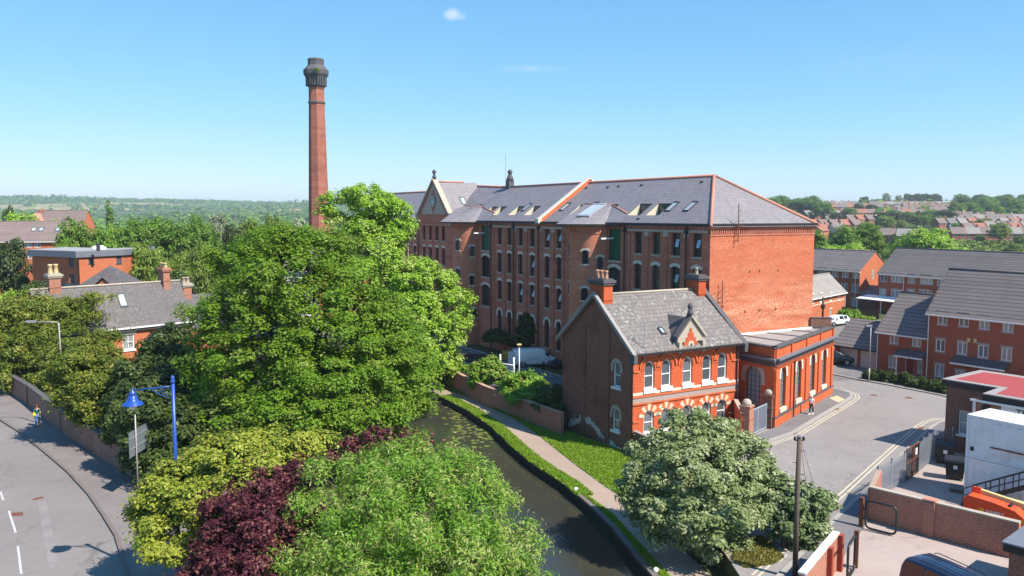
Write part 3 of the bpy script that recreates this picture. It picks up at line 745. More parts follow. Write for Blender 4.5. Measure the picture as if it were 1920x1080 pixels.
grassblades(vergefn(offs(RB, .06), offs(RB, -.9), 52, 81), 26000, .13, L['grass'], 'bank_grass', 'long green grass overhanging the canal edge beside the water')
gp = [tuple(p) for p in PT[5:10]] + [(-.6, 73.8), (4.1, 66.9), (4.3, 68.0), (9.0, 61.1), (10.1, 60.4), (10.35, 54), (10.5, 47)]
struct('lawn', MB().sheet(gp, LZ + .016), M['turf'])
grassblades(inpoly(gp, LZ + .02), 70000, .10, L['grass'], 'lawn_grass', 'green grass between the towpath and the red brick house')
g2 = [tuple(p) for p in PT[9:12]] + [(-6.0, 84.6), (-2.5, 77.1), (1.3, 70.8), (4.0, 66.9), (-.6, 73.8)]
struct('wall_verge', MB().sheet(g2, LZ + .018), M['turf'])
grassblades(inpoly(g2, LZ + .02), 22000, .13, L['grass'], 'wall_verge_grass', 'grass strip at the foot of the car park wall')
g3 = [G(1385, 1012), G(1432, 1008), G(1470, 1046), G(1450, 1058), G(1400, 1066), G(1372, 1050)]
struct('corner_lawn', MB().sheet(g3, .016), M['turf']); grassblades(inpoly(g3), 6000, .12, leaf('dry grass', (.17, .16, .03), (.24, .20, .05), .3), 'corner_grass', 'dry yellowish grass patch under the pale leaved tree')
# lily pads on the canal
pads = MB()
for _ in range(130):
    c = random.choice([(870, 800, 26, 22), (900, 822, 26, 14), (850, 775, 18, 16), (905, 808, 14, 12)])
    x, y = G(random.gauss(c[0], c[2] * .6), random.gauss(c[1], c[3] * .6), LZ - .54); r = random.uniform(.10, .26)
    if polyline_at(RB, y) - .3 < x: continue
    pads.add([(x + r * math.cos(a * .9), y + r * math.sin(a * .9), LZ - .538 + .004 * random.random()) for a in range(7)], [tuple(range(7))])
tag(pads.build('lily_pads', flat('lily pad', (.15, .165, .035), .5, var=.5, wp=True)), 'patch of yellow green lily pads floating on the canal', 'lily pads', kind='stuff')
for i, (u, v, lab) in enumerate(((1080, 921, 'white painted mooring stone on the canal verge, farther one opposite the lawn'), (1230, 1073, 'white painted mooring stone at the canal edge in tree shade, nearest the viewer'))):
    x, y = G(u, v, LZ); tag(MB().lathe([(.15, 0), (.17, .10), (.15, .18), (.09, .24), (.02, .26)], 0, 0, 10).build('mooring_stone', M['white'], None, True, (x, y, LZ)), lab, 'mooring stone', 'mooring stones')
# ------------------------------------------------------------------ the mill
F = MF; EV, RG, WM, LM = 16.1, 20.6, 13.0, 92.0
mill = building('brick_mill', 'long five storey red brick mill with slate roof, round stair towers and clock pediment', 'mill', F)
def mside(u, v): return F.side(u, v, 0.0)
def rowz(s, k): return [(13.25, 2.05, 'r'), (9.85, 2.45, 's'), (6.45, 2.4, 's'), (1.9, 3.25, 'a')][k]
cols = [(9.73, 1.05), (7.07, 1.1), (4.37, 1.15), (1.61, 1.15)] + [(x, 1.0) for x in (36.67, 34.24, 31.63, 28.95, 25.79, 23.3)] + [(x, .95) for x in (59.2, 57.0, 54.8, 52.7)] + [(62.6 + i * 2.45, .95) for i in range(11)]
ops = []; wins = []
TWA, TWB = (18.4, 4.15), (47.0, 4.9)
TW = [(18.45, 3.9), (47.1, 4.6)]
for s, w in cols:
    if s in (23.3,): s = 23.35
    for k_ in range(4):
        z, h, kd = rowz(s, k_)
        if k_ == 3 and 50 < s < 60.5: kd = 'a'
        o = (LM - s, z, w, h, kd); ops.append(o); wins.append(o)
hoist = [(13.4, 1.95), (40.3, 2.2)]
hops = []
for s, w in hoist:
    for z, h, kd in ((12.4, 3.35, 'r'), (9.0, 2.75, 's'), (5.3, 2.75, 's')):
        if s < 20 and z < 6: pass
        hops.append((LM - s, z, w, h, kd))
p0 = (0, LM); dd = (0, -1)
MB().wall(p0, dd, [(0, -.3), (LM, -.3), (LM, EV - .35), (0, EV - .35)], ops + hops, .28).build('wall', M['brick_mill'], mill)
for o in wins:
    window(mill, p0, dd, o, 'mill', M['frame_dark'], M['glass'], .24, M['stone_pale'] if o[4] != 'r' else None, .30, 0.25 if o[4] == 'a' else 0, M['stone'], .16, .06)
M['sash_open'] = glass('tilted sash glass', (.22, .30, .40), (.34, .42, .50), .05, .9)  # pale blue of reflected sky put into the glass colour
for (s_, k_) in ((4.37, 0), (1.61, 0), (4.37, 1), (28.95, 1), (28.95, 2), (23.35, 0), (23.35, 2), (25.79, 0), (31.63, 2), (9.73, 2), (1.61, 2)):
    z, h, kd = rowz(s_, k_); zc = z + h * .55
    sh = MB(); sh.extr([(.12, s_ - .22, zc - .35), (.12, s_ + .22, zc - .35), (.30, s_ + .22, zc + .35), (.30, s_ - .22, zc + .35)], (-.03, 0, .01)); sh.build('open_sash', M['sash_open'], mill)
for o in hops:
    if o[1] > 12: window(mill, p0, dd, o, 'plain', M['dark'], M['green_door'], .16, None, .3, 0, M['stone'], .22, .05, name='loading_door')
    else: window(mill, p0, dd, o, 'dark', M['dark'], M['glass'], .2, M['stone_pale'], .32, 0, M['stone'], .2, .06)
MB().wall((0, 0), (1, 0), [(0, -.3), (WM, -.3), (WM, EV - 1.0), (0, EV - 1.0)]).build('end_wall', M['brick_end'], mill)
MB().wall((WM, 0), (0, 1), [(0, -.3), (LM, -.3), (LM, EV - .35), (0, EV - .35)]).build('rear_wall', M['brick_mill'], mill)
MB().wall((WM, LM), (-1, 0), [(0, -.3), (WM, -.3), (WM, EV), (0, EV)]).build('far_wall', M['brick_mill'], mill)
# dentilled cornice: plain band with dentils
cn = MB(); cn.box(-.09, WM + .09, -.09, 0, EV - .42, EV - .08); cn.box(-.05, WM + .05, -.05, 0, EV - 1.0, EV - .84); cn.box(0, WM, -.012, .2, EV - .84, EV - .42)
for i in range(52): cn.box(i * .25, i * .25 + .12, -.085, -.012, EV - .80, EV - .42)
cn.box(-.12, 0, 0, LM, EV - .35, EV - .08)
for i in range(180):
    y = .2 + i * .5
    if 13 < y < 0: continue
    cn.box(-.09, 0, y, y + .24, EV - .60, EV - .35)
cn.build('cornice', M['brick_mill'], mill)
gt = MB(); gt.box(-.34, -.13, -.30, LM, EV - .10, EV + .06); gt.box(-.13, WM + .34, -.34, -.13, EV - .10, EV + .06); gt.build('gutter', M['dark'], mill)
# stone strings, pilaster strips between bays
for s in (2.95, 5.7, 8.4, 11.1, 22.55, 24.5, 30.3, 32.95, 35.4, 38.1): MB().box(-.07, 0, s - .24, s + .24, 0, EV - 1.0).build('pilaster', M['brick_mill'], mill)
for a, b in ((.3, 11.6), (22.6, 38.6), (51.0, 60.5), (61.3, LM - .5)): MB().box(-.10, 0, a, b, 15.36, 15.56).build('stone_band', M['stone'], mill)
for s in (2.95, 5.7, 8.4, 24.5, 27.2, 30.3, 32.95): MB().box(-.095, 0, s - .33, s + .33, 14.95, 15.35).build('stone_block', M['stone'], mill)
dpm = [11.55, 2.8, 27.35, 38.55, 32.95, 60.9]
for s in dpm:
    d_ = MB().tube([(-.22, s, .1), (-.22, s, EV - .5), (-.26, s, EV - .1)], .075, 6); d_.box(-.36, -.1, s - .16, s + .16, EV - .85, EV - .5); d_.build('downpipe', M['dark'], mill)
# slope of the long roof with terrace cut-outs and rooflights
rise = RG - EV; run = 6.5; SL = math.hypot(rise, run)
ux, uz = run / SL, rise / SL
def slp(u, v):                       # photo point on the front slope -> (s along, t up the slope)
    d = ray(u, v); D = Vector((d.x, d.y)); ox = -F.o.dot(F.ex)
    # point x = D.ex*t+ox ; z = CAMH+d.z t ; plane: (z-EV)*run = x*rise
    t = (ox * rise - (CAMH - EV) * run) / (d.z * run - D.dot(F.ex) * rise)
    return F.l(D.x * t, D.y * t)[1], (CAMH + d.z * t - EV) / uz
E0 = .36
hol = []; terr = []
for (ua, va, ub, vb, w) in ((1178, 392, 1222, 372.5, 1.9), (1214, 392, 1258, 371.5, 1.9), (1069, 393, 1105, 375.5, 1.75), (1128, 390, 1161, 374, 1.65)):
    s1, t1 = slp(ua + 10, va - 2); s2, t2 = slp(ub, vb)
    sL = slp(ua + 28, va - 1)[0]; sc = slp(ub - 6, vb + 9)[0]
    terr.append((sc + .25, 1.35, 3.35, w))
for (u, v) in ((921 + 12, 383 + 1), (938 + 13, 383), (975 + 8, 383), (1016 - 2, 382), (887, 381)):
    terr.append((slp(u, v)[0], 1.35, 3.25, 1.6))
terr = sorted(terr)
lo = [(0 - E0 * .9, -E0), (27, -E0), (46, -E0), (LM, -E0), (LM, SL), (6.5, SL)]
hl = [[(a - w / 2, t1), (a + w / 2, t1), (a + w / 2, t2), (a - w / 2, t2)] for a, t1, t2, w in terr]
loops = [[Vector((a, b, 0)) for a, b in l] for l in [lo] + hl]
fl = [p for l in loops for p in l]; T = geometry.tessellate_polygon(loops)
def SP(s, t, off=0.0): return (t * ux - off * uz, s, EV + t * uz + off * ux)
rf = MB(); rf.add([SP(p.x, p.y) for p in fl], [tuple(t) for t in T])
hx = .36
rf.add([(-hx * .8, -.34, EV - hx * uz), (WM + hx * .8, -.34, EV - hx * uz), (6.5, 6.5, RG)], [(0, 1, 2)])
rf.add([(WM + .3, -.33, EV - .2), (WM + .3, LM, EV - .2), (6.5, LM, RG), (6.5, 6.5, RG)], [(0, 1, 2, 3)])
rf.build('roof', M['slate'], mill)
for a, t1, t2, w in terr:
    tz = MB(); A = SP(a, t1); B_ = SP(a, t2); wb = MB()
    x1, z1 = A[0], A[2]; x2, z2 = B_[0], B_[2]
    ch = MB()
    ch.add([(x1, a - w / 2, z1 - .02), (x2, a - w / 2, z1 - .02), (x2, a - w / 2, z2)], [(0, 1, 2)]); ch.add([(x1, a + w / 2, z1 - .02), (x2, a + w / 2, z1 - .02), (x2, a + w / 2, z2)], [(0, 2, 1)])
    t_ = ch.build('roof_terrace', M['cream'], mill)
    MB().add([(x1, a - w / 2, z1), (x2, a - w / 2, z1), (x2, a + w / 2, z1), (x1, a + w / 2, z1)], [(0, 1, 2, 3)]).build('floor', M['lead'], t_)
    wb.box(x2 - .03, x2 + .05, a - w / 2, a + w / 2, z1, z2); wb.build('door', M['dark'], t_)
    gb = MB(); gb.add([(x2 - .05, a - w / 2 + .12, z1 + .1), (x2 - .05, a - .05, z1 + .1), (x2 - .05, a - .05, z2 - .15), (x2 - .05, a - w / 2 + .12, z2 - .15)], [(0, 1, 2, 3)])
    gb.add([(x2 - .05, a + .05, z1 + .1), (x2 - .05, a + w / 2 - .12, z1 + .1), (x2 - .05, a + w / 2 - .12, z2 - .15), (x2 - .05, a + .05, z2 - .15)], [(0, 1, 2, 3)]); gb.build('pane', M['glass'], t_)
def rooflight(par, s, t, w, h, fn, name='rooflight'):
    f = MB()
    def bx(a0, a1, b0, b1, o0, o1): f.add([fn(a, b, o) for o in (o0, o1) for a, b in ((a0, b0), (a1, b0), (a1, b1), (a0, b1))], [(3, 2, 1, 0), (4, 5, 6, 7), (0, 1, 5, 4), (1, 2, 6, 5), (2, 3, 7, 6), (3, 0, 4, 7)])
    k_ = .10
    bx(s - w / 2, s - w / 2 + k_, t, t + h, -.02, .10); bx(s + w / 2 - k_, s + w / 2, t, t + h, -.02, .10)
    bx(s - w / 2 + k_, s + w / 2 - k_, t, t + k_, -.02, .10); bx(s - w / 2 + k_, s + w / 2 - k_, t + h - k_, t + h, -.02, .13)
    o = f.build(name, M['frame_dark'], par)
    p = MB(); p.add([fn(a, b, .06) for a, b in ((s - w / 2 + k_, t + k_), (s + w / 2 - k_, t + k_), (s + w / 2 - k_, t + h - k_), (s - w / 2 + k_, t + h - k_))], [(0, 1, 2, 3)]); p.build('pane', M['rooflight'], o); return o
for (u, v) in ((1276, 374), (1311, 373), (1124, 377), (1071, 379), (998, 381), (905, 383)):
    s, t = slp(u, v); rooflight(mill, s, 2.0 if u > 1200 else 2.2, .80, 1.5, SP)
# vents on the slope
for (u, v) in ((1203, 348), (1160, 350), (1140, 351.5), (1316, 342), (1197, 411), (1100, 353)):
    s, t = slp(u, v); q = SP(s, t, .03); MB().box(q[0] - .08, q[0] + .12, s - .15, s + .15, q[2] - .06, q[2] + .10).build('roof_vent', M['dark'], mill)
# ridge and hip tiles
for a, b in (((6.5, 6.5, RG + .02), (6.5, 45.8, RG + .02)), ((6.5, 63.5, RG + .02), (6.5, LM, RG + .02)), ((-.28, -.34, EV - .13), (6.5, 6.5, RG + .03)), ((WM + .28, -.34, EV - .13), (6.5, 6.5, RG + .03))):
    MB().tube([a, b], .15, 8).build('ridge_tiles', M['ridge'], mill, True)
# parapet gable across the roof at s = 27
gp = MB(); pts = [(-.35, 27, EV - .3), (6.5, 27, RG + .5), (WM + .35, 27, EV - .3), (WM + .35, 27, EV - .5), (-.35, 27, EV - .5)]
gp.extr([(-.30, 26.85, EV - .4), (-.30, 26.85, EV + .22), (6.5, 26.85, RG + .45), (WM + .3, 26.85, EV + .22), (WM + .3, 26.85, EV - .4)], (0, .4, 0)); gp.build('gable_parapet', M['terra'], mill)
gc = MB()
for sx in (0, 1):
    a = (-.45, 26.75, EV + .14) if not sx else (WM + .45, 26.75, EV + .14)
    gc.extr([a, (6.5, 26.75, RG + .46), (6.5, 26.75, RG + .64), (a[0], 26.75, a[2] + .2)], (0, .6, 0))
gc.box(-.62, -.15, 26.7, 27.4, EV - .15, EV + .32); gc.build('coping', M['stone_pale'], mill)
# towers (half round, with roofs and slit windows)
TWM = brick('tower brick', (.52, .140, .064), (.40, .095, .048), (.38, .24, .17), soot=.22, pale=.35)
TE = 1.2
def tower(s0, s1, zt, spans, ops_):
    c = (s0 + s1) / 2; r = (s1 - s0) / 2; dep = r; n = 44
    mb = MB(); ring = [(-dep * math.sin(math.pi * i / n) , c + r * math.cos(math.pi * i / n)) for i in range(n + 1)]
    vs = [(x, y, z) for z in (-.3, zt) for x, y in ring]; mb.add(vs, [(i, i + 1, i + 2 + n, i + 1 + n) for i in range(n)])
    t_ = mb.build('stair_tower', TWM, mill)
    cb = MB()
    for i in range(n):
        for (z0, z1, pr) in ((zt - .5, zt - .05, .07), (zt - .95, zt - .82, .05)):
            a, b = Vector(ring[i]), Vector(ring[i + 1]); m_ = (a + b) / 2 - Vector((0, c)); k_ = 1 + pr / max(m_.length, .1)
            def e(p): q = (p - Vector((0, c))) * k_ + Vector((0, c)); return (q.x, q.y)
            cb.add([(*a, z0), (*b, z0), (*e(b), z0), (*e(a), z0), (*a, z1), (*b, z1), (*e(b), z1), (*e(a), z1)], [(0, 1, 2, 3), (3, 2, 6, 7), (4, 5, 6, 7)])
        if i % 2:
            a, b = ring[i], ring[i + 1]; cb.obox(a, b, .13, zt - .82, zt - .5)
    cb.build('cornice', TWM, t_)
    for ang, z, w, h in ops_:
        a = math.pi * ang / 180; x, y = -dep * math.sin(a) , c + r * math.cos(a)
        e = 1e-3; x2, y2 = -dep * math.sin(a + e) , c + r * math.cos(a + e)
        d = Vector((x2 - x, y2 - y)).normalized() * -1
        d = Vector((d.x, d.y)); n_ = Vector((d.y, -d.x))
        if n_.x > 0: d = -d
        window(mill, (x, y), d, (0, z, w, h, 's'), 'plain', M['frame_dark'], M['glass'], -.085, M['stone_pale'], .2, .12, M['stone_pale'], .14, .07)
    return c, r, dep
def angs(s0, s1, u, v):
    c = (s0 + s1) / 2; r = dep = (s1 - s0) / 2; best = None
    for i in range(5, 176):
        a = R(i); p = F.w(-dep * math.sin(a) , c + r * math.cos(a))
        d = (p.y * math.cos(PITCH)); uu = 960 + FPX * p.x / (p.y * math.cos(PITCH) + 5 * math.sin(PITCH) * .3)
        # front-facing only
        nx = Vector(F.w(-math.sin(a), math.cos(a))) - Vector(F.w(0, 0))
        if nx.dot(Vector((p.x, p.y))) > 0: continue
        if best is None or abs(uu - u) < best[0]: best = (abs(uu - u), i, p.y)
    return best[1], CAMH - (v - 401) / 1566 * best[2]
T2 = (14.6, 19.45); T1 = (42.3, 46.85)
def tops(T_, px):
    o = []
    for u, v0, v1, w in px:
        a, zb = angs(*T_, u, v1); a, zt_ = angs(*T_, u, v0); o.append((a, zb, w, max(zt_ - zb, .6)))
    return o
tower(*T2, EV - .15, None, tops(T2, [(1064.5, 455, 479, .45), (1098, 469, 495, .70), (1125, 481, 505, .58), (1062, 529, 552, .45), (1097, 540, 564, .70), (1062, 597, 613, .45)]))
tower(*T1, EV - .15, None, tops(T1, [(858.5, 450, 469, .66), (884.5, 461, 481, .56), (858.5, 503, 521, .66), (884, 516, 535, .56), (889, 579, 596, .56)]))
def towerroof(q0, te, ts, L_, R_, Mp, Tn):
    x0 = -4.0; zE = EV - .12; q1 = te + .15
    fr = [(-.38, q0, zE), (-.42, ts - .25, zE), (-1.5, ts - .2, zE), (-2.75, ts + .45, zE), (x0 + .15, ts + 1.6, zE), (x0, te - 1.6, zE), (-2.9, te - .3, zE), (-1.4, te + .3, zE), (-.3, te + .35, zE)]
    l, r, m = (SP(*slp(*L_), .05), SP(*slp(*R_), .05), SP(*slp(*Mp), .05))
    P = fr + [l, r, m]; n = len(fr); l, r, m = n, n + 1, n + 2
    mb = MB(); mb.add(P, [(0, m, r)] + [(i, r, i + 1) for i in range(5)] + [(5, r, l)] + [(i, l, i + 1) for i in range(5, n - 1)])
    o = mb.build('tower_roof', M['slate'], mill)
    for a, b in ((l, r), (r, m)): MB().tube([P[a], P[b]], .10, 6).build('ridge_tiles', M['ridge'], o, True)
    g = MB()
    for a, b in zip(fr, fr[1:]): g.obox(a, b, .13, zE - .16, zE - .01)
    g.build('gutter', M['dark'], o)
    MB().sheet([(p[0], p[1]) for p in fr] + [(0, q1), (0, q0)], zE - .17).build('soffit', M['dark'], o)
    A, B_, Tt = Vector(P[3]), Vector(P[5]), (Vector(P[l]) + Vector(P[r])) / 2
    up = Tt - (A + B_) / 2
    def fn(s, t, off=0): return tuple(A.lerp(B_, s) + up * t + Vector((-.5, 0, .85)) * off)
    return fn
fn2 = towerroof(12.0, 19.45, 14.6, (1097, 383.5), (1148, 385), (1176, 400.5), None)
fn1 = towerroof(39.4, 46.85, 42.3, (864, 386), (906, 389), (928, 399.5), None)
def tlight(fn, s0, s1, t0, t1, lift, m, wid):
    e = lift
    f = MB()
    def slabp(a0, a1, b0, b1, o0, o1): f.add([fn(a, b, o) for o in (o0, o1) for a, b in ((a0, b0), (a1, b0), (a1, b1), (a0, b1))], [(3, 2, 1, 0), (4, 5, 6, 7), (0, 1, 5, 4), (1, 2, 6, 5), (2, 3, 7, 6), (3, 0, 4, 7)])
    k_ = wid; kt = wid * 2.2
    slabp(s0, s0 + k_, t0, t1, -.1, e); slabp(s1 - k_, s1, t0, t1, -.1, e); slabp(s0 + k_, s1 - k_, t0, t0 + kt, -.1, e); slabp(s0 + k_, s1 - k_, t1 - kt, t1, -.1, e)
    o = f.build('rooflight', m, mill); p = MB(); p.add([fn(a, b, e - .05) for a, b in ((s0 + k_, t0 + kt), (s1 - k_, t0 + kt), (s1 - k_, t1 - kt), (s0 + k_, t1 - kt))], [(0, 1, 2, 3)]); p.build('pane', M['rooflight'], o)
tlight(fn2, .02, .50, .28, .92, .34, M['galv'], .025); tlight(fn1, .05, .38, .38, .86, .12, M['frame_dark'], .018)
for s in (13.6, 40.6): MB().box(-1.5, 0, s - .08, s + .08, 14.5, 14.66).build('hoist_beam', M['white'], mill)
# clock pediment
ps0, ps1, pc = 49.9, 60.7, 55.1; PZ = 16.5; AP = 21.7
pd = MB(); pd.extr([(-.35, ps0, EV - .6), (-.35, ps1, EV - .6), (-.35, ps1, PZ), (-.35, pc, AP), (-.35, ps0, PZ)], (.55, 0, 0)); ped = pd.build('pediment', M['brick_mill'], mill)
tm = MB(); hw = 3.9
prof = []
nst = 9
for i in range(nst):
    y = hw * (1 - i / nst); z = PZ + .45 + i * (4.0 / nst); prof += [(y, z), (y, z + 4.0 / nst)]
outline_ = [(-.40, pc - y, z) for y, z in prof] + [(-.40, pc + y, z) for y, z in prof[::-1]]
tm.extr(outline_, (.06, 0, 0)); tm.build('tympanum', M['stone'], ped)
lz = MB(); lz.extr([(-.45, pc, PZ + .5), (-.45, pc + 1.15, PZ + 2.3), (-.45, pc, PZ + 4.1), (-.45, pc - 1.15, PZ + 2.3)], (.05, 0, 0)); lz.build('lozenge', M['brick_mill'], ped)
ck = MB(); ck.extr([(-.50, pc + .85 * math.cos(a * math.pi / 12), PZ + 2.3 + .85 * math.sin(a * math.pi / 12)) for a in range(24)], (.05, 0, 0)); clock = ck.build('clock', M['stone_dark'], ped)
cf = MB()
for a in range(12):
    t = a * math.pi / 6; cf.extr([(-.53, pc + r_ * math.cos(t + o_), PZ + 2.3 + r_ * math.sin(t + o_)) for r_, o_ in ((.50, -.13), (.76, -.13), (.76, .13), (.50, .13))], (.03, 0, 0))
cf.extr([(-.53, pc + .34 * math.cos(a * .5236), PZ + 2.3 + .34 * math.sin(a * .5236)) for a in range(12)], (.03, 0, 0)); cf.build('clock_face', M['white'], ped)
MB().box(-.57, -.54, pc - .03, pc + .03, PZ + 2.3, PZ + 2.85).box(-.57, -.54, pc - .4, pc, PZ + 2.27, PZ + 2.33).build('clock_hands', M['dark'], ped)
cpn = MB()
for s in (ps0 - .25, ps1 + .25): cpn.extr([(-.55, s, PZ - .05), (-.55, pc, AP + .02), (-.55, pc, AP + .34), (-.55, s, PZ + .3)], (.75, 0, 0))
for s in (ps0 - .2, ps1 + .2): cpn.box(-.5, .3, s - .3, s + .3, EV - .7, PZ + .6)
cpn.build('coping', M['stone'], ped)
MB().lathe([(.30, AP + .2), (.30, AP + .55), (.20, AP + .7), (.16, AP + .95), (.28, AP + 1.05), (.30, AP + 1.25), (.20, AP + 1.45), (.05, AP + 1.55)], -.2, pc, 10).build('finial', M['stone_dark'], ped, True)
cr = MB(); cr.add([(.0, pc, AP - .2), (6.5, pc, AP - .2), (.0, ps0 + .1, EV + .25), (6.5, ps0 + .1, EV + .25), (0, ps1 - .1, EV + .25), (6.5, ps1 - .1, EV + .25)], [(0, 2, 3, 1), (0, 1, 5, 4)])
cr.add([(2.8, 46, RG - 2.5), (2.8, 64, RG - 2.5), (6.5, 64, RG + .75), (6.5, 46, RG + .0)], [(0, 3, 2, 1)]); cr.add([(6.5, 46, RG), (6.5, 64, RG + .75), (10, 64, RG - 2.5), (10, 46, RG - 2.5)], [(0, 3, 2, 1)])
cr.build('cross_roof', M['slate'], mill)
MB().tube([(-.2, pc, AP - .15), (4.5, pc, AP - .15)], .13, 8).tube([(6.5, 46, RG + .05), (6.5, 64, RG + .8)], .16, 8).build('ridge_tiles', M['ridge'], mill, True)
rooflight(mill, 0, 0, .8, 1.4, lambda s, t, off=0: (3.0 + s, pc - 1.6 - (2.2 - t) * .72, AP - .2 - (1.6 + (2.2 - t) * .72) * 1.03 + off + .05))
fn_ = MB(); fn_.box(6.1, 6.9, 44.9, 45.7, RG - .5, RG + .9); q = fn_.build('ridge_turret', M['stone_dark'], mill)
MB().lathe([(.50, RG + .9), (.46, RG + 1.2), (.28, RG + 1.6), (.22, RG + 1.8), (.32, RG + 1.9), (.34, RG + 2.1), (.22, RG + 2.3), (.04, RG + 2.4)], 6.5, 45.3, 10).build('finial', M['stone_dark'], q, True)
MB().tube([(6.4, 46.3, RG), (6.4, 46.3, RG + 4.6)], .035, 5).build('lightning_rod', M['galv'], mill)
# aerials and cable on the end wall
for (x, z) in ((2.9, 15.5), (1.2, 8.9)):
    a = MB().tube([(x, -.35, z - 1.0), (x, -.35, z + 2.4)], .04, 5).tube([(x, -.35, z - .8), (x, -.0, z - .8)], .03, 5).tube([(x, -.35, z - .3), (x, 0, z - .3)], .03, 5)
    for k_ in range(4): a.tube([(x - .5 + k_ * .1, -.35 - .1 * k_, z + .4 + k_ * .42), (x + .7 - k_ * .1, -.35 + .05 * k_, z + .55 + k_ * .42)], .025, 4)
    a.build('aerial', M['rust'], mill)
for u, v in ((1405.6, 509), (1424, 508), (1459, 507), (1397, 584), (1424, 582), (1454, 579), (1380, 437), (1420, 437), (1444, 437)):
    x, z = F.front(u, v); MB().extr([(x + .10 * math.cos(a * .785), -.04, z + .10 * math.sin(a * .785)) for a in range(8)], (0, .05, 0)).build('wall_tie', M['rust'], mill)
# ------------------------------------------------------------------ canal house
F = HF; HL, HD, HE, HR = 10.8, 9.5, 6.9, 10.5
house = building('canal_house', 'two storey orange red brick house with white sash windows and dark gable beside the towpath', 'house', F)
def hx(u, v): return F.front(u, v)[0]
ux_ = [hx(u, v) for u, v in ((1217.5, 710), (1249.4, 705), (1289.2, 697), (1325.8, 690), (1354.4, 685))]
oU = [(x, 3.82, .98, 2.12, 'a') for x in ux_]; oG = [(x, .42, .98, 1.75, 'a') for x in ux_]
MB().wall((0, 0), (1, 0), [(0, -.4), (HL, -.4), (HL, HE - .05), (0, HE - .05)], oU + oG, .20).build('front_wall', M['brick_house'], house)
for o in oU: window(house, (0, 0), (1, 0), o, 'sash', M['white'], M['glass_house'], .11, M['brick_house'], .26, .25, M['white'], .32, .14)
for o in oG:
    w = window(house, (0, 0), (1, 0), o, 'sash', M['white'], M['glass_house'], .11, None, .26, 0, M['white'], .22, .12)
    # banded arch: pale and red voussoirs
    pv_, rv_ = MB(), MB(); a_ = o[2] / 2; cz = o[1] + o[3] - a_
    for i in range(9):
        t0, t1 = math.pi * i / 9, math.pi * (i + 1) / 9
        r1 = a_ + (.50 if i != 4 else .66)
        q = [(o[0] + r * math.cos(t), -.05, cz + r * math.sin(t)) for r, t in ((a_, t0), (r1, t0), (r1, t1), (a_, t1))]
        (pv_ if i % 2 == 0 else rv_).extr(q, (0, .06, 0))
    pv_.build('pale_voussoirs', M['cream'], house); rv_.build('red_voussoirs', M['terra'], house)
# hood moulds over the upper windows, terracotta
for o in oU:
    a_ = .86; cz = o[1] + o[3] - .49; hm = MB()
    pts = [(o[0] + r * math.cos(math.pi * i / 14), z) for r in (a_,) for i in range(15) for z in (cz + r * math.sin(math.pi * i / 14),)]
    for (xa, za), (xb, zb) in zip(pts, pts[1:]):
        da, db = Vector((xa - o[0], za - cz)).normalized() * .15, Vector((xb - o[0], zb - cz)).normalized() * .15
        hm.extr([(xa, -.11, za), (xb, -.11, zb), (xb + db.x, -.11, zb + db.y), (xa + da.x, -.11, za + da.y)], (0, .12, 0))
    hm.build('hood_mould', M['terra'], house)
MB().box(-.05, HL + .05, -.09, .0, 3.24, 3.40).build('string_course', M['terra'], house)
MB().box(-.02, HL + .02, -.05, .0, 3.42, 3.62).build('string_course', M['stone_pale'], house)
MB().box(-.02, HL + .02, -.03, .0, 2.82, 3.22).build('patterned_band', M['stone_pink'], house)
MB().box(-.05, HL + .05, -.10, .0, 2.70, 2.81).build('string_course', M['terra'], house)
for x0, x1 in ((0, ux_[0] - 1.02), (ux_[-1] + 1.02, HL)): MB().box(x0, x1, -.09, 0, 5.18, 5.32).build('impost', M['terra'], house); MB().box(x0, x1, -.08, 0, 1.35, 1.48).build('impost', M['terra'], house)
dn = MB(); dn.box(-.03, HL + .03, -.14, 0, HE - .14, HE - .03); dn.box(-.03, HL + .03, -.05, 0, HE - .50, HE - .42)
for i in range(46): dn.box(i * .235, i * .235 + .12, -.12, 0, HE - .42, HE - .14)
dn.build('dentil_course', M['terra'], house)
# gable walls
pg = [(0, -1.4), (HD, -1.4), (HD, HE), (HD / 2, HR - .1), (0, HE)]
gz = [(F.side(1156, 732)[0], 3.75, .95, 2.0, 'a'), (F.side(1154.5, 820)[0], .35, .95, 1.75, 'a')]
ops_ = [(HD - o[0], *o[1:]) for o in gz]
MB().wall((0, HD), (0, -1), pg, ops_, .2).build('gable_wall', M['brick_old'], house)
for o in ops_: window(house, (0, HD), (0, -1), o, 'sash', M['white'], M['glass_house'], .11, M['stone'], .24, .35, M['white'], .18, .12)
MB().wall((HL, 0), (0, 1), pg).build('gable_wall', M['brick_house'], house)
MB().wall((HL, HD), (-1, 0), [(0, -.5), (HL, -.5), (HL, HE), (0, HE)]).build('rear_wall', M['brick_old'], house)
# peeling whitewash low on the gable, as its own thin irregular coat
ww = MB(); 
for i in range(360):
    t = random.random(); y = HD - (1.0 + 6.9 * t); zb = -.75 + 1.2 * math.exp(-((t - .38) / .30) ** 2) + random.gauss(0, .13) - .35 * t
    s_ = random.uniform(.03, .14); ww.add([(-.008 - random.random() * .006, y + s_ * random.uniform(.5, 1.6) * math.cos(a * 1.05), zb + s_ * math.sin(a * 1.05)) for a in range(6)], [tuple(range(6))])
ww.build('peeling_whitewash', M['stone_pale'], house)
for y in (2.9, 6.1): MB().box(-.09, 0, y - .0, y + .55, -1.3, 8.2).build('pilaster', M['brick_old'], house)
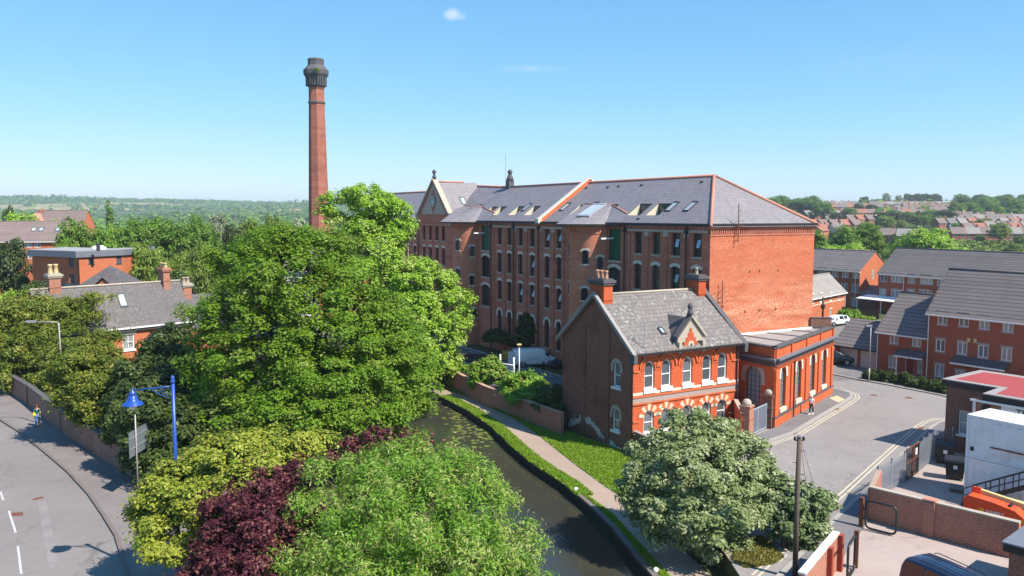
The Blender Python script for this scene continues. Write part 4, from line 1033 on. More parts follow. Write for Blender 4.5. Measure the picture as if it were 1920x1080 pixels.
# roof
rz_ = HR; ov = .42; k_ = (HR - HE) / (HD / 2)
def slab(mb, a, b, c, d, th=.12): mb.extr([a, b, c, d], (0, 0, -th)); return mb
r1 = slab(MB(), (-.25, -ov, HE - ov * k_ + .12), (HL + .25, -ov, HE - ov * k_ + .12), (HL + .25, HD / 2, HR + .12), (-.25, HD / 2, HR + .12)).build('roof', M['slate_old'], house)
slab(MB(), (-.25, HD + ov, HE - ov * k_ + .12), (-.25, HD / 2, HR + .12), (HL + .25, HD / 2, HR + .12), (HL + .25, HD + ov, HE - ov * k_ + .12)).build('rear_roof', M['slate_old'], house)
MB().tube([(-.1, HD / 2, HR + .15), (HL, HD / 2, HR + .15)], .11, 6).build('ridge_tiles', M['stone'], house, True)
for x0, x1, m_ in ((-.40, -.10, 'felt'), (HL + .02, HL + .50, 'stone_dark')):
    for sy in (0, 1):
        e = -ov - .12 if sy == 0 else HD + ov + .12; ze = HE - ov * k_ + .08
        MB().extr([(x0, e, ze - .05), (x1, e, ze - .05), (x1, HD / 2, HR + .42), (x0, HD / 2, HR + .42)], (0, 0, -.34)).build('coping', M[m_], house)
for x in (-.25, HL + .22): MB().box(x - .16, x + .16, -.62, -.04, HE - .95, HE - .28).build('kneeler', M['stone_dark'], house)
MB().box(-.05, HL + .05, -ov - .17, -ov + .02, HE - ov * k_ - .08, HE - ov * k_ + .06).build('gutter', M['dark'], house)
for x in (.05, HL - .05): MB().tube([(x - .2, -.1, .05), (x - .2, -.1, HE - .35), (x - .2, -.35, HE - .2)], .065, 6).build('downpipe', M['dark'], house)
# chimneys
def stack(par, x, y, w, d, z0, z1, bm, pm, pots, cap='stone_dark', along='x', potz=.75, potr=.17, name='chimney'):
    m = MB(); m.box(x - w / 2, x + w / 2, y - d / 2, y + d / 2, z0, z1); m.box(x - w / 2 - .05, x + w / 2 + .05, y - d / 2 - .05, y + d / 2 + .05, z1 - (z1 - z0) * .42, z1 - (z1 - z0) * .38)
    c = m.build(name, bm, par)
    MB().box(x - w / 2 - .12, x + w / 2 + .12, y - d / 2 - .12, y + d / 2 + .12, z1, z1 + .16).box(x - w / 2 - .2, x + w / 2 + .2, y - d / 2 - .2, y + d / 2 + .2, z1 + .16, z1 + .36).box(x - w / 2 - .06, x + w / 2 + .06, y - d / 2 - .06, y + d / 2 + .06, z1 + .36, z1 + .48).build('cap', M[cap], c)
    for i in range(pots):
        t = (i - (pots - 1) / 2) * ((w if along == 'x' else d) / pots) * 1.0
        px, py = (x + t, y) if along == 'x' else (x, y + t)
        MB().lathe([(potr * 1.15, z1 + .46), (potr * 1.1, z1 + .55), (potr * .85, z1 + .46 + potz * .8), (potr * 1.05, z1 + .46 + potz * .84), (potr * 1.0, z1 + .46 + potz), (potr * .7, z1 + .46 + potz), (potr * .65, z1 + .46 + potz * .7)], px, py, 10).build('chimney_pot', pm, c, True)
    return c
stack(house, .52, HD / 2, .85, 1.75, 8.6, 11.45, M['brick_house'], M['pot'], 3, 'stone_dark', 'y', .66, .15)
stack(house, HL - .35, HD / 2, .80, 1.5, 8.6, 11.4, M['brick_house'], M['stone'], 1, 'stone_dark', 'y', .6, .15)
# stone gablet
gx = hx(1292, 640); gb = MB(); Z0, Z1 = 6.6, 9.0; hw = 1.28
gb.extr([(gx - hw, -.16, Z0 + .55), (gx + hw, -.16, Z0 + .55), (gx + hw, -.16, Z0 + 1.0), (gx, -.16, Z1), (gx - hw, -.16, Z0 + 1.0)], (0, .3, 0)); g_ = gb.build('gablet', M['stone'], house)
stp = [(gx - 1.05, HE - .55)]; prof = [(1.05, 6.55), (1.05, 6.85), (.80, 6.85), (.80, 7.15), (.55, 7.15), (.55, 7.5), (.32, 7.5), (.32, 7.85), (.13, 7.85), (.13, 8.2)]
MB().extr([(gx - a * .88, -.21, z) for a, z in prof] + [(gx + a * .88, -.21, z) for a, z in prof[::-1]], (0, .1, 0)).build('stepped_panel', M['brick_house'], g_)
MB().extr([(gx + .30 * math.cos(a * .4488), -.26, 6.92 + .30 * math.sin(a * .4488)) for a in range(14)], (0, .06, 0)).build('roundel', M['cream'], g_)
MB().extr([(gx + .13 * math.cos(a * .628), -.28, 6.92 + .13 * math.sin(a * .628)) for a in range(10)], (0, .03, 0)).build('roundel_boss', M['stone_dark'], g_)
for s_ in (-1, 1): MB().extr([(gx + s_ * (hw + .22), -.34, Z0 + .80), (gx, -.34, Z1 + .06), (gx, -.34, Z1 + .30), (gx + s_ * (hw + .22), -.34, Z0 + 1.04)], (0, .55, 0)).build('coping', M['stone_dark' if s_ < 0 else 'stone'], g_)
MB().extr([(gx - hw, .1, Z0 + .9), (gx, .1, Z1), (gx, 2.9, Z1), (gx - hw, 1.3, Z0 + .9)], (0, 0, -.1)).extr([(gx + hw, .1, Z0 + .9), (gx, .1, Z1), (gx, 2.9, Z1), (gx + hw, 1.3, Z0 + .9)], (0, 0, -.1)).build('gablet_roof', M['slate_dark'], g_)
MB().lathe([(.26, Z1 + .2), (.24, Z1 + .5), (.14, Z1 + .62), (.20, Z1 + .75), (.23, Z1 + .95), (.12, Z1 + 1.12), (.02, Z1 + 1.18)], gx, -.08, 10).build('finial', M['stone_dark'], g_, True)
for s_ in (-1, 1): MB().box(gx + s_ * 1.2 - .14, gx + s_ * 1.2 + .14, -.42, -.02, 6.35, 7.2).build('corbel', M['stone'], g_)
rooflight(house, gx - 1.75, .95, .5, .75, lambda s, t, off=0: (s, .1 + t * .78, HE + .12 + (.1 + t * .78) * k_ + off + .05))
a = MB().tube([(.9, -.15, 5.9), (.9, -.15, 9.0)], .03, 5)
for i in range(3): a.tube([(.65, -.15, 8.1 + .35 * i), (1.15, -.15, 8.15 + .35 * i)], .022, 4)
a.build('aerial', M['galv'], house)
MB().box(hx(1237, 798) - .16, hx(1237, 798) + .16, -.03, 0, .98, 1.32).build('name_plate', M['dark'], house)
q = F.w(-.25, -.25)
# ------------------------------------------------------------------ engine house
EX0 = Vector((20.75, 64.82)); EF = Fr(20.75, 64.82, 36.8); F = EF; EL, EZ = 15.66, 6.55
eng = building('engine_house', 'flat roofed orange brick engine house with tall round arched windows on the pavement', 'engine house', F)
mloc = lambda x, y: F.l(*MF.w(x, y))
SLEFT = mloc(.22, -.02); SRIGHT = mloc(WM - .1, -.02)
xs = [F.front(u, v)[0] for u, v in ((1468, 735), (1497.5, 715), (1523.5, 695), (1545.5, 675))]
ops_ = [(x, 1.35, 1.30, 3.42, 'a') for x in xs]
MB().wall((0, 0), (1, 0), [(0, -.2), (EL, -.2), (EL, 5.0), (0, 5.0)], ops_, .30).build('front_wall', M['brick_engine'], eng)
for o in ops_: window(eng, (0, 0), (1, 0), o, 'iron', M['frame_dark'], M['glass_eng'], .20, M['stone_pale'], .34, .30, M['stone_pale'], .34, .10)
dl_ = Vector((-SLEFT[0], -SLEFT[1])); Lw = dl_.length
ow = [(Lw - 2.25, 1.35, 1.75, 3.35, 'a')]
MB().wall(SLEFT, dl_, [(0, -.2), (Lw, -.2), (Lw, 5.0), (0, 5.0)], ow, .32).build('side_wall', M['brick_engine'], eng)
window(eng, SLEFT, dl_, ow[0], 'iron', M['frame_dark'], M['glass_eng'], .26, M['stone'], .40, .5, None)
dr_ = Vector((SRIGHT[0] - EL, SRIGHT[1])); Lr = dr_.length
MB().wall((EL, 0), dr_, [(0, -.2), (Lr, -.2), (Lr, 5.0), (0, 5.0)]).build('side_wall', M['brick_engine'], eng)
pl = [(0, 0), (EL, 0), SRIGHT, SLEFT]
def ring(mb, o0, o1, z0, z1):
    # a band round the front and two sides, from offset o0 out to o1
    for a, b in ((SLEFT, (0, 0)), ((0, 0), (EL, 0)), ((EL, 0), SRIGHT)):
        a, b = Vector(a), Vector(b); d = (b - a).normalized(); n = Vector((d.y, -d.x))
        a2, b2 = (a, b)
        if (a - Vector((0, 0))).length < .01 or (a - Vector((EL, 0))).length < .01: a2 = a - d * 0
        mb.prism([a2 + n * o1, b2 + n * o1 + (d * o1 * .7 if b2 != Vector(SRIGHT) else Vector((0, 0))), b2 - n * o0, a2 - n * o0], z0, z1)
    return mb
ring(MB(), .2, .06, 5.0, 5.3).build('frieze', M['blue_brick'], eng); ring(MB(), .2, .26, 5.3, 5.46).build('cornice', M['blue_brick'], eng); ring(MB(), .2, .38, 5.46, 5.62).build('cornice', M['lead'], eng)
ring(MB(), .30, .0, 5.62, EZ - .14).build('parapet', M['brick_engine'], eng)
ring(MB(), .42, .14, EZ - .14, EZ).build('parapet_coping', M['stone_dark'], eng)
for a, b in ((SLEFT, (0, 0)), ((0, 0), (EL, 0))):
    L0 = (Vector(b) - Vector(a)).length; d = (Vector(b) - Vector(a)).normalized(); n = Vector((d.y, -d.x)); nn = 5 if L0 > 10 else 2
    for i in range(nn):
        s = L0 * i / (nn - 1); s = min(max(s, .22), L0 - .22); c = Vector(a) + d * s
        MB().prism([c - d * .22 + n * .10, c + d * .22 + n * .10, c + d * .22, c - d * .22], 5.62, EZ - .14).build('parapet_pier', M['brick_engine'], eng)
    ms = MB()
    for i in range(int(L0 / .24)): c = Vector(a) + d * (i * .24 + .1); ms.prism([c + n * .17, c + d * .12 + n * .17, c + d * .12, c], 4.84, 5.0)
    ms.prism([Vector(a) + n * .05, Vector(b) + n * .05, Vector(b), Vector(a)], 4.66, 4.84); ms.build('dentil_course', M['brick_engine'], eng)
for i in range(5):
    s = [.30, (xs[0] + xs[1]) / 2, (xs[1] + xs[2]) / 2, (xs[2] + xs[3]) / 2, EL - .30][i]
    MB().box(s - .26, s + .26, -.11, 0, 0, 4.66).build('pilaster', M['brick_engine'], eng)
MB().box(-.08, EL + .08, -.15, 0, .78, .92).build('plinth_band', M['blue_brick'], eng)
MB().box(-.06, EL + .06, -.13, 0, 0, .78).build('plinth', M['brick_engine'], eng)
MB().tube([((xs[0] + xs[1]) / 2 + .35, -.14, .1), ((xs[0] + xs[1]) / 2 + .35, -.14, 5.0)], .07, 6).build('downpipe', M['dark'], eng)
er = MB(); er.sheet(pl, EZ - .22); er.build('roof', M['felt'], eng)
for t in (.28, .52, .76): MB().obox(Vector((0, 0)).lerp(Vector((EL, 0)), t), Vector(SLEFT).lerp(Vector(SRIGHT), t), .22, EZ - .215, EZ - .15).build('roof_seam', M['lead'], eng)
MB().obox(Vector(SLEFT) + Vector((.05, -.12)), Vector(SRIGHT) + Vector((-.3, -.12)), .25, EZ - .21, EZ - .06).build('flashing', M['white'], eng)
d0 = Vector(SRIGHT); MB().obox(Vector((EL - .25, .15)), d0 + Vector((-.2, 0)), .3, EZ - .2, EZ + .75).build('raised_parapet', M['brick_brown'], eng)
MB().obox(Vector((EL - .25, .15)), d0 + Vector((-.2, 0)), .38, EZ + .75, EZ + .82).build('coping', M['stone_dark'], eng)
# ------------------------------------------------------------------ gate and its piers
GA, GB = Vector(G(1403, 820)), Vector(G(1436.5, 803.5)); gd = (GB - GA).normalized(); gn = Vector((gd.y, -gd.x)); grz = math.atan2(gd.y, gd.x)
def pier(p, w, h, bm, lab):
    t_ = thing('gate_pier', lab, 'gate pier', (p.x, p.y, 0), grz, 'gate piers beside the engine house')
    MB().box(-w / 2, w / 2, -w / 2, w / 2, -.1, h).box(-w / 2 - .06, w / 2 + .06, -w / 2 - .06, w / 2 + .06, h, h + .14).box(-w / 2 - .05, w / 2 + .05, -w / 2 - .05, w / 2 + .05, h * .62, h * .66).build('shaft', bm, t_)
    MB().lathe([(w * .42, h + .14), (w * .46, h + .25), (w * .42, h + .42), (w * .28, h + .56), (.05, h + .62)], 0, 0, 14).build('cap', M['stone'], t_, True); return t_
pier(GA - gd * .42, .78, 2.45, M['brick_wall'], 'orange brick gate pier with rounded stone cap next to the canal house')
pier(GB + gd * .42, .80, 2.55, M['brick_brown'], 'dark brick gate pier with rounded stone cap at the engine house corner')
gate = thing('steel_gate', 'blue grey steel bar gate between the two brick gate piers', 'gate', (GA.x, GA.y, 0), grz)
gl = (GB - GA).length
fr = MB()
for z in (.12, 2.0): fr.box(.03, gl - .03, -.03, .03, z - .035, z + .035)
for x in (.05, gl * .5, gl - .05): fr.box(x - .04, x + .04, -.035, .035, .08, 2.06)
fr.build('frame', M['metal_blue'], gate)
br = MB()
for i in range(26): x = .12 + (gl - .24) * i / 25; br.box(x - .018, x + .018, -.015, .015, .15, 1.97)
br.build('bars', M['metal_blue'], gate)
a_, b_ = GA - gd * .85 + gn * -.1, HF.w(HL - .3, -.05)
wl2 = MB(); wl2.obox(a_, b_, .26, -.1, 2.0); w_ = wl2.build('garden_wall', M['brick_house']); tag(w_, 'short orange brick wall joining the canal house corner to its gate pier', 'wall')
MB().obox(a_, b_, .34, 2.0, 2.08).build('coping', M['stone'], w_)
a_, b_ = HF.w(.1, -.15), HF.w(-.1, -2.1)
w_ = MB().obox(a_, b_, .24, -.1, .75).build('garden_wall', M['brick_brown']); tag(w_, 'low dark brick wall at the left foot of the orange house front', 'wall'); MB().obox(a_, b_, .34, .75, .83).build('coping', M['stone_pink'], w_)
# retaining wall between towpath and car park
w_ = MB(); tp = MB()
for a, b in zip(CPW, CPW[1:]): w_.obox(a, b, .34, -1.1, .80); tp.obox(a, b, .40, .80, .88)
wo_ = w_.build('retaining_wall', M['brick_wall']); tag(wo_, 'low red brick wall between the towpath and the car park shrubs', 'wall'); tp.build('coping', M['brick_wall'], wo_)
# ------------------------------------------------------------------ mill chimney
cy = 150.0; cb_ = at(598, 401, cy); 
stackT = thing('mill_chimney', 'tall tapering octagonal brick mill chimney with flared black crown', 'chimney stack', (cb_.x, cy, 0), R(-77))
zt = CAMH + (401 - 116) / 1566 * cy; zz = lambda v: CAMH + (401 - v) / 1566 * cy
r0 = lambda w: w / FPX * cy / 2
MB().lathe([(r0(47), -.5), (r0(37.5), zz(410)), (r0(28.5), zz(196))], 0, 0, 8).build('shaft', M['brick_stack'], stackT)
MB().lathe([(r0(28.4), zz(195)), (r0(28.0), zz(168))], 0, 0, 8).build('neck', M['brick_stack'], stackT)
MB().lathe([(r0(31.5), zz(197.5)), (r0(32), zz(195)), (r0(29), zz(194))], 0, 0, 8).build('band', M['stone_dark'], stackT)
c_ = MB().lathe([(r0(28.5), zz(168)), (r0(30), zz(165)), (r0(31), zz(157)), (r0(40), zz(149)), (r0(45), zz(145)), (r0(46), zz(138)), (r0(45), zz(136.5)), (r0(33), zz(130)), (r0(29), zz(128)), (r0(29), zz(120)), (r0(30), zz(119)), (r0(28), zz(116))], 0, 0, 8).build('crown', M['stone_dark'], stackT)
for i in range(8):
    for j in (-1, 0, 1):
        a = R(22.5 + 45 * i) ; ap = r0(35) * math.cos(math.pi / 8); c = Vector((math.cos(a), math.sin(a))); t_ = Vector((-c.y, c.x))
        p = c * (ap - .35) + t_ * j * ap * .26; q = c * (ap + .22) + t_ * j * ap * .26; MB().obox(p, q, .22, zz(166), zz(150)).build('corbel', M['stone_dark'], c_)
for s_ in (-1, 1):
    me, _ = crown([(s_ * 2.3, .3, zz(141), .5, .5, .35)], 160, .12, clump=.35); obj('weeds', me, L['wood'], stackT)
# ------------------------------------------------------------------ modern estate on the right
def modern(name, label, F, Ln, Dp, ev, rg, rd, wins, wm, tm, group=None, back=None, gables=(1, 1), ov=.35, doors=(), gm=None, verge=.12, sillm='stone_pink', pipes=(), cat='house'):
    """wins: (x, z, w, h, style)"""
    b = building(name, label, cat, F, group); ops = [(x, z, w, h, 'r') for x, z, w, h, s in wins] + [(x, z, w, h, 'r') for x, z, w, h in doors]
    MB().wall((0, 0), (1, 0), [(0, -.6), (Ln, -.6), (Ln, ev), (0, ev)], ops, .10).build('front_wall', wm, b)
    for (x, z, w, h, s) in wins: window(b, (0, 0), (1, 0), (x, z, w, h, 'r'), s, M['white'], M['glass_new'], .06, M[sillm] if sillm else None, .20, 0, M[sillm] if sillm else None, .12, .05)
    gab = [(0, -.6), (Dp, -.6), (Dp, ev), (rd, rg - .12), (0, ev)]
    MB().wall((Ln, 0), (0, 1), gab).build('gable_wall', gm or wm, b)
    MB().wall((0, Dp), (0, -1), [(Dp - a, c) for a, c in gab][::-1]).build('gable_wall', wm, b)
    MB().wall((Ln, Dp), (-1, 0), [(0, -.6), (Ln, -.6), (Ln, ev), (0, ev)]).build('rear_wall', wm, b)
    k = (rg - ev) / rd; k2 = (rg - ev) / (Dp - rd)
    MB().extr([(-verge, -ov, ev - ov * k + .1), (Ln + verge, -ov, ev - ov * k + .1), (Ln + verge, rd, rg + .1), (-verge, rd, rg + .1)], (0, 0, -.11)).build('roof', tm, b)
    MB().extr([(-verge, rd, rg + .1), (Ln + verge, rd, rg + .1), (Ln + verge, Dp + ov, ev - ov * k2 + .1), (-verge, Dp + ov, ev - ov * k2 + .1)], (0, 0, -.11)).build('rear_roof', tm, b)
    MB().tube([(-verge, rd, rg + .10), (Ln + verge, rd, rg + .10)], .11, 6).build('ridge_tiles', tm, b, True)
    MB().box(-verge, Ln + verge, -ov - .12, -ov + .01, ev - ov * k - .08, ev - ov * k + .05).build('gutter', M['white'], b)
    MB().box(-verge + .02, Ln + verge - .02, -ov + .012, -.004, ev - ov * k - .10, ev - ov * k - .03).build('soffit', M['white'], b)
    for x in pipes: MB().tube([(x, -.09, .05), (x, -.09, ev - .3), (x, -ov, ev - ov * k - .05)], .05, 6).build('downpipe', M['white'], b)
    return b
def px(F, lst, w, h, style, zs=None):
    return [(F.front(u, v)[0], F.front(u, v)[1] - h / 2, w, h, style) for u, v in lst]
G1 = Fr(42.69, 84.73, 146)
w3 = px(G1, [(1767, 597.5), (1807, 601), (1845.5, 606), (1890, 611)], 1.0, 1.25, 'upvc') + px(G1, [(1763, 648), (1804, 653), (1843, 659), (1887, 664.5)], 1.0, 1.25, 'upvc') + px(G1, [(1761, 695)], 1.0, 1.3, 'upvc')
for i, (u, v) in enumerate(((1800, 706), (1850, 716), (1893, 722))): w3 += px(G1, [(u, v)], 1.0, 1.25, 'upvc')
b3 = modern('terraced_house', 'three storey red brick estate house behind the red flat roof', G1, 10.2, 8.6, 7.15, 11.2, 3.75, w3, M['brick_new'], M['tile'], 'red brick estate houses facing the street', pipes=(.12, 10.0))
G1b = Fr(*G1.w(10.24, -.25), 146)
w3b = [(1.5 + 2.6 * i, z, 1.0, 1.25, 'upvc') for i in range(4) for z in (.8, 3.3, 5.6)]
modern('terraced_house', 'three storey estate house cut by the right edge of the photo', G1b, 11, 8.6, 7.15, 11.2, 3.75, w3b, M['brick_lit'], M['tile'], 'red brick estate houses facing the street', pipes=(.35,))
for x0 in (G1.front(1793, 690)[0],):
    p = MB(); p.extr([(x0 - .2, -.9, 2.35), (x0 + 5.0, -.9, 2.35), (x0 + 5.0, -.02, 2.95), (x0 - .2, -.02, 2.95)], (0, 0, -.10)); o = p.build('porch_canopy', M['slate_dark'], b3)
    MB().box(x0 - .2, x0 + 5.0, -.94, -.86, 2.16, 2.32).build('fascia', M['white'], o)
for u, v in ((1817, 637.5), (1829, 639)): x, z = G1.front(u, v); MB().box(x - .14, x + .14, -.10, -.0, z - .2, z + .2).build('alarm_box', M['boom'], b3)
G2 = Fr(*G1.w(-5.56, .05), 146)
w2 = px(G2, [(1676, 634.5), (1718.5, 639)], 1.0, 1.2, 'upvc') + px(G2, [(1673.5, 679.5)], 1.0, 1.25, 'upvc') + px(G2, [(1724.5, 690)], .55, 1.15, 'plain')
dx, dz = G2.front(1705, 692)
b2 = modern('terraced_house', 'two storey red brick estate house with dark red door beside the garages', G2, 5.5, 8.4, 4.55, 8.3, 4.2, w2, M['brick_new'], M['tile'], 'red brick estate houses facing the street', doors=[(dx, .05, .95, 2.05)], pipes=(.08,))
window(b2, (0, 0), (1, 0), (dx, .05, .95, 2.05, 'r'), 'plain', M['white'], M['door_red'], .06, name='door')
p = MB(); p.extr([(dx - 1.25, -1.0, 2.25), (dx + 1.9, -1.0, 2.25), (dx + 1.9, -.02, 2.85), (dx - 1.25, -.02, 2.85)], (0, 0, -.10)); o = p.build('porch_canopy', M['slate_dark'], b2)
MB().box(dx - 1.25, dx + 1.9, -1.04, -.96, 2.06, 2.22).build('fascia', M['white'], o); MB().box(dx - .95, dx - .85, -.98, -.88, 0, 2.1).build('porch_post', M['white'], o)
G3 = Fr(*G1.w(-11.1, .5), 146)
gar = building('garage_block', 'pair of brick garages with pale doors and a tiled roof', 'garage', G3)
dops = [(1.75, 0, 2.35, 2.0, 'r'), (4.4, 0, 2.35, 2.0, 'r')]
MB().wall((0, 0), (1, 0), [(0, -.3), (5.5, -.3), (5.5, 2.3), (0, 2.3)], dops, .15).build('front_wall', M['brick_new'], gar)
for o in dops:
    x = o[0]; d_ = MB().box(x - 1.17, x + 1.17, .10, .15, .02, 1.99); 
    for i in range(6): d_.box(x - 1.15, x + 1.15, .085, .10, .08 + .32 * i, .34 + .32 * i)
    d_ = d_.build('garage_door', M['garage'], gar); MB().box(x - .08, x + .08, .06, .084, 1.0, 1.08).build('handle', M['dark'], d_)
MB().wall((0, 6.5), (0, -1), [(0, -.3), (6.5, -.3), (6.5, 2.3), (3.2, 4.8), (0, 2.3)]).build('gable_wall', M['brick_new'], gar)
MB().extr([(-.15, -.35, 2.15), (5.5, -.35, 2.15), (5.5, 3.25, 4.95), (-.15, 3.25, 4.95)], (0, 0, -.11)).extr([(-.15, 3.25, 4.95), (5.5, 3.25, 4.95), (5.5, 6.8, 2.15), (-.15, 6.8, 2.15)], (0, 0, -.11)).build('roof', M['tile'], gar)
MB().box(-.15, 5.5, -.47, -.34, 2.0, 2.12).build('gutter', M['dark'], gar)
# far blocks
GBk = Fr(63.05, 150.4, 146); off = 16.0; FB = Fr(*GBk.w(-off, 0), 146)
wB = px(FB, [(1565.5, 512), (1585, 513.5), (1605, 514.5)], 1.35, 1.35, 'upvc') + px(FB, [(1583, 539), (1603, 541)], 1.3, 1.35, 'upvc') + px(FB, [(1602, 567)], 1.3, 1.35, 'upvc') + px(FB, [(1542, 510)], 2.2, 1.35, 'upvc3')
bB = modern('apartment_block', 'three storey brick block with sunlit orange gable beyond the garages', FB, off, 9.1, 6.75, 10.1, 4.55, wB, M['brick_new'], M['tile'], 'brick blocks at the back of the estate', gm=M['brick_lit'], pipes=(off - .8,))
window(bB, (off, 0), (0, 1), (FB.side(1636, 513, off)[0], 5.1, .5, 1.6, 'r'), 'plain', M['white'], M['glass_new'], -.05)
lt = MB(); lt.extr([(off, -.2, 2.6), (off + 3.6, -.2, 2.6), (off + 3.6, 3.4, 4.0), (off, 3.4, 4.0)], (0, 0, -.12)); lt.build('lean_to_roof', M['tile'], bB); MB().box(off, off + 3.5, 0, 3.3, 0, 2.5).build('lean_to', M['brick_brown'], bB)
GC = Fr(64.6, 146.3, 152); FC = GC
wC = px(FC, [(1657, 520), (1681.5, 521.5), (1709.5, 523), (1737, 525), (1764, 528)], 1.5, 1.45, 'upvc') + px(FC, [(1655, 550), (1681.5, 551.5), (1708, 551.5), (1735, 552.5), (1764, 555)], 1.5, 1.45, 'upvc')
wC = [(x, z, (2.4 if i in (1, 3, 6, 8) else 1.4), h, 'upvc3' if i in (1, 3, 6, 8) else s) for i, (x, z, w, h, s) in enumerate(wC)]
bC = modern('apartment_block', 'long three storey brick block with a wide grey tiled roof behind the estate houses', FC, 46, 9.4, 6.75, 10.9, 4.6, wC, M['brick_new'], M['tile'], 'brick blocks at the back of the estate', pipes=(FC.front(1695, 530)[0],))
cn_ = building('lean_to_canopy', 'white lean-to canopy with laundry at the back of the long brick block', 'canopy', Fr(*FC.w(-.5, -3.2), 152))
MB().extr([(-1.5, 0, 2.2), (9, 0, 2.2), (9, 3.1, 2.7), (-1.5, 3.1, 2.7)], (0, 0, -.12)).build('roof', M['white'], cn_)
for x in (-1.3, 3.6, 8.8): MB().box(x, x + .1, .05, .15, 0, 2.1).build('post', M['white'], cn_)
FD2 = Fr(*FB.w(-13, -1.5), 128)
modern('apartment_block', 'pale roofed end of the far brick block just right of the mill', Fr(*FB.w(-12.2, -4.6), 128.5), 14.2, 9.1, 6.75, 10.1, 4.5, [(3, 5, 1.3, 1.35, 'upvc'), (11.0, 5, 2.2, 1.35, 'upvc3')], M['brick_new'], M['tile_pale'], 'brick blocks at the back of the estate')
FD = Fr(*Fr(57.27, 142.47, 41.6).w(-17, 0), 41.6)
wD = px(FD, [(1524, 560.5), (1539.5, 558.5), (1558.5, 557), (1574, 555.5)], 1.05, 1.35, 'upvc') + px(FD, [(1557.5, 586.5)], 1.05, 1.25, 'upvc')
bD = modern('terraced_house', 'orange brick house with pale tiled roof right beside the mill end wall', FD, 17, 5.8, 3.85, 6.65, 2.85, wD, M['brick_lit'], M['tile_pale'], 'brick blocks at the back of the estate', sillm='stone_pale', pipes=(16.9,))
MB().box(0, 17, -.02, 0, 2.35, 2.5).build('string_course', M['stone_pale'], bD)
# boards, hedges, small things round the estate
fa, fb = Vector(G(1557, 652)), Vector(G(1592, 645)); fz = 2.6
fn_ = thing('board_fence', 'tall grey weathered board fence behind the engine house', 'fence', (*fa, 0), math.atan2((fb - fa).y, (fb - fa).x)); fl_ = (fb - fa).length + 3
bd = MB()
for i in range(int(fl_ / .16)): bd.box(i * .16, i * .16 + .145, -.02, .0, .05, fz + .05 * math.sin(i * 2.1))
bd.build('boards', M['fence_wood'], fn_)
for i in range(4): MB().box(i * fl_ / 3.2, i * fl_ / 3.2 + .1, .001, .1, 0, fz - .1).build('post', M['fence_wood'], fn_)
fa, fb = Vector(G(1578, 594)), Vector(G(1650, 602))
fn_ = thing('board_fence', 'low dark board fence of the garden in front of the far brick blocks', 'fence', (*fa, 0), math.atan2((fb - fa).y, (fb - fa).x)); fl_ = (fb - fa).length
bd = MB()
for i in range(int(fl_ / .2)): bd.box(i * .2, i * .2 + .18, -.02, .0, .05, 1.7)
bd.build('boards', M['timber'], fn_)
for i in range(5): MB().box(i * fl_ / 4.2, i * fl_ / 4.2 + .1, .001, .1, 0, 1.75).build('post', M['timber'], fn_)
def hedge(label, p, q, w, h, n=5000, lm='hedge', size=.12, clump=.35):
    p, q = Vector(p), Vector(q); d = q - p; k_ = max(2, int(d.length / .7)); bl = []
    for i in range(k_ + 1): c = p.lerp(q, i / k_); bl.append((c.x, c.y, h * .48, .62, w * .5, h * .5))
    T = thing('hedge', label, 'hedge', (p.x, p.y, 0)); me, _ = crown([(x - p.x, y - p.y, z, *r) for x, y, z, *r in bl], n, size, clump=clump, flat_=1, shell=(.85, 1.0), inner=.3); obj('foliage', me, L[lm], T)
    st_ = MB(); dd_ = d / 4
    for i in range(4): st_.tube([(dd_.x * (i + .5), dd_.y * (i + .5), -.1), (dd_.x * (i + .5), dd_.y * (i + .5), h * .7)], .04, 5)
    st_.build('stems', M['bark'], T); return T
hedge('clipped dark green hedge in front of the two storey house with the red door', G(1632, 712), G(1681, 720), .9, .95, 9000)
hedge('clipped dark green hedge below the three storey house, nearest the red flat roof', G(1695, 722), G(1775, 739), .9, 1.0, 11000)
hedge('bright green hedge behind the white parked car', G(1578, 606), G(1604, 606), 1.6, 2.0, 4000, 'shrub', .2, .5)
# ------------------------------------------------------------------ red roofed brick building, containers
RA = Fr(*G(1760, 842), 0)
rz1 = 5.15; pA, pB_ = Vector(G(1766, 711, rz1)), Vector(G(1872, 728, rz1)); pN = Vector(G(1793, 688, rz1)); pJ = Vector(G(1850, 740, rz1))
e1 = (pB_ - pA).normalized(); azr = math.degrees(math.atan2(e1.x, e1.y)); F = Fr(pA.x + .25 * e1.x, pA.y + .25 * e1.y, azr)
Lx = (pB_ - pA).length; Dn = F.l(*pN)[1]; jx, jy = F.l(*pJ)
red = building('brick_hall', 'dark brick flat roofed hall with red roof coating and a signboard', 'hall', F)
wx, wz = F.front(1806, 795)
wo1 = [(wx + .25, 1.35, 1.45, 1.75, 'r')]
MB().wall((0, .25), (1, 0), [(0, -.1), (Lx - .5, -.1), (Lx - .5, rz1 - .4), (0, rz1 - .4)], wo1, .15).build('front_wall', M['brick_brown'], red)
window(red, (0, .25), (1, 0), wo1[0], 'sash2', M['white'], M['glass_new'], .10, None, 0, 0, M['white'], .12, .08)
MB().wall((0, Dn), (0, -1), [(0, -.1), (Dn - .25, -.1), (Dn - .25, rz1 - .4), (0, rz1 - .4)]).build('side_wall', M['brick_brown'], red)
xw = Lx - .5
MB().wall((xw, .25), (jx - xw, jy - .0), [(0, -.1), (abs(jy) * 1.0, -.1), (abs(jy), rz1 - .4), (0, rz1 - .4)]).build('return_wall', M['brick_brown'], red)
yj = jy + .25
MB().wall((xw - .25, yj), (1, 0), [(0, -.1), (16, -.1), (16, rz1 - .4), (0, rz1 - .4)]).build('wing_wall', M['brick_wall'], red)
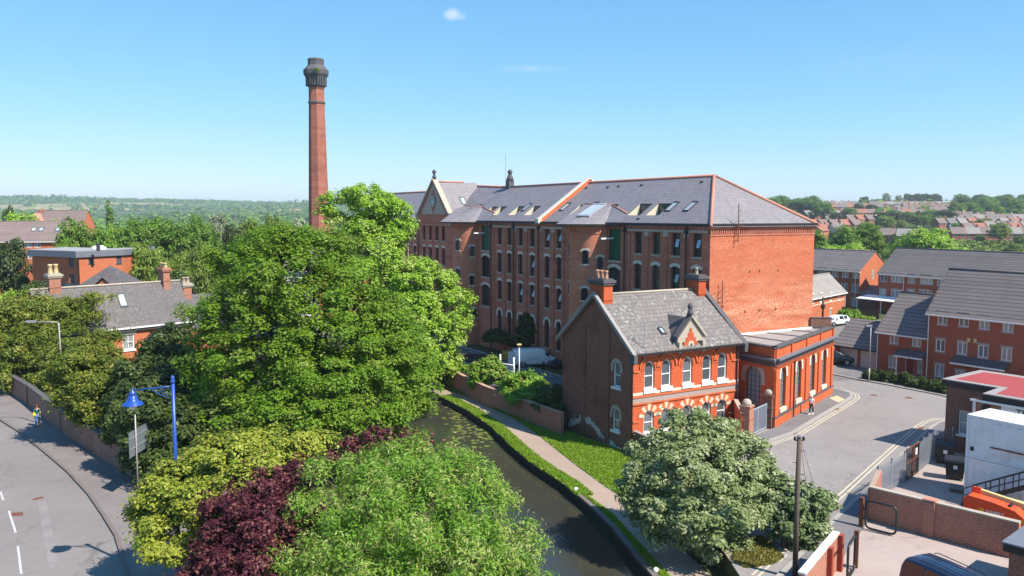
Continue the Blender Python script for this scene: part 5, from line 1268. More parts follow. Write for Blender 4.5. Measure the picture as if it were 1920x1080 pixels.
MB().wall((xw + 16, Dn), (-1, 0), [(0, -.1), (xw + 16, -.1), (xw + 16, rz1 - .4), (0, rz1 - .4)]).build('rear_wall', M['brick_brown'], red)
pl = [(-.25, 0), (Lx - .25, 0), (jx - .25, jy), (xw + 16, jy), (xw + 16, Dn), (-.25, Dn)]
MB().prism(pl, rz1 - .42, rz1 - .02).build('fascia', M['dark'], red)
MB().prism(pl, rz1 - .02, rz1 + .05).build('roof_edge', M['felt'], red)
ins = [(.35, .55), (Lx + .15, .55), (jx + .35, jy + .55), (xw + 15.5, jy + .55), (xw + 15.5, Dn - .75), (.35, Dn - .75)]
MB().sheet(ins, rz1 + .056).build('roof', M['red_felt'], red)
MB().box(xw - .25, xw + 15, yj - .36, yj - .28, rz1 - .56, rz1 - .43).build('gutter', M['white'], red)
MB().tube([(xw - .05, yj - .12, 0), (xw - .05, yj - .12, rz1 - .5)], .1, 6).build('downpipe', M['white'], red)
sx, sz = F.front(1877, 768, yj - .05); sg = MB().box(sx, sx + 4.2, yj - .07, yj, sz - .45, sz + .45).build('signboard', M['sign_white'], red)
def text(s, size, m, par, loc, rot, bold=0.0, name='lettering', al='LEFT'):
    c = bpy.data.curves.new(name, 'FONT'); c.body = s; c.size = size; c.extrude = .008; c.align_x = al; c.offset = bold; c.materials.append(m)
    o = bpy.data.objects.new(name, c); COL.objects.link(o); bpy.context.view_layer.update(); me = bpy.data.meshes.new_from_object(o.evaluated_get(bpy.context.evaluated_depsgraph_get())); bpy.data.objects.remove(o)
    o = bpy.data.objects.new(name, me); COL.objects.link(o); o.parent = par; o.location = loc; o.rotation_euler = rot; return o
M['sign_green'] = flat('dark green lettering', (.02, .09, .06), .5)
text('Thomas  T', .62, M['sign_green'], sg, (sx + .9, yj - .075, sz - .22), (math.pi / 2, 0, 0), .01)
MB().box(xw + .5, xw + .9, yj - .35, yj, rz1 - 1.05, rz1 - .75).build('flood_lamp', M['dark'], red)
# containers
cz_ = 5.1; c0, c1, c2 = Vector(G(1816, 776.7, cz_)), Vector(G(1920, 797, cz_)), Vector(G(1859, 764, cz_))
e1 = (c1 - c0).normalized(); azc = math.degrees(math.atan2(e1.x, e1.y)); F = Fr(*c0, azc); CW = 2.6
def cont(label, z0, z1, rm, door):
    b = thing('shipping_container', label, 'container', (c0.x, c0.y, z0), F.rz, 'white containers stacked in the yard'); h = z1 - z0; Lc = 7.2
    def corr(mb, p, d, n, L0):
        d = Vector(d); n = Vector(n); k_ = int(L0 / .14); P = []
        for i in range(k_ + 1): q = Vector(p) + d * (L0 * i / k_) + n * (.02 if (i // 2) % 2 else -.012); P.append(q)
        o_ = len(mb.v); mb.v += [(q.x, q.y, z) for z in (.1, h - .1) for q in P]; n_ = len(P); mb.f += [(o_ + i, o_ + i + 1, o_ + n_ + i + 1, o_ + n_ + i) for i in range(n_ - 1)]
    m = MB(); corr(m, (0, 0), (1, 0), (0, -1), Lc); corr(m, (0, CW), (0, -1), (-1, 0), CW); corr(m, (Lc, 0), (0, 1), (1, 0), CW); corr(m, (Lc, CW), (-1, 0), (0, 1), Lc); m.build('side_walls', M['container'], b)
    f = MB()
    for z in (0, h - .12):
        f.box(-.05, Lc + .05, -.05, .06, z, z + .12); f.box(-.05, Lc + .05, CW - .06, CW + .05, z, z + .12); f.box(-.05, .06, .06, CW - .06, z, z + .12); f.box(Lc - .06, Lc + .05, .06, CW - .06, z, z + .12)
    for x in (-.05, Lc - .07):
        for y in (-.05, CW - .07): f.box(x, x + .12, y, y + .12, .12, h - .12)
    f.build('frame', M['container'], b); MB().box(.06, Lc - .06, .06, CW - .06, h - .06, h - .015).build('roof', rm, b)
    if door:
        x, z = F.front(1858, 822); MB().box(1.4, 3.6, -.045, -.02, .95, 2.25).build('shutter_panel', M['container'], b); MB().box(1.35, 3.65, -.06, -.03, .82, .90).build('rail', M['rust'], b); MB().box(.22, .42, -.07, -.025, .42, .66).build('lock_box', M['dark'], b)
    return b
cont('white shipping container at the bottom of the stack behind the bins', .0, 2.52, M['container'], False)
cont('white shipping container with rust streaked roof on top of the stack', 2.55, 5.1, M['container_roof'], True)
# steel stair in front of the containers
p0, p1 = F.front(1827, 925, -1.1), F.front(1925, 868, -1.1)
ss = thing('steel_stair', 'black steel stair with handrail against the white containers', 'stair', (c0.x, c0.y, 0), F.rz)
x0, z0 = .6, .0; sl_ = .56; x1 = 5.2
for y in (-1.55, -.55):
    MB().extr([(x0, y, z0), (x1, y, z0 + (x1 - x0) * sl_), (x1, y, z0 + (x1 - x0) * sl_ + .22), (x0, y, z0 + .22)], (0, .05, 0)).build('stringer', M['black_metal'], ss)
    MB().tube([(x0 + .1, y, z0 + 1.05), (x1, y, z0 + 1.0 + (x1 - x0) * sl_)], .035, 6).tube([(x0 + .1, y, z0 + .65), (x1, y, z0 + .6 + (x1 - x0) * sl_)], .02, 5).build('handrail', M['black_metal'], ss)
    for i in range(7): x = x0 + .1 + i * .74; MB().box(x - .025, x + .025, y + .002, y + .048, z0 + (x - x0) * sl_ + .1, z0 + (x - x0) * sl_ + 1.02).build('baluster', M['black_metal'], ss)
tr_ = MB()
for i in range(12): x = x0 + .15 + i * .38; tr_.box(x, x + .3, -1.5, -.55, z0 + (x - x0) * sl_ + .12, z0 + (x - x0) * sl_ + .16)
tr_.build('treads', M['black_metal'], ss)
# bins
def binn(lab, p, rz, w=1.15, h=1.25, d=.95):
    t_ = thing('waste_bin', lab, 'bin', (*p, 0), rz, 'black bins beside the containers'); m = MB()
    a, b = .84, 1.0
    m.add([(-w / 2 * a, -d / 2 * a, .15), (w / 2 * a, -d / 2 * a, .15), (w / 2 * a, d / 2 * a, .15), (-w / 2 * a, d / 2 * a, .15), (-w / 2, -d / 2, h), (w / 2, -d / 2, h), (w / 2, d / 2, h), (-w / 2, d / 2, h)], [(3, 2, 1, 0), (4, 5, 6, 7), (0, 1, 5, 4), (1, 2, 6, 5), (2, 3, 7, 6), (3, 0, 4, 7)]); m.box(-w / 2 - .05, w / 2 + .05, -d / 2 - .05, d / 2 + .05, h - .09, h - .001); m.build('body', M['bin'], t_)
    MB().extr([(-w / 2 - .04, -d / 2 - .04, h), (-w / 2 - .04, d / 2 + .04, h), (-w / 2 - .04, d / 2, h + .16), (-w / 2 - .04, 0, h + .22), (-w / 2 - .04, -d / 2, h + .1)], (w + .08, 0, 0)).build('lid', M['bin'], t_)
    for x in (-w * .36, w * .36):
        for y in (-d * .34, d * .34): MB().tube([(x - .03, y, .085), (x + .03, y, .085)], .085, 10).build('wheel', M['rubber'], t_)
    MB().box(-.1, .14, -d / 2 - .012, -d / 2 + .06, h * .62, h * .8).build('label', M['white'], t_); return t_
binn('black four wheeled waste bin standing nearest the container corner', Vector(G(1790, 898)), R(-30)); binn('black waste bin beside the brick hall wall, behind the front bin', Vector(G(1772, 868)), R(-32)); binn('black waste bin farthest back by the palisade fence', Vector(G(1762, 856)), R(-20), .9, 1.1, .8)
t_ = thing('pallet_stack', 'small stack of grey wooden pallets at the container foot', 'pallets', (*G(1797, 921), 0), R(-30))
for i in range(2):
    for j in range(5): MB().box(-.5, .5, -.45 + j * .2, -.33 + j * .2, .14 * i + .09, .14 * i + .12).build('board', M['fence_wood'], t_)
    MB().box(-.5, -.4, -.45, .47, .14 * i, .14 * i + .088).box(.4, .5, -.45, .47, .14 * i, .14 * i + .088).build('bearer', M['fence_wood'], t_)
# palisade fence, mesh gate
def palis(name, label, a, b, h, cat, m, posts=3, pale=.15, rust=False):
    a, b = Vector(a), Vector(b); d = b - a; Lf = d.length; t_ = thing(name, label, cat, (*a, 0), math.atan2(d.y, d.x))
    pm = MB(); n_ = int(Lf / pale)
    for i in range(n_): x = (i + .5) * Lf / n_; pm.extr([(x - .035, -.02, .12), (x + .035, -.02, .12), (x + .035, -.02, h - .08), (x, -.02, h), (x - .035, -.02, h - .08)], (0, .012, 0))
    pm.build('pales', m, t_)
    for z in (.35, h - .35): MB().box(0, Lf, -.006, .04, z - .03, z + .03).build('rail', m, t_)
    for i in range(posts): x = Lf * i / (posts - 1); MB().box(x - .05, x + .05, .042, .14, -.05, h + .03).build('post', m, t_)
    return t_
K = [Vector(p) for p in ((21.95, 48.5), (25.0, 51.6), (26.75, 53.5), (29.35, 56.5))]
palis('palisade_fence', 'grey steel palisade fence along the pavement, nearer run by the brick wall', K[0], K[1], 2.0, 'fence', M['galv'], 3)
palis('palisade_fence', 'grey steel palisade fence along the pavement, far run ending at the brick hall', K[2], K[3], 2.1, 'fence', M['galv'], 4)
palis('palisade_fence', 'short pale palisade panel between the fence end and the brick hall corner', K[3] + Vector((.1, .1)), Vector((31.0, 57.2)), 2.1, 'fence', M['galv'], 2, .26)
gp_ = K[1].lerp(K[2], .5); gg = thing('mesh_gate', 'rusty brown steel mesh gate with a white notice in the palisade fence', 'gate', (*K[1], 0), math.atan2((K[2] - K[1]).y, (K[2] - K[1]).x)); gl = (K[2] - K[1]).length
f = MB()
for x in (.06, gl * .48, gl * .54, gl - .06): f.box(x - .035, x + .035, -.035, .035, .06, 2.15)
for z in (.1, 1.2, 2.12): f.box(.05, gl - .05, -.03, .03, z - .03, z + .03)
f.build('frame', M['rust'], gg); f = MB()
for i in range(22): x = .1 + (gl - .2) * i / 21; f.box(x - .008, x + .008, -.008, .008, .1, 2.1)
for i in range(16): f.box(.1, gl - .1, -.006, .006, .14 + i * .125, .152 + i * .125)
f.build('mesh', M['black_metal'], gg); MB().box(gl * .66, gl * .80, -.05, -.037, 1.4, 1.85).build('notice', M['white'], gg)
# yard wall with pier, hut corner
yw = MB(); yw.obox(WALLA, WALLC + (WALLC - WALLB).normalized() * 1.0, .30, -.1, 1.85); y_ = yw.build('yard_wall', M['brick_wall']); tag(y_, 'long red brown brick yard wall in front of the orange machine', 'wall')
MB().obox(WALLA, WALLC + (WALLC - WALLB).normalized() * 1.0, .36, 1.85, 1.93).build('coping', M['stone'], y_); d = (WALLC - WALLA).normalized(); n = Vector((d.y, -d.x)); c = Vector(G(1742, 1005)) 
MB().obox(c - d * .28 + n * -.0, c + d * .28 + n * -.0, .46, -.05, 1.84).build('pier', M['brick_wall'], y_); MB().obox(c - d * .32, c + d * .32, .52, 1.94, 2.02).build('pier_cap', M['ridge'], y_)
MB().obox(WALLA - d * .0, WALLA + (K[0] - WALLA) * .98, .28, -.1, 1.8).build('return_wall', M['brick_wall'], y_)
MB().box(-.02, .28, -.01, .03, .9, 1.5)
# brick hut at the bottom right corner
h0_ = Vector(G(1884, 1016, 2.6)); h1_ = Vector(G(1925, 985, 2.6)); hd = Vector((.77, .64)); hn = Vector((.66, -.75))
hut = thing('brick_hut', 'dark brick flat roofed hut cut by the bottom right corner', 'hut', (*h0_, 0), math.atan2(hn.y, hn.x))
MB().box(.15, 5, .15, 4, -.1, 2.2).build('wall', M['brick_brown'], hut); MB().box(-.05, 5.1, -.05, 4.1, 2.2, 2.55).build('fascia', M['black_metal'], hut); MB().box(-.1, 5.15, -.1, 4.15, 2.55, 2.62).build('roof', M['lead'], hut)
# whitewashed wall and hoop gates, telegraph pole
wa, wb = Vector((15.55, 38.7)), Vector((12.3, 34.1)); 
w_ = MB().obox(wa, wb, .28, -.1, 1.75).build('street_wall', M['brick_wall']); tag(w_, 'orange brick wall with white coping at the bottom edge of the photo', 'wall'); MB().obox(wa, wb, .33, 1.75, 1.84).build('coping', M['white'], w_)
d = (wb - wa).normalized(); n = Vector((-d.y, d.x))
for t in (.15, 2.0): c = wa + d * t + n * .22; MB().obox(c - d * .16, c + d * .16, .3, -.05, 1.78).build('pier', M['red_paint'], w_)
def hoop(label, p, ang, wd, h, r=.06):
    t_ = thing('hoop_gate', label, 'gate', (*p, 0), ang, 'black tubular hoop gates'); c = .28; pts = []
    for cx, cz2, a0 in ((wd - c, .1 + c, -90), (wd - c, h - c, 0), (c, h - c, 90), (c, .1 + c, 180)):
        for k_ in range(5): a = R(a0 + 90 * k_ / 4); pts.append((cx + c * math.cos(a), 0, cz2 + c * math.sin(a)))
    MB().tube(pts + [pts[0]], r, 8, False).build('hoop', M['black_metal'], t_, True); MB().box(-.32, -.12, -.1, .1, -.05, h + .1).build('post', M['rust'], t_)
    for z in (.6, h - .5): MB().box(-.14, .02, -.04, .04, z - .05, z + .05).build('hinge', M['black_metal'], t_)
    return t_
pA = Vector(G(1622, 992)); dA = Vector(G(1683, 1008)) - pA; hoop('black tubular hoop gate standing open against the brick yard wall', pA, math.atan2(dA.y, dA.x), dA.length - .1, 1.62)
pA = Vector((16.45, 38.6)); hoop('black tubular hoop gate standing open by the white topped wall', pA, math.atan2(-1.1, -.72), 1.7, 1.75)
pl_ = thing('telegraph_pole', 'tall brown wooden telegraph pole in front of the street', 'pole', (13.25, 37.6, 0))
MB().tube([(0, 0, -.3), (-.02, 0, 3.5), (0, 0, 6.75)], [.135, .115, .10], 10).build('shaft', M['pole_wood'], pl_, True); MB().lathe([(.135, 6.75), (.13, 6.80), (.02, 6.86)], 0, 0, 8).build('cap', M['lead'], pl_)
for i in range(5): MB().tube([(-.28 if i % 2 else .0, 0, 3.9 + i * .55), (.0 if i % 2 else .28, 0, 3.9 + i * .55)], .018, 5).build('step', M['black_metal'], pl_)
for s_ in (-1, 1): MB().lathe([(.05, 6.6), (.07, 6.7), (.03, 6.78)], s_ * .2, 0, 8).build('insulator', M['dark'], pl_); MB().box(min(0, s_ * .2), max(0, s_ * .2), -.02, .02, 6.57, 6.61).build('bracket', M['black_metal'], pl_)
for i, (e, lb) in enumerate((((16.0, 39.2, .1), 'thin wire from the pole top to the ground by the hoop gate, right hand one'), ((15.1, 40.5, 1.6), 'thin wire from the pole top dropping over the road, left hand one'))):
    a = Vector((13.27, 37.6, 6.75)); e = Vector(e); pts = [a.lerp(e, t / 8) - Vector((0, 0, .25 * math.sin(math.pi * t / 8))) for t in range(9)]; tag(MB().tube(pts, .010, 4).build('stay_wire', M['black_metal']), lb, 'wire', 'wires from the telegraph pole')
# tall thin street lamp by the hedge
x, y = G(1629, 716); lp_ = thing('street_lamp', 'slim grey street lamp beside the hedge of the estate', 'street lamp', (x, y, 0)); MB().tube([(0, 0, 0), (0, 0, 1.4)], .09, 8).tube([(0, 0, 1.4), (0, 0, 5.7)], .05, 8).build('post', M['grey_pole'], lp_, True); MB().box(-.5, .1, -.1, .1, 5.68, 5.82).build('lantern', M['grey_pole'], lp_)
x, y = G(1542, 610); lp_ = thing('sign_post', 'dark post with round fittings in front of the orange brick house', 'post', (x, y, 0)); MB().tube([(0, 0, 0), (0, 0, 4.3)], .16, 8).build('post', M['dark'], lp_, True); MB().lathe([(.3, 2.6), (.36, 2.9), (.3, 3.2)], 0, 0, 8).build('fitting', M['dark'], lp_)
# ------------------------------------------------------------------ old house and its neighbours, left
pL, pR_ = Vector(G(153, 618, 5.2)), Vector(G(352, 598, 5.2)); d = (pR_ - pL).normalized(); azo = math.degrees(math.atan2(d.x, d.y)); LO = (pR_ - pL).length
F = Fr(*(pL - d * 3.5), azo); Lo = LO + 4.0
Dz = 4.6; rzo = F.side(299, 530, Lo - 1.8)[1]
t1 = F.side(299, 530, Lo - 2.2); rzo, Dz = t1[1], t1[0]
ow = [(F.front(241, 640)[0], F.front(241, 655)[1], 1.25, 1.6, 'r'), (F.front(318, 629)[0], F.front(318, 640)[1], 1.2, 1.6, 'r')]
old = building('old_house', 'old brick house with dark slate roof and chimneys behind the park trees', 'house', F)
MB().wall((0, 0), (1, 0), [(0, -.2), (Lo, -.2), (Lo, 5.1), (0, 5.1)], ow, .15).build('front_wall', M['brick_lit'], old)
for o in ow: window(old, (0, 0), (1, 0), o, 'sash2', M['white'], M['glass_new'], .08, M['stone_pale'], .42, 0, M['white'], .2, .1)
gab = [(0, -.2), (2 * Dz, -.2), (2 * Dz, 5.1), (Dz, rzo - .1), (0, 5.1)]
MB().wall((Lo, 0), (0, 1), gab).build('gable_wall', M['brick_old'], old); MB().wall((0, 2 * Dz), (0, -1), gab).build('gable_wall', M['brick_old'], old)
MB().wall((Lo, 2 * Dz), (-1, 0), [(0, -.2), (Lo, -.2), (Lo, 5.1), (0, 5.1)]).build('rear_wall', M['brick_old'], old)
k = (rzo - 5.1) / Dz
MB().extr([(-.2, -.35, 5.1 - .35 * k + .1), (Lo + .2, -.35, 5.1 - .35 * k + .1), (Lo + .2, Dz, rzo + .1), (-.2, Dz, rzo + .1)], (0, 0, -.12)).extr([(-.2, Dz, rzo + .1), (Lo + .2, Dz, rzo + .1), (Lo + .2, 2 * Dz + .3, 5.1 - .3 * k), (-.2, 2 * Dz + .3, 5.1 - .3 * k)], (0, 0, -.12)).build('roof', M['slate_dark'], old)
MB().tube([(-.2, Dz, rzo + .12), (Lo + .2, Dz, rzo + .12)], .12, 6).build('ridge_tiles', M['stone'], old, True); MB().box(-.2, Lo + .2, -.50, -.36, 4.82, 4.98).build('gutter', M['white'], old)
s_, z_ = F.front(229, 573, 1.5); rooflight(old, F.front(227.5, 573, 2.0)[0], 1.55, .85, 1.25, lambda s, t, off=0: (s, t * .78, 5.2 + t * .78 * k + off + .02))
stack(old, F.front(101, 540, Dz)[0], Dz, 1.1, .8, rzo - 1.2, F.front(101, 521, Dz)[1], M['brick_wall'], M['pot_buff'], 2, 'stone', 'x', .95, .22)
stack(old, F.front(308, 530, Dz)[0], Dz, .75, 1.2, rzo - 1.2, F.front(308, 506, Dz)[1] - .2, M['brick_wall'], M['pot_buff'], 3, 'brick_wall', 'y', .55, .2)
FE = Fr(*F.w(Lo + .25, 1.2), azo)
ext = building('house_extension', 'lower slate roofed wing with its own chimney at the right end of the old house', 'house', FE); Le, De, ee = 4.6, 3.0, 4.2; re_ = FE.front(370, 551, De)[1]
MB().wall((0, 0), (1, 0), [(0, -.2), (Le, -.2), (Le, ee), (0, ee)]).build('front_wall', M['brick_lit'], ext); gab = [(0, -.2), (2 * De, -.2), (2 * De, ee), (De, re_ - .1), (0, ee)]; MB().wall((Le, 0), (0, 1), gab).build('gable_wall', M['brick_old'], ext)
MB().extr([(0, -.3, ee - .2), (Le + .15, -.3, ee - .2), (Le + .15, De, re_), (0, De, re_)], (0, 0, -.12)).extr([(0, De, re_), (Le + .15, De, re_), (Le + .15, 2 * De + .3, ee - .2), (0, 2 * De + .3, ee - .2)], (0, 0, -.12)).build('roof', M['slate_dark'], ext)
stack(ext, FE.front(348.5, 550, De)[0], De, 1.0, .9, re_ - 1.2, FE.front(348, 538, De)[1], M['brick_wall'], M['stone'], 2, 'stone', 'x', .7, .22)
# modern flat roofed block with angled plan
Ym = 122.0
q = [at(60, 478, Ym + 2), at(147, 481.5, Ym - 3), at(234, 475, Ym + 4)]; zr = sum(p.z for p in q) / 3
bm = thing('apartment_block', 'modern orange brick block with angled grey flat roof behind the old house', 'apartments', (q[1].x, q[1].y, 0)); o0 = q[1]
P = [Vector((p.x - o0.x, p.y - o0.y)) for p in q]; bk = Vector((0.5, 9)); zt_ = o0.z - .1
def fpx(a, b, u, v):
    fr_ = Fr(o0.x + a.x, o0.y + a.y, math.degrees(math.atan2((b - a).x, (b - a).y))); return fr_.front(u, v)
d1, d2 = (P[1] - P[0]), (P[2] - P[1])
o1_ = [(fpx(P[0], P[1], 134, 491)[0], fpx(P[0], P[1], 134, 500)[1], 1.1, 1.35, 'r'), (fpx(P[0], P[1], 135, 525)[0], fpx(P[0], P[1], 135, 531)[1], 1.1, 1.35, 'r')]
o2_ = [(fpx(P[1], P[2], 171, 489)[0], fpx(P[1], P[2], 171, 495)[1], .9, .9, 'r'), (fpx(P[1], P[2], 223, 486)[0], fpx(P[1], P[2], 223, 495)[1], .9, 1.35, 'r')]
n1 = d1.normalized(); ins1 = P[0] + n1 * 1.2
for a, dd_, L_, oo in ((P[0], d1, d1.length, o1_), (P[1], d2, d2.length, o2_)):
    MB().wall(a, dd_, [(0, -.2), (L_ - .4 * (a is P[1]), -.2), (L_ - .4 * (a is P[1]), zt_), (0, zt_)], oo, .15).build('front_wall', M['brick_lit'], bm)
    for o in oo: window(bm, a, dd_, o, 'dark', M['frame_dark'], M['glass_house'], .08, None, .2, 0, M['frame_dark'], .08, .05)
    MB().obox(a, a + dd_, .10, zt_ - 4.3, zt_ - 3.8).build('grey_band', M['lead'], bm)
MB().wall(P[0] + bk, -bk, [(0, -.2), (bk.length, -.2), (bk.length, zt_), (0, zt_)]).build('side_wall', M['brick_new'], bm); MB().wall(P[2] - d2.normalized() * .4, bk, [(0, -.2), (bk.length, -.2), (bk.length, zt_), (0, zt_)]).build('side_wall', M['brick_lit'], bm)
ov_ = Vector((0, -.7)); fo = [P[0] + ov_ - n1 * .5, P[1] + ov_, P[2] + ov_ + d2.normalized() * .3, P[2] + bk + d2.normalized() * .3, P[1] + bk, P[0] + bk - n1 * .5]
MB().prism(fo, zt_, zt_ + .85).build('fascia', M['lead'], bm); MB().prism([p * .995 for p in fo], zt_ + .852, zt_ + .95).build('roof', flat('grey membrane roof', (.30, .29, .30), .8, var=.2), bm)
MB().lathe([(1.1, zt_ + .95), (1.05, zt_ + 1.2), (.7, zt_ + 1.5), (.1, zt_ + 1.6)], .9, 4.2, 14).build('roof_dome', M['white'], bm, True)
MB().tube([(0, -.12, 0), (0, -.12, zt_)], .12, 6).build('downpipe', M['dark'], bm)
MB().box(2.3, 2.7, .6, 1.0, zt_ + .9, zt_ + 2.0).build('vent', M['frame_dark'], bm)
# pyramid slate roof in front of it
Yp = 108.0; a0, a1, a2 = at(140, 536, Yp), at(183, 497, Yp + 3), at(236, 533, Yp)
pr_ = thing('pyramid_roof_house', 'small house with pointed slate pyramid roof between the old house and the modern block', 'house', ((a0.x + a2.x) / 2, Yp, 0)); hw = (a2.x - a0.x) / 2; zb = a0.z - .2; zt2 = a1.z
MB().prism([(-hw + .3, -.0), (hw - .3, -.0), (hw - .3, 2 * hw - .6), (-hw + .3, 2 * hw - .6)], -.1, zb).build('wall', M['brick_lit'], pr_)
MB().add([(-hw, -.3, zb - .1), (hw, -.3, zb - .1), (hw, 2 * hw - .3, zb - .1), (-hw, 2 * hw - .3, zb - .1), (0, hw - .3, zt2)], [(0, 1, 4), (1, 2, 4), (2, 3, 4), (3, 0, 4), (3, 2, 1, 0)]).build('roof', M['slate_dark'], pr_)
gx_ = at(197, 530, Yp).x - pr_.location.x; MB().extr([(gx_ - 1.5, -.5, zb - .3), (gx_ + 1.5, -.5, zb - .3), (gx_, -.5, zb + 1.1)], (0, 1.5, 0)).build('gablet', M['brick_lit'], pr_); MB().extr([(gx_ - 1.7, -.7, zb - .2), (gx_, -.7, zb + 1.3), (gx_, 2.2, zb + 1.3), (gx_ - 1.7, 1, zb - .2)], (0, 0, .1)).extr([(gx_ + 1.7, -.7, zb - .2), (gx_, -.7, zb + 1.3), (gx_, 2.2, zb + 1.3), (gx_ + 1.7, 1, zb - .2)], (0, 0, .1)).build('gablet_roof', M['slate_dark'], pr_)
# far left block with rooflights
Yf = 160.0; a, b = at(-60, 452, Yf), at(117, 452, Yf + 3); F = Fr(a.x, a.y, math.degrees(math.atan2(b.x - a.x, b.y - a.y))); Lf = (b - a).length; evf = a.z; rgf = at(60, 416, Yf + 5).z
wf = [(F.front(53, 460)[0], F.front(53, 464)[1], 1.4, 1.1, 'upvc'), (F.front(53, 479)[0], F.front(53, 485)[1], 1.4, 1.2, 'upvc'), (F.front(70, 460)[0], F.front(70, 464)[1], 1.2, 1.1, 'upvc'), (F.front(30, 460)[0], F.front(30, 464)[1], 1.4, 1.1, 'upvc')]
bf = modern('apartment_block', 'long brick block with brown tiled roof and rooflights at the far left', F, Lf, 11, evf, rgf, 5.5, wf, M['brick_lit'], M['tile_far'], None, sillm=None, cat='apartments')
for u in (63, 77, 108): rooflight(bf, F.front(u, 436, 2.8)[0], 3.0, .9, 1.3, lambda s, t, off=0: (s, t * .83, evf + t * .83 * (rgf - evf) / 5.5 + .12 + off))
a = at(-15, 500, 150); F = Fr(a.x, a.y, 90); modern('house', 'small house with pale grey roof at the extreme left edge', F, 4.2, 5, a.z - .9, a.z + 3.2, 2.5, [], M['brick_lit'], M['tile_pale'], None, sillm=None)
a = at(55, 413, 260); F = Fr(a.x, a.y, 88); hb_ = modern('house', 'distant brown roofed house with red hipped gable and chimney on the left', F, 16, 9, a.z - 2, a.z + 3.0, 4.5, [], M['brick_lit'], M['tile_far'], None, sillm=None)
c = at(74, 402, 263); stack(hb_, F.l(c.x, c.y)[0], 4.5, 1.6, 1.0, a.z + 1, c.z + .6, M['brick_lit'], M['pot'], 2, 'brick_lit')
x = F.l(c.x, c.y)[0]; MB().extr([(x - 3.2, -.3, a.z - 1.6), (x + 3.2, -.3, a.z - 1.6), (x, -.3, a.z + 2.2)], (0, 4, 0)).build('red_gable', M['ridge'], hb_)
# building by the chimney, and the white walled one seen through the big tree
a = at(603, 470, 128); F = Fr(a.x - 1, a.y, 75); modern('boiler_house', 'brick boiler house with slate roof at the foot of the mill chimney', F, 12, 8, 9.6, 13.0, 4, [(2.5, 5.5, 1.2, 1.6, 'sash2'), (6, 5.5, 1.2, 1.6, 'sash2')], M['brick_lit'], M['slate_dark'], None, sillm='stone', cat='boiler house')
a = at(533, 500, 112); F = Fr(a.x, a.y, 80); modern('cottage', 'white rendered cottage with grey roof glimpsed through the big green tree', F, 4.2, 6, 9.6, 12.0, 3, [(2.1, 6.0, 1.1, 1.3, 'upvc')], M['white'], M['tile_pale'], None, sillm=None, cat='cottage')
# park wall along the footway with dark buttress piers
w_, cp_ = MB(), MB()
for a, b in zip(WR[:7], WR[1:8]): w_.obox(a, b, .36, -.1, 1.75); cp_.obox(a, b, .46, 1.75, 1.86)
pw = w_.build('park_wall', M['brick_park']); tag(pw, 'weathered brick boundary wall along the footway under the trees', 'wall'); cp_.build('coping', M['stone_dark'], pw)
for u, v in ((16, 736), (55, 760), (118, 811)):
    x, y = G(u, v); c = Vector((x, y)); dd_ = Vector((.64, -.77)); MB().obox(c - dd_ * .25 + Vector((.1, .1)), c + dd_ * .25 + Vector((.1, .1)), .62, -.05, 1.78).build('pier', M['blue_brick'], pw)
# blue lamp, grey lamp, road sign
x, y = G(338, 1101); bl = thing('street_lamp', 'royal blue street lamp with ornate bracket and bell shaped hanging lantern', 'street lamp', (x, y, 0)); hgt = CAMH - (707 - 401) / 1566 * y
MB().tube([(0, 0, 0), (0, 0, .9), (0, 0, 1.9)], .12, 10).build('base', M['blue_paint'], bl, True); MB().tube([(0, 0, 1.9), (0, 0, hgt - .35)], .082, 10).build('post', M['blue_paint'], bl, True)
MB().lathe([(.11, hgt - .35), (.12, hgt - .28), (.07, hgt - .22), (.09, hgt - .12), (.02, hgt)], 0, 0, 10).build('finial', M['blue_paint'], bl, True)
MB().lathe([(.13, 1.85), (.14, 1.92), (.10, 1.98)], 0, 0, 10).build('collar', M['lead'], bl, True)
hx_, hz = -1.82, hgt - .72; ar = MB().tube([(0, 0, hgt - .50), (hx_, 0, hz + .02)], .032, 8); ar = ar.build('arm', M['blue_paint'], bl, True)
sc_ = MB(); sc_.tube([(-.08, 0, hgt - 1.05)] + [(-.08 - 1.0 * t, 0, hgt - 1.05 + .48 * t ** 1.6) for t in (.2, .4, .6, .8, 1)], .016, 5); sc_.tube([(-.28 + .16 * math.cos(t * .6), 0, hgt - .74 + .16 * math.sin(t * .6)) for t in range(11)], .012, 5); sc_.tube([(-.62 + .10 * math.cos(t * .6), 0, hgt - .70 + .10 * math.sin(t * .6)) for t in range(11)], .010, 5); sc_.build('scroll', M['blue_paint'], ar)
ln_ = MB().lathe([(.03, hz + .12), (.05, hz + .02), (.16, hz - .08), (.17, hz - .14), (.13, hz - .18), (.20, hz - .24), (.22, hz - .38), (.26, hz - .44), (.46, hz - .60), (.48, hz - .63), (.44, hz - .64), (.2, hz - .60)], hx_, 0, 18).build('lantern', M['blue_paint'], bl, True)
MB().lathe([(.20, hz - .60), (.19, hz - .70), (.13, hz - .82), (.03, hz - .88)], hx_, 0, 14).build('glass_bowl', M['lamp_clear'], ln_, True)
x, y = G(115, 812); gl_ = thing('street_lamp', 'tall plain grey street lamp with flat arm in front of the park trees', 'street lamp', (x + .2, y + .2, 0)); hg = CAMH - (606 - 401) / 1566 * y
MB().tube([(0, 0, 0), (0, 0, 1.6)], .11, 8).build('base', M['grey_pole'], gl_, True); MB().tube([(0, 0, 1.6), (-.1, 0, hg - .1), (-.3, 0, hg)], [.075, .06, .055], 8).tube([(-.3, 0, hg), (-1.9, 0, hg + .02)], .045, 6).build('post', M['grey_pole'], gl_, True); MB().box(-2.6, -1.85, -.13, .13, hg - .03, hg + .11).build('lantern', M['grey_pole'], gl_)
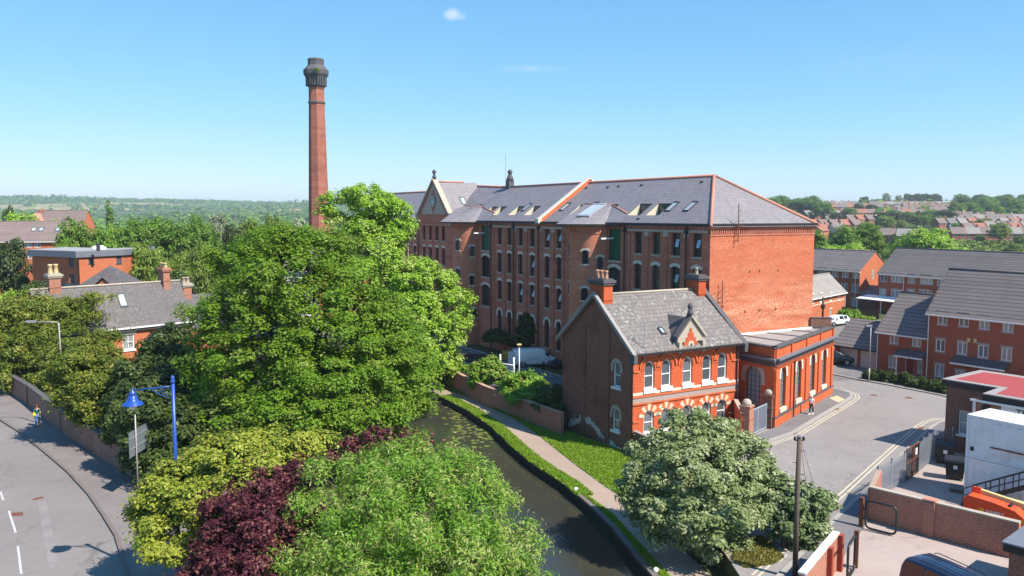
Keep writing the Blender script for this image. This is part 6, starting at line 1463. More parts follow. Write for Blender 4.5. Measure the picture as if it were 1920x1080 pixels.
x, y = G(259.5, 931); x2, y2 = G(284, 912); sg_ = thing('road_sign', 'large road sign seen from behind on two grey posts by the footway', 'road sign', (x, y, 0)); v_ = Vector((x2 - x, y2 - y)); hs = CAMH - (784 - 401) / 1566 * y
MB().tube([(0, 0, 0), (0, 0, hs)], .045, 8).build('post', M['grey_pole'], sg_, True); MB().tube([(v_.x, v_.y, 0), (v_.x, v_.y, 3.2)], .045, 8).build('post', M['grey_pole'], sg_, True)
un = v_.normalized(); nn = Vector((un.y, -un.x)); zlo, zhi = CAMH - (863 - 401) / 1566 * y, CAMH - (814 - 401) / 1566 * y
MB().obox(-un * .75 - nn * .09, v_ + un * .45 - nn * .09, .02, zlo, zhi).build('plate', M['plate'], sg_)
for t in (.30, .72): MB().obox(-un * .72 - nn * .06, v_ + un * .42 - nn * .06, .03, zlo + (zhi - zlo) * t, zlo + (zhi - zlo) * t + .06).build('rail', M['galv'], sg_)

# ------------------------------------------------------------------ vehicles
def vehicle(name, label, cat, loc, rz, st, pm, axles, wr=.33, gl_rows=(), group=None, lights=True, tw=.2):
    """st: stations along x: (x, z bottom, z waist, z roof, half width waist, half width roof); glass between the waist and the roof over gl_rows"""
    v = thing(name, label, cat, loc, rz, group); b = MB(); rings = []
    for (x, zb, zw, zr, hw, hr) in st:
        zm = zb + (zw - zb) * .45
        half = [(0, zb), (hw * .86, zb), (hw * .985, zb + .12), (hw, zm), (hw * .975, zw)] + ([(hr + (hw * .975 - hr) * .06, zr - (zr - zw) * .10), (hr * .82, zr - .01), (0, zr + .015)] if zr > zw + .06 else [(hw * .94, zw + .01), (hw * .7, max(zr, zw) + .015), (0, max(zr, zw) + .02)])
        ring = [(x, y, z) for y, z in half] + [(x, -y, z) for y, z in half[-2:0:-1]]; rings.append(ring)
    n = len(rings[0])
    for r_ in rings: b.v += r_
    for i in range(len(rings) - 1):
        for k_ in range(n): b.f.append((i * n + k_, i * n + (k_ + 1) % n, (i + 1) * n + (k_ + 1) % n, (i + 1) * n + k_))
    b.f.append(tuple(range(n))); b.f.append(tuple((len(rings) - 1) * n + k_ for k_ in reversed(range(n))))
    body = b.build('body', pm, v); body.data.polygons.foreach_set('use_smooth', [True] * len(body.data.polygons)); bv = body.modifiers.new('soft', 'BEVEL'); bv.width = .03; bv.segments = 2; bv.limit_method = 'ANGLE'; bv.angle_limit = R(28)
    def panel(q, out, nm, m, par=v):
        q = [Vector(p) for p in q]; c = sum(q, Vector()) / len(q); nrm = (q[1] - q[0]).cross(q[-1] - q[0]).normalized()
        if nrm.dot(c - Vector((c.x, 0, .7))) < 0 and abs(nrm.y) > .2: nrm = -nrm
        q = [p.lerp(c, .0) + nrm * out for p in q]
        MB().add(q, [tuple(range(len(q)))]).build(nm, m, par)
    for (i, j, inset) in gl_rows:
        for sgn in (1, -1):
            A, B_ = rings[i], rings[j]; lo, hi = 4, 5
            a0, a1, b1, b0 = Vector(A[lo]), Vector(A[hi]), Vector(B_[hi]), Vector(B_[lo])
            q = []
            for s, t in ((inset, .08), (1 - inset, .08), (1 - inset, .97), (inset, .97)):
                p = (a0.lerp(b0, s)).lerp(a1.lerp(b1, s), t); q.append(Vector((p.x, p.y * sgn + sgn * .012, p.z)))
            MB().add(q, [(0, 1, 2, 3)]).build('side_window', M['carglass'], v)
    def screen(i, j, nm):
        A, B_ = rings[i], rings[j]; a = Vector(A[4]) if A[5][2] < A[4][2] + .1 else Vector(A[4]); t = Vector(B_[5])
        a = Vector((A[4][0], A[4][1] * .88, A[4][2] + .06)); t = Vector((B_[5][0], B_[5][1] * .86, B_[5][2] - .02))
        dr = Vector((t.x - a.x, 0, t.z - a.z)).normalized(); nrm = Vector((dr.z, 0, -dr.x)); nrm = nrm if nrm.x * (a.x - 0) > 0 else -nrm
        q = [Vector((a.x, a.y, a.z)), Vector((a.x, -a.y, a.z)), Vector((t.x, -t.y, t.z)), Vector((t.x, t.y, t.z))]; MB().add([p + nrm * .03 for p in q], [(0, 1, 2, 3)]).build(nm, M['carglass'], v)
    for ax in axles:
        for sgn in (1, -1):
            hw = max(s[4] for s in st); y0, y1 = sgn * (hw - tw), sgn * (hw + .012)
            w_ = MB().tube([(ax, y0, wr), (ax, y1 - sgn * .02, wr)], wr, 20).build('wheel', M['rubber'], v); MB().tube([(ax, y1 - sgn * .021, wr), (ax, y1, wr)], [wr * .68, wr * .62], 12).build('rim', M['rim'], w_)
            arch = []
            for k_ in range(13): a = math.pi * k_ / 12; arch.append((ax + (wr + .07) * math.cos(a), sgn * (hw + .004), wr + (wr + .07) * math.sin(a)))
            MB().tube(arch, .022, 4).build('wheel_arch', M['dark'], v)
    if lights:
        x0, x1 = st[0], st[-1]
        for sgn in (1, -1):
            MB().box(x1[0] - .12, x1[0] + .012, sgn * x1[4] * .72 - .16, sgn * x1[4] * .72 + .16, x1[2] - .30, x1[2] - .14).build('headlight', M['lamp_clear'], v)
            MB().box(x0[0] - .012, x0[0] + .10, sgn * x0[4] * .84 - .09, sgn * x0[4] * .84 + .09, x0[2] - .42, x0[2] - .05).build('tail_light', M['lamp_red'], v)
            m_ = next((s for s in st[::-1] if s[3] > s[2] + .3), st[-2]); MB().box(m_[0] + .08, m_[0] + .22, sgn * (m_[4] + .10) - .09, sgn * (m_[4] + .10) + .09, m_[2] + .02, m_[2] + .19).build('mirror', pm, v)
    return v, screen, rings, panel
# hatchback stations, front towards +x
hat = [(-2.05, .42, .80, .80, .70, .70), (-1.98, .30, .98, 1.10, .83, .72), (-1.55, .26, 1.0, 1.47, .88, .62), (-.75, .24, .98, 1.54, .90, .63), (.15, .24, .95, 1.52, .90, .63), (.60, .24, .94, 1.36, .90, .66), (1.12, .25, .93, .95, .89, .8), (1.75, .28, .80, .80, .85, .75), (2.05, .40, .66, .66, .72, .6)]
x, y = G(1567, 610); v_, scr, *_ = vehicle('parked_car', 'white hatchback parked in front of the orange house beyond the engine house', 'car', (x, y, 0), R(205), hat, M['car_white'], (-1.25, 1.3), gl_rows=((2, 3, .08), (3, 4, .05), (4, 6, .18)), group=None); scr(6, 4, 'windscreen'); scr(1, 2, 'rear_window'); v_.scale = (1.03,) * 3
suv = [(-2.1, .45, .95, .95, .78, .7), (-2.02, .34, 1.08, 1.25, .86, .74), (-1.65, .30, 1.08, 1.60, .90, .66), (-.75, .28, 1.06, 1.68, .92, .66), (.2, .28, 1.04, 1.66, .92, .66), (.65, .28, 1.03, 1.45, .92, .7), (1.15, .28, 1.02, 1.04, .91, .8), (1.85, .32, .92, .92, .87, .75), (2.12, .45, .75, .75, .76, .6)]
x, y = G(1580, 684); v_, scr, *_ = vehicle('parked_car', 'black estate car with reddish roof parked by the garages', 'car', (x - .9, y + .4, 0), R(-12), suv, M['car_black'], (-1.3, 1.32), .36, ((2, 3, .08), (3, 4, .05), (4, 6, .18))); scr(6, 4, 'windscreen'); scr(1, 2, 'rear_window'); MB().box(-1.5, .3, -.55, .55, 1.672, 1.70).build('roof_panel', flat('dark red roof', (.22, .01, .05), .3), v_)
mini = [(-2.35, .45, 1.05, 1.05, .82, .75), (-2.28, .32, 1.12, 1.55, .92, .80), (-2.1, .28, 1.12, 1.90, .95, .78), (-1.0, .26, 1.10, 1.96, .97, .79), (.1, .26, 1.08, 1.96, .97, .79), (.95, .26, 1.06, 1.90, .97, .78), (1.55, .27, 1.05, 1.30, .96, .85), (2.0, .30, .98, .98, .92, .85), (2.4, .42, .75, .75, .80, .7)]
a, b = Vector(G(1722, 1050, 1.9)), Vector(G(1790, 1082, 1.9)); md = (b - a).normalized(); mn = Vector((md.y, -md.x)) * -1
c = Vector(G(1746, 1040, 1.9)); cc = c + md * 2.1 + Vector((-.55, 0))
v_, scr, rg_, _p = vehicle('minivan', 'dark navy people carrier at the bottom edge in the walled yard', 'minivan', (cc.x, cc.y, 0), math.atan2(md.y, md.x), mini, M['van_navy'], (-1.45, 1.45), .35, ((2, 3, .06), (3, 4, .05), (4, 5, .05), (5, 6, .2))); scr(6, 5, 'windscreen'); scr(1, 2, 'rear_window')
for sgn in (1, -1): MB().tube([(-1.9, sgn * .70, 1.93), (-1.7, sgn * .70, 2.02), (.5, sgn * .70, 2.03), (.7, sgn * .70, 1.95)], .022, 6).build('roof_rail', M['black_metal'], v_)
for k_ in range(4): MB().box(-1.8, .6, -.42 + k_ * .25, -.38 + k_ * .25, 1.972, 1.984).build('roof_rib', M['van_navy'], v_)
van = [(-2.48, .45, 1.15, 1.88, .93, .84), (-2.40, .30, 1.18, 1.96, .96, .85), (-1.0, .28, 1.18, 2.0, .97, .86), (.45, .28, 1.18, 1.99, .97, .85), (.95, .28, 1.16, 1.92, .97, .80), (1.55, .28, 1.15, 1.38, .96, .88), (2.1, .30, 1.02, 1.02, .94, .86), (2.5, .42, .80, .80, .84, .7)]
a, b = Vector(G(972, 688)), Vector(G(1031, 686)); c = (a + b) / 2
vx = Vector(G(1007, 689)); v_, scr, *_ = vehicle('delivery_van', 'white panel van with rear door open parked in the mill car park', 'van', (vx.x - .2, vx.y + 1.0, 0), R(8), van, M['van_white'], (-1.5, 1.55), .34, ((4, 5, .12),), lights=True); scr(6, 4, 'windscreen')
MB().extr([(-2.5, -.95, .45), (-3.2, -1.15, .45), (-3.2, -1.10, 1.85), (-2.5, -.88, 1.92)], (.02, .05, 0)).build('rear_door', M['van_white'], v_); MB().add([(-2.505, .55, .5), (-2.505, -.85, .5), (-2.505, -.78, 1.82), (-2.505, .55, 1.82)], [(0, 1, 2, 3)]).build('load_bay_shade', M['dark'], v_)  # flat dark panel painted in for the shaded load space
MB().box(-1.2, .3, -.985, -.972, .95, .99).build('rubbing_strip', M['lead'], v_)
# cherry picker behind the yard wall
p = Vector(G(1848, 962, 1.6)); pdv = (WALLC - WALLA).normalized(); prz = math.atan2(pdv.y, pdv.x)
pos = Vector(G(1852, 975, 1.2)) + Vector((.35, .75)); pk = thing('boom_lift', 'orange boom lift with cream yellow arms behind the yard wall', 'boom lift', (pos.x + .65, pos.y - .1, 0), prz); pk.scale = (.86,) * 3
ct = MB(); prof = [(-1.75, .95), (-1.85, 1.2), (-1.80, 2.25), (-1.62, 2.42), (-.2, 2.30), (1.0, 2.12), (1.45, 1.75), (1.75, 1.1), (1.6, .95)]
ct.extr([(x, -.75, z) for x, z in prof], (0, 1.0, 0)); cw = ct.build('counterweight', M['orange'], pk); bv = cw.modifiers.new('soft', 'BEVEL'); bv.width = .09; bv.segments = 3; bv.limit_method = 'ANGLE'
MB().box(-1.5, 1.5, -.55, .25, .75, .945).build('turntable', M['dark'], pk); MB().box(-1.6, 1.8, -.8, 1.1, .42, .72).build('chassis', M['dark'], pk)
for x in (-1.25, 1.45):
    for y_ in (-.85, 1.15): w_ = MB().tube([(x, y_ - .16, .42), (x, y_ + .16, .42)], .42, 16).build('wheel', M['rubber'], pk); MB().tube([(x, y_ - .18, .42), (x, y_ + .18, .42)], .2, 10).build('rim', M['orange'], w_)
for nm, a, b, w, h in (('lower_boom', (-1.7, .62, 2.35), (4.6, .62, 1.55), .26, .30), ('upper_boom', (-1.3, 1.0, 2.15), (5.2, 1.0, 1.75), .22, .24), ('jib', (.4, .62, 1.75), (4.6, .62, 1.2), .2, .22)):
    MB().extr([(a[0], a[1] - w / 2, a[2]), (b[0], b[1] - w / 2, b[2]), (b[0], b[1] - w / 2, b[2] + h), (a[0], a[1] - w / 2, a[2] + h)], (0, w, 0)).build(nm, M['boom'], pk)
MB().extr([(-1.75, .35, 2.25), (-1.3, .35, 2.2), (-1.2, .35, 2.75), (-1.7, .35, 2.72)], (0, .1, 0)).build('boom_bracket', M['orange'], pk); MB().box(.55, .68, -.4, .1, 2.12, 2.32).build('handle', M['dark'], pk)
M['logo_yellow'] = flat('logo yellow', (.80, .50, .03), .5)
sn = MB(); sn.extr([(-.80 + (.17 if k_ % 2 else .11) * math.cos(k_ * .3927), -.757, 1.72 + (.17 if k_ % 2 else .11) * math.sin(k_ * .3927)) for k_ in range(16)], (0, .005, 0)); sn.build('emblem', M['logo_yellow'], cw)
text('SUNBELT', .24, M['white'], cw, (-.55, -.757, 1.64), (math.pi / 2, 0, 0), .006)
MB().box(1.0, 1.55, -.76, -.752, 1.25, 1.7).build('amber_panel', flat('amber panel', (.85, .25, .02), .4), cw)

# ------------------------------------------------------------------ people
def skinned(name, verts, edges, radii, m, parent, sub=1):
    me = bpy.data.meshes.new(name); me.from_pydata(verts, edges, []); o = obj(name, me, m, parent)
    sk = o.modifiers.new('skin', 'SKIN'); sk.use_smooth_shade = True
    for i, r_ in enumerate(radii): me.skin_vertices[0].data[i].radius = (r_, r_) if not isinstance(r_, tuple) else r_
    me.skin_vertices[0].data[0].use_root = True; s_ = o.modifiers.new('sub', 'SUBSURF'); s_.levels = sub; s_.render_levels = sub; return o
def person(label, loc, rz, top, bottom, hairm, stride=.16, bag=None, hat=False, short=True, group=None, ht=1.0):
    P = thing('person', label, 'person', (*loc[:2], loc[2] if len(loc) > 2 else 0), rz, group); P.scale = (ht,) * 3
    # walking along +x
    V = [(0, 0, .95), (0, 0, 1.12), (0, 0, 1.30), (0, 0, 1.43), (.01, 0, 1.50), (.02, 0, 1.58), (.02, 0, 1.70)]; Ra = [(.15, .12), (.135, .105), (.165, .11), (.12, .09), .055, (.075, .09), (.07, .085)]
    E = [(i, i + 1) for i in range(6)]
    arms = {}
    for s_ in (1, -1):
        i0 = len(V); sw = .13 * s_; V += [(0, .17 * s_, 1.42), (-.03 + sw * .6, .22 * s_, 1.14), (.05 + sw * 1.3, .22 * s_, .90), (.07 + sw * 1.5, .22 * s_, .84)]; Ra += [.058, .043, .032, .038]; E += [(3, i0), (i0, i0 + 1), (i0 + 1, i0 + 2), (i0 + 2, i0 + 3)]; arms[s_] = i0
        hx0 = V[-1]
        for k_, (dy, ln) in enumerate(((.030, .075), (.010, .085), (-.010, .080), (-.030, .062))):
            j = len(V); V += [(hx0[0] + dy, hx0[1], hx0[2] - .05), (hx0[0] + dy * 1.1 + .012, hx0[1] - .01 * s_, hx0[2] - .05 - ln)]; Ra += [.010, .008]; E += [(i0 + 3, j), (j, j + 1)]
        j = len(V); V += [(hx0[0] + .04, hx0[1] - .02 * s_, hx0[2] - .01), (hx0[0] + .055, hx0[1] - .03 * s_, hx0[2] - .055)]; Ra += [.011, .009]; E += [(i0 + 3, j), (j, j + 1)]
    legs = {}
    for s_ in (1, -1):
        i0 = len(V); f = -stride * s_; V += [(0, .095 * s_, .88), (f * .55 + .03, .10 * s_, .50), (f, .10 * s_, .10 if f > 0 else .13), (f + .03, .10 * s_, .04), (f + .15, .11 * s_, .03)]; Ra += [.088, .062, .040, .042, .032]; E += [(0, i0)] + [(i0 + q, i0 + q + 1) for q in range(4)]; legs[s_] = i0
    body = skinned('body', V, E, Ra, M['skin'], P)
    fc = MB(); fc.extr([(.088, -.012, 1.60), (.088, .012, 1.60), (.115, 0, 1.595), (.088, 0, 1.635)], (.004, 0, 0)).build('nose', M['skin'], P)
    MB().box(.085, .094, -.045, -.022, 1.635, 1.647).box(.085, .094, .022, .045, 1.635, 1.647).build('eyes', M['dark'], P); MB().box(.083, .092, -.025, .025, 1.555, 1.565).build('mouth', M['terra'], P)
    tv = [V[0], V[1], V[2], V[3]]; tr__ = [(.165, .135), (.155, .122), (.185, .128), (.13, .10)]; te = [(0, 1), (1, 2), (2, 3)]
    for s_ in (1, -1):
        i0 = arms[s_]; j = len(tv); a, b = Vector(V[i0]), Vector(V[i0 + 1]); e_ = b if not short else a.lerp(b, .75); tv += [tuple(a), tuple(e_)]; tr__ += [.075, .062]; te += [(3, j), (j, j + 1)]
        if not short: tv += [V[i0 + 2]]; tr__ += [.045]; te += [(j + 1, j + 2)]
    skinned('top', tv, te, tr__, top, P)
    lv = [(0, 0, .96)]; lr = [(.165, .135)]; le = []
    for s_ in (1, -1): i0 = legs[s_]; j = len(lv); lv += [V[i0], V[i0 + 1], tuple(Vector(V[i0 + 1]).lerp(Vector(V[i0 + 2]), .9))]; lr += [.105, .080, .062]; le += [(0, j), (j, j + 1), (j + 1, j + 2)]
    skinned('trousers', lv, le, lr, bottom, P)
    for s_ in (1, -1): i0 = legs[s_]; a = V[i0 + 3]; MB().extr([(a[0] - .09, a[1] - .05, .0), (a[0] + .19, a[1] - .05, .0), (a[0] + .18, a[1] - .05, .05), (a[0] - .02, a[1] - .05, .11), (a[0] - .09, a[1] - .05, .11)], (0, .10, 0)).build('shoe', M['white'] if hat else M['dark'], P)
    hm_ = MB(); hm_.lathe([(.02, 1.80), (.075, 1.785), (.108, 1.73), (.112, 1.67), (.104, 1.60), (.09, 1.56)], -.012, 0, 12); hm_.build('hat' if hat else 'hair', hairm, P, True)
    if hat: MB().lathe([(.15, 1.70), (.155, 1.705), (.11, 1.72)], 0, 0, 14).build('hat_brim', hairm, P, True)
    if bag is not None:
        MB().lathe([(.04, .0), (.11, .06), (.14, .2), (.12, .36), (.05, .44)], 0, 0, 12).build('shoulder_bag', bag, P, True, (-.02, -.20, .74)); MB().tube([(.02, -.24, 1.28), (0, -.1, 1.47), (-.05, .10, 1.2)], .018, 5).build('bag_strap', bag, P)
    return P
x, y = G(1521, 779); person('walking person in white hat and pale top with black trousers beside the engine house', (x, y, .11), R(-125), flat('pale pink shirt', (.80, .68, .74), .8), flat('black cloth', (.02, .02, .024), .85), M['white'], hat=True, ht=.93)
x, y = G(71, 802); person('person in teal top and blue jeans with a yellow shoulder bag on the footway', (x, y, .11), R(-62), flat('teal shirt', (.012, .12, .12), .8), flat('blue jeans', (.04, .16, .42), .85), flat('brown hair', (.10, .045, .025), .7), bag=flat('yellow bag', (.80, .62, .02), .6), ht=.98)
x, y = G(1016, 686); person('person in dark clothes standing at the van cab door', (x, y - .2, 0), R(80), flat('dark jacket', (.02, .02, .03), .85), flat('dark trousers', (.03, .03, .04), .85), flat('dark hair', (.03, .02, .015), .7), stride=.03, short=False)
# car park odds and ends
for i, (u, v, vt, lb) in enumerate(((938, 706, 667, 'white post of the car park barrier, left one'), (963.5, 712, 673, 'white post of the car park barrier, right one by the lamp post'))):
    x, y = G(u, v); MB_ = MB().tube([(0, 0, 0), (0, 0, CAMH - (vt - 401) / 1566 * y)], .09, 8); tag(MB_.build('barrier_post', M['white'], None, True, (x, y, 0)), lb, 'post', 'barrier posts')
a, b = Vector(G(926, 703)), Vector(G(963, 709)); br_ = thing('barrier_rail', 'white tubular barrier rail beside the shrubs in the car park', 'barrier', (*a, 0)); e = b - a; MB().tube([(0, 0, 1.35), (e.x, e.y, 1.35)], .06, 6).tube([(0, 0, .7), (e.x, e.y, .7)], .05, 6).build('rail', M['white'], br_, True); MB().obox((0, 0), e, .03, .72, 1.3).build('panel', M['metal_blue'], br_)
x, y = G(973.5, 716); lp_ = thing('lamp_post', 'slim pale lamp post with square lantern in front of the white van', 'lamp post', (x, y, 0)); hh = CAMH - (649 - 401) / 1566 * y
MB().tube([(0, 0, 0), (0, 0, hh - .3)], .06, 8).build('post', M['white'], lp_, True); MB().lathe([(.10, hh - .3), (.32, hh), (.34, hh + .06), (.1, hh + .12)], 0, 0, 4, .78).build('lantern', M['boom'], lp_)
x, y = G(1019, 697); tag(MB().lathe([(.11, 0), (.11, .95), (.13, 1.0), (.10, 1.12), (.02, 1.16)], 0, 0, 10).build('bollard', M['black_metal'], None, True, (x, y, 0)), 'black bollard near the front of the white van', 'bollard')
x, y = G(1039, 692); t_ = thing('rubbish_bags', 'pile of black refuse sacks in front of the van by the house corner', 'bags', (x, y, 0))
for dx_, dy_, r_ in ((0, 0, .5), (.55, .2, .45), (.2, .5, .55)): MB().lathe([(.05, 0), (r_, .15), (r_ * .95, .55), (r_ * .5, .9), (.06, 1.05)], dx_, dy_, 9).build('sack', M['bin'], t_, True)
x, y = G(951, 674); t_ = thing('yellow_grit_bin', 'yellow grit bin behind the open van door', 'bin', (x, y, 0)); MB().extr([(-.55, -.4, 0), (.55, -.4, 0), (.6, -.45, .7), (-.6, -.45, .7)], (0, .9, 0)).build('body', flat('yellow plastic', (.65, .45, .02), .5), t_); MB().extr([(-.62, -.5, .701), (.62, -.5, .701), (.5, -.2, .95), (-.5, -.2, .95)], (0, .95, 0)).build('lid', flat('ochre lid', (.45, .30, .03), .5), t_)
t_ = thing('timber_stack', 'dark timber beams lying on low trestles at the left of the car park', 'timber', (*G(878, 676), 0), R(-8))
for i in range(6): MB().box(-3.4 + i * .35, 2.6 + i * .3, -1.1 + i * .42, -.92 + i * .42, .42, .60).build('beam', M['timber'], t_)
for x in (-2.0, 1.6): MB().box(x, x + .15, -1.2, 1.4, 0, .415).build('trestle', M['timber'], t_)
# ------------------------------------------------------------------ trees and shrubs, near to far
tree('sycamore_tree', 'huge dome shaped dark green tree filling the centre left, beside the canal', 'tree', (-14.2, 55.5),
     [pb(*b) for b in ((520, 470, 58, 80, 44), (590, 468, 58.5, 70, 40), (450, 500, 57.5, 62, 40), (640, 520, 58, 60, 46), (550, 560, 56.5, 120, 100), (470, 590, 56, 85, 75), (620, 600, 56, 100, 80), (700, 610, 57, 70, 60), (745, 655, 56.5, 62, 55), (420, 640, 55.5, 55, 65), (500, 680, 54, 105, 90), (620, 690, 53.5, 110, 90), (710, 710, 54, 85, 75), (770, 715, 55.5, 46, 55), (410, 720, 54.5, 55, 60), (450, 775, 53, 75, 50), (560, 775, 51.5, 110, 60), (670, 785, 52, 95, 52), (760, 785, 54, 52, 45), (380, 690, 56, 42, 60), (600, 740, 55, 150, 90), (395, 470, 58, 26, 16), (370, 585, 57, 26, 22))],
     215000, .108, L['syc'], tr=.42, th=6.5, nl=14, twigs=20, clump=.72, flat_=.62, up=.85, rag=.35, spread=.34, shell=(.86, 1.03), inner=.2)
tree('ash_tree', 'tall bright yellow green tree with ragged crown in front of the mill', 'tree', (-11.0, 88),
     [pb(*b) for b in ((678, 362, 88, 34, 17), (652, 378, 88, 20, 14), (705, 385, 88, 46, 22), (738, 398, 88, 32, 20), (765, 425, 88, 14, 16), (618, 378, 87, 20, 16), (608, 402, 86.5, 18, 14), (632, 410, 87, 12, 12), (690, 425, 87.5, 44, 24), (740, 440, 88, 26, 20), (660, 450, 88, 26, 24), (705, 470, 87, 50, 30), (680, 520, 86, 60, 40), (770, 515, 86, 48, 32), (820, 538, 86, 38, 30), (775, 585, 85, 60, 45), (842, 585, 85, 40, 32), (730, 575, 86, 50, 60), (815, 640, 84, 45, 38), (780, 670, 83, 55, 45), (835, 678, 84, 26, 24), (858, 618, 85, 24, 22), (868, 560, 85, 16, 14), (796, 500, 86, 26, 14))],
     100000, .14, L['bright'], tr=.42, th=7.5, bark=M['bark_pale'], nl=18, twigs=16, clump=.62, flat_=.75, up=.6, rag=.5, hang=.08, shell=(.8, 1.05), inner=.06)
tree('willow_tree', 'feathery light green tree in the bottom centre, nearest the viewer', 'tree', (-4.6, 33.5),
     [pb(*b) for b in ((790, 872, 34.8, 85, 44), (600, 890, 33.8, 34, 24), (648, 862, 35, 28, 16), (560, 950, 33.2, 34, 26), (735, 862, 35, 50, 32), (690, 885, 34.8, 50, 34), (850, 900, 34, 80, 50), (720, 920, 34, 80, 55), (900, 955, 33.5, 75, 60), (640, 970, 33.5, 85, 60), (770, 970, 32, 110, 75), (960, 1030, 33, 65, 55), (560, 1040, 33, 80, 55), (680, 1050, 31.5, 110, 75), (860, 1040, 31.5, 110, 75), (790, 1110, 31, 190, 80), (620, 1120, 32, 130, 70), (960, 1120, 32, 90, 60), (985, 990, 33.8, 16, 26), (920, 925, 34, 26, 30), (742, 860, 34.8, 34, 22))],
     120000, .085, L['willow'], tr=.26, th=3.6, nl=16, twigs=10, clump=.46, flat_=.95, up=.35, hang=.10, rag=.5, aspect=.30, spread=.4)
tree('golden_shrub', 'golden yellow leaved tall shrub between the blue lamp and the purple shrub', 'shrub', (-13.4, 36.8),
     [pb(*b) for b in ((440, 850, 37.5, 80, 38), (520, 838, 38.0, 80, 30), (585, 832, 38.5, 38, 20), (360, 900, 37.0, 75, 42), (300, 955, 36.5, 55, 38), (400, 930, 36.0, 70, 45), (330, 1005, 35.5, 70, 45), (285, 990, 36.5, 38, 34), (350, 1045, 35.0, 45, 35), (480, 890, 36.5, 80, 50), (262, 965, 36.6, 18, 12))],
     80000, .085, L['yellow'], tr=.12, th=1.6, nl=12, twigs=8, clump=.50, flat_=.6, up=.6, rag=.5, spread=.35)
tree('purple_plum', 'dark purple leaved plum shrub left of the feathery green tree', 'shrub', (-10.8, 33.8),
     [pb(*b) for b in ((490, 925, 34.7, 60, 42), (540, 895, 35.4, 50, 30), (440, 975, 34.0, 65, 50), (510, 985, 33.2, 60, 50), (410, 1040, 33.0, 50, 45), (470, 1060, 32.4, 85, 50), (380, 1085, 32.7, 45, 35), (560, 960, 33.7, 45, 45))],
     48000, .075, L['purple'], tr=.13, th=1.8, nl=10, twigs=8, clump=.36, flat_=.75, up=.4, rag=.9)
tree('purple_plum', 'farther dark purple leaved shrub peeping above the feathery green tree by the water', 'shrub', (-6.3, 43),
     [pb(*b) for b in ((660, 838, 43.5, 28, 16), (700, 818, 44, 20, 16), (728, 824, 44, 16, 16), (765, 822, 43.5, 18, 18), (800, 842, 43, 14, 16), (845, 848, 42.6, 20, 16), (868, 872, 42.3, 12, 20), (615, 858, 43.5, 26, 14), (742, 866, 43, 80, 20))],
     9500, .085, L['purple'], tr=.12, th=2.2, nl=8, twigs=10, clump=.30, flat_=1, up=.3, rag=.8)
tree('whitebeam_tree', 'grey green round tree with pale blossom in front of the red brick house', 'tree', (10.0, 42.8, -1),
     [pb(*b) for b in ((1290, 815, 44.5, 62, 44), (1345, 830, 44.5, 60, 42), (1240, 860, 44, 65, 46), (1390, 860, 44, 55, 44), (1200, 905, 43.5, 40, 46), (1300, 890, 42.5, 85, 60), (1380, 920, 42.5, 70, 52), (1245, 940, 42.5, 66, 52), (1425, 905, 43.5, 36, 46), (1330, 965, 41.5, 85, 52), (1205, 960, 43.2, 30, 34), (1415, 955, 42.5, 45, 36), (1350, 1015, 41.6, 56, 36), (1270, 995, 42, 55, 30), (1385, 1030, 41.6, 30, 26))],
     90000, .095, L['grey'], tr=.22, th=2.6, nl=14, twigs=10, clump=.50, flat_=.65, up=.6, rag=.35, spread=.35)
tree('elder_bush', 'dark leaved bushy tree with creamy blossom beside the telegraph pole', 'tree', (13.9, 41.2),
     [pb(*b) for b in ((1480, 940, 42, 42, 34), (1520, 945, 42, 38, 28), (1470, 985, 41.5, 40, 36), (1512, 985, 41.6, 36, 30), (1550, 935, 42, 16, 10), (1500, 1015, 41.2, 24, 22), (1460, 920, 42.2, 20, 20))],
     17000, .115, leaf('elder leaf', (.115, .175, .055), (.195, .250, .105), .30, (.44, .45, .28), c3a=.14), tr=.12, th=1.8, nl=8, twigs=6, clump=.45, flat_=.6, up=.5, rag=.5)
# park trees on the left, behind the wall
G_ = 'evergreen trees in the walled park'
tree('yew_tree', 'broad olive green yew at the left edge above the footway', 'tree', (-44.5, 84),
     [pb(*b) for b in ((100, 578, 84, 60, 24), (50, 590, 83, 60, 34), (142, 576, 84, 36, 16), (182, 556, 84, 26, 6), (165, 590, 83.5, 26, 12), (40, 650, 80, 60, 42), (105, 640, 81, 62, 46), (20, 700, 78.5, 50, 28), (85, 690, 79, 50, 34), (-20, 620, 82, 60, 60), (60, 565, 85, 40, 18))],
     62000, .15, L['yew'], G_, tr=.35, th=4, nl=8, twigs=6, clump=.7, flat_=.42, up=.5, hang=.2, rag=1.2, aspect=.38, spread=.42)
tree('yew_tree', 'olive green yew with tiered branches overhanging the park wall behind the grey lamp', 'tree', (-31.2, 63.5),
     [pb(*b) for b in ((195, 640, 64, 40, 22), (165, 675, 62, 58, 26), (212, 690, 62.5, 42, 32), (140, 712, 60.5, 54, 24), (185, 735, 60, 48, 30), (125, 742, 60, 30, 20), (125, 675, 60, 34, 18), (170, 765, 59.5, 38, 22), (100, 705, 61, 24, 12))],
     46000, .12, L['yew'], G_, tr=.3, th=3, nl=8, twigs=6, clump=.55, flat_=.42, up=.55, hang=.15, rag=1.0, aspect=.38, spread=.4)
tree('holly_tree', 'very dark evergreen tree between the yew and the old house windows', 'tree', (-26.0, 61.5),
     [pb(*b) for b in ((300, 655, 63.5, 30, 36), (330, 640, 64, 26, 30), (285, 700, 61, 40, 40), (245, 715, 59, 30, 34), (320, 710, 61, 45, 50), (270, 760, 57, 50, 55), (330, 750, 59, 40, 60), (235, 770, 57, 36, 46), (350, 690, 62, 30, 40))],
     40000, .14, L['dark'], G_, tr=.3, th=4, nl=8, clump=.6, flat_=.8, up=.4, rag=.6)
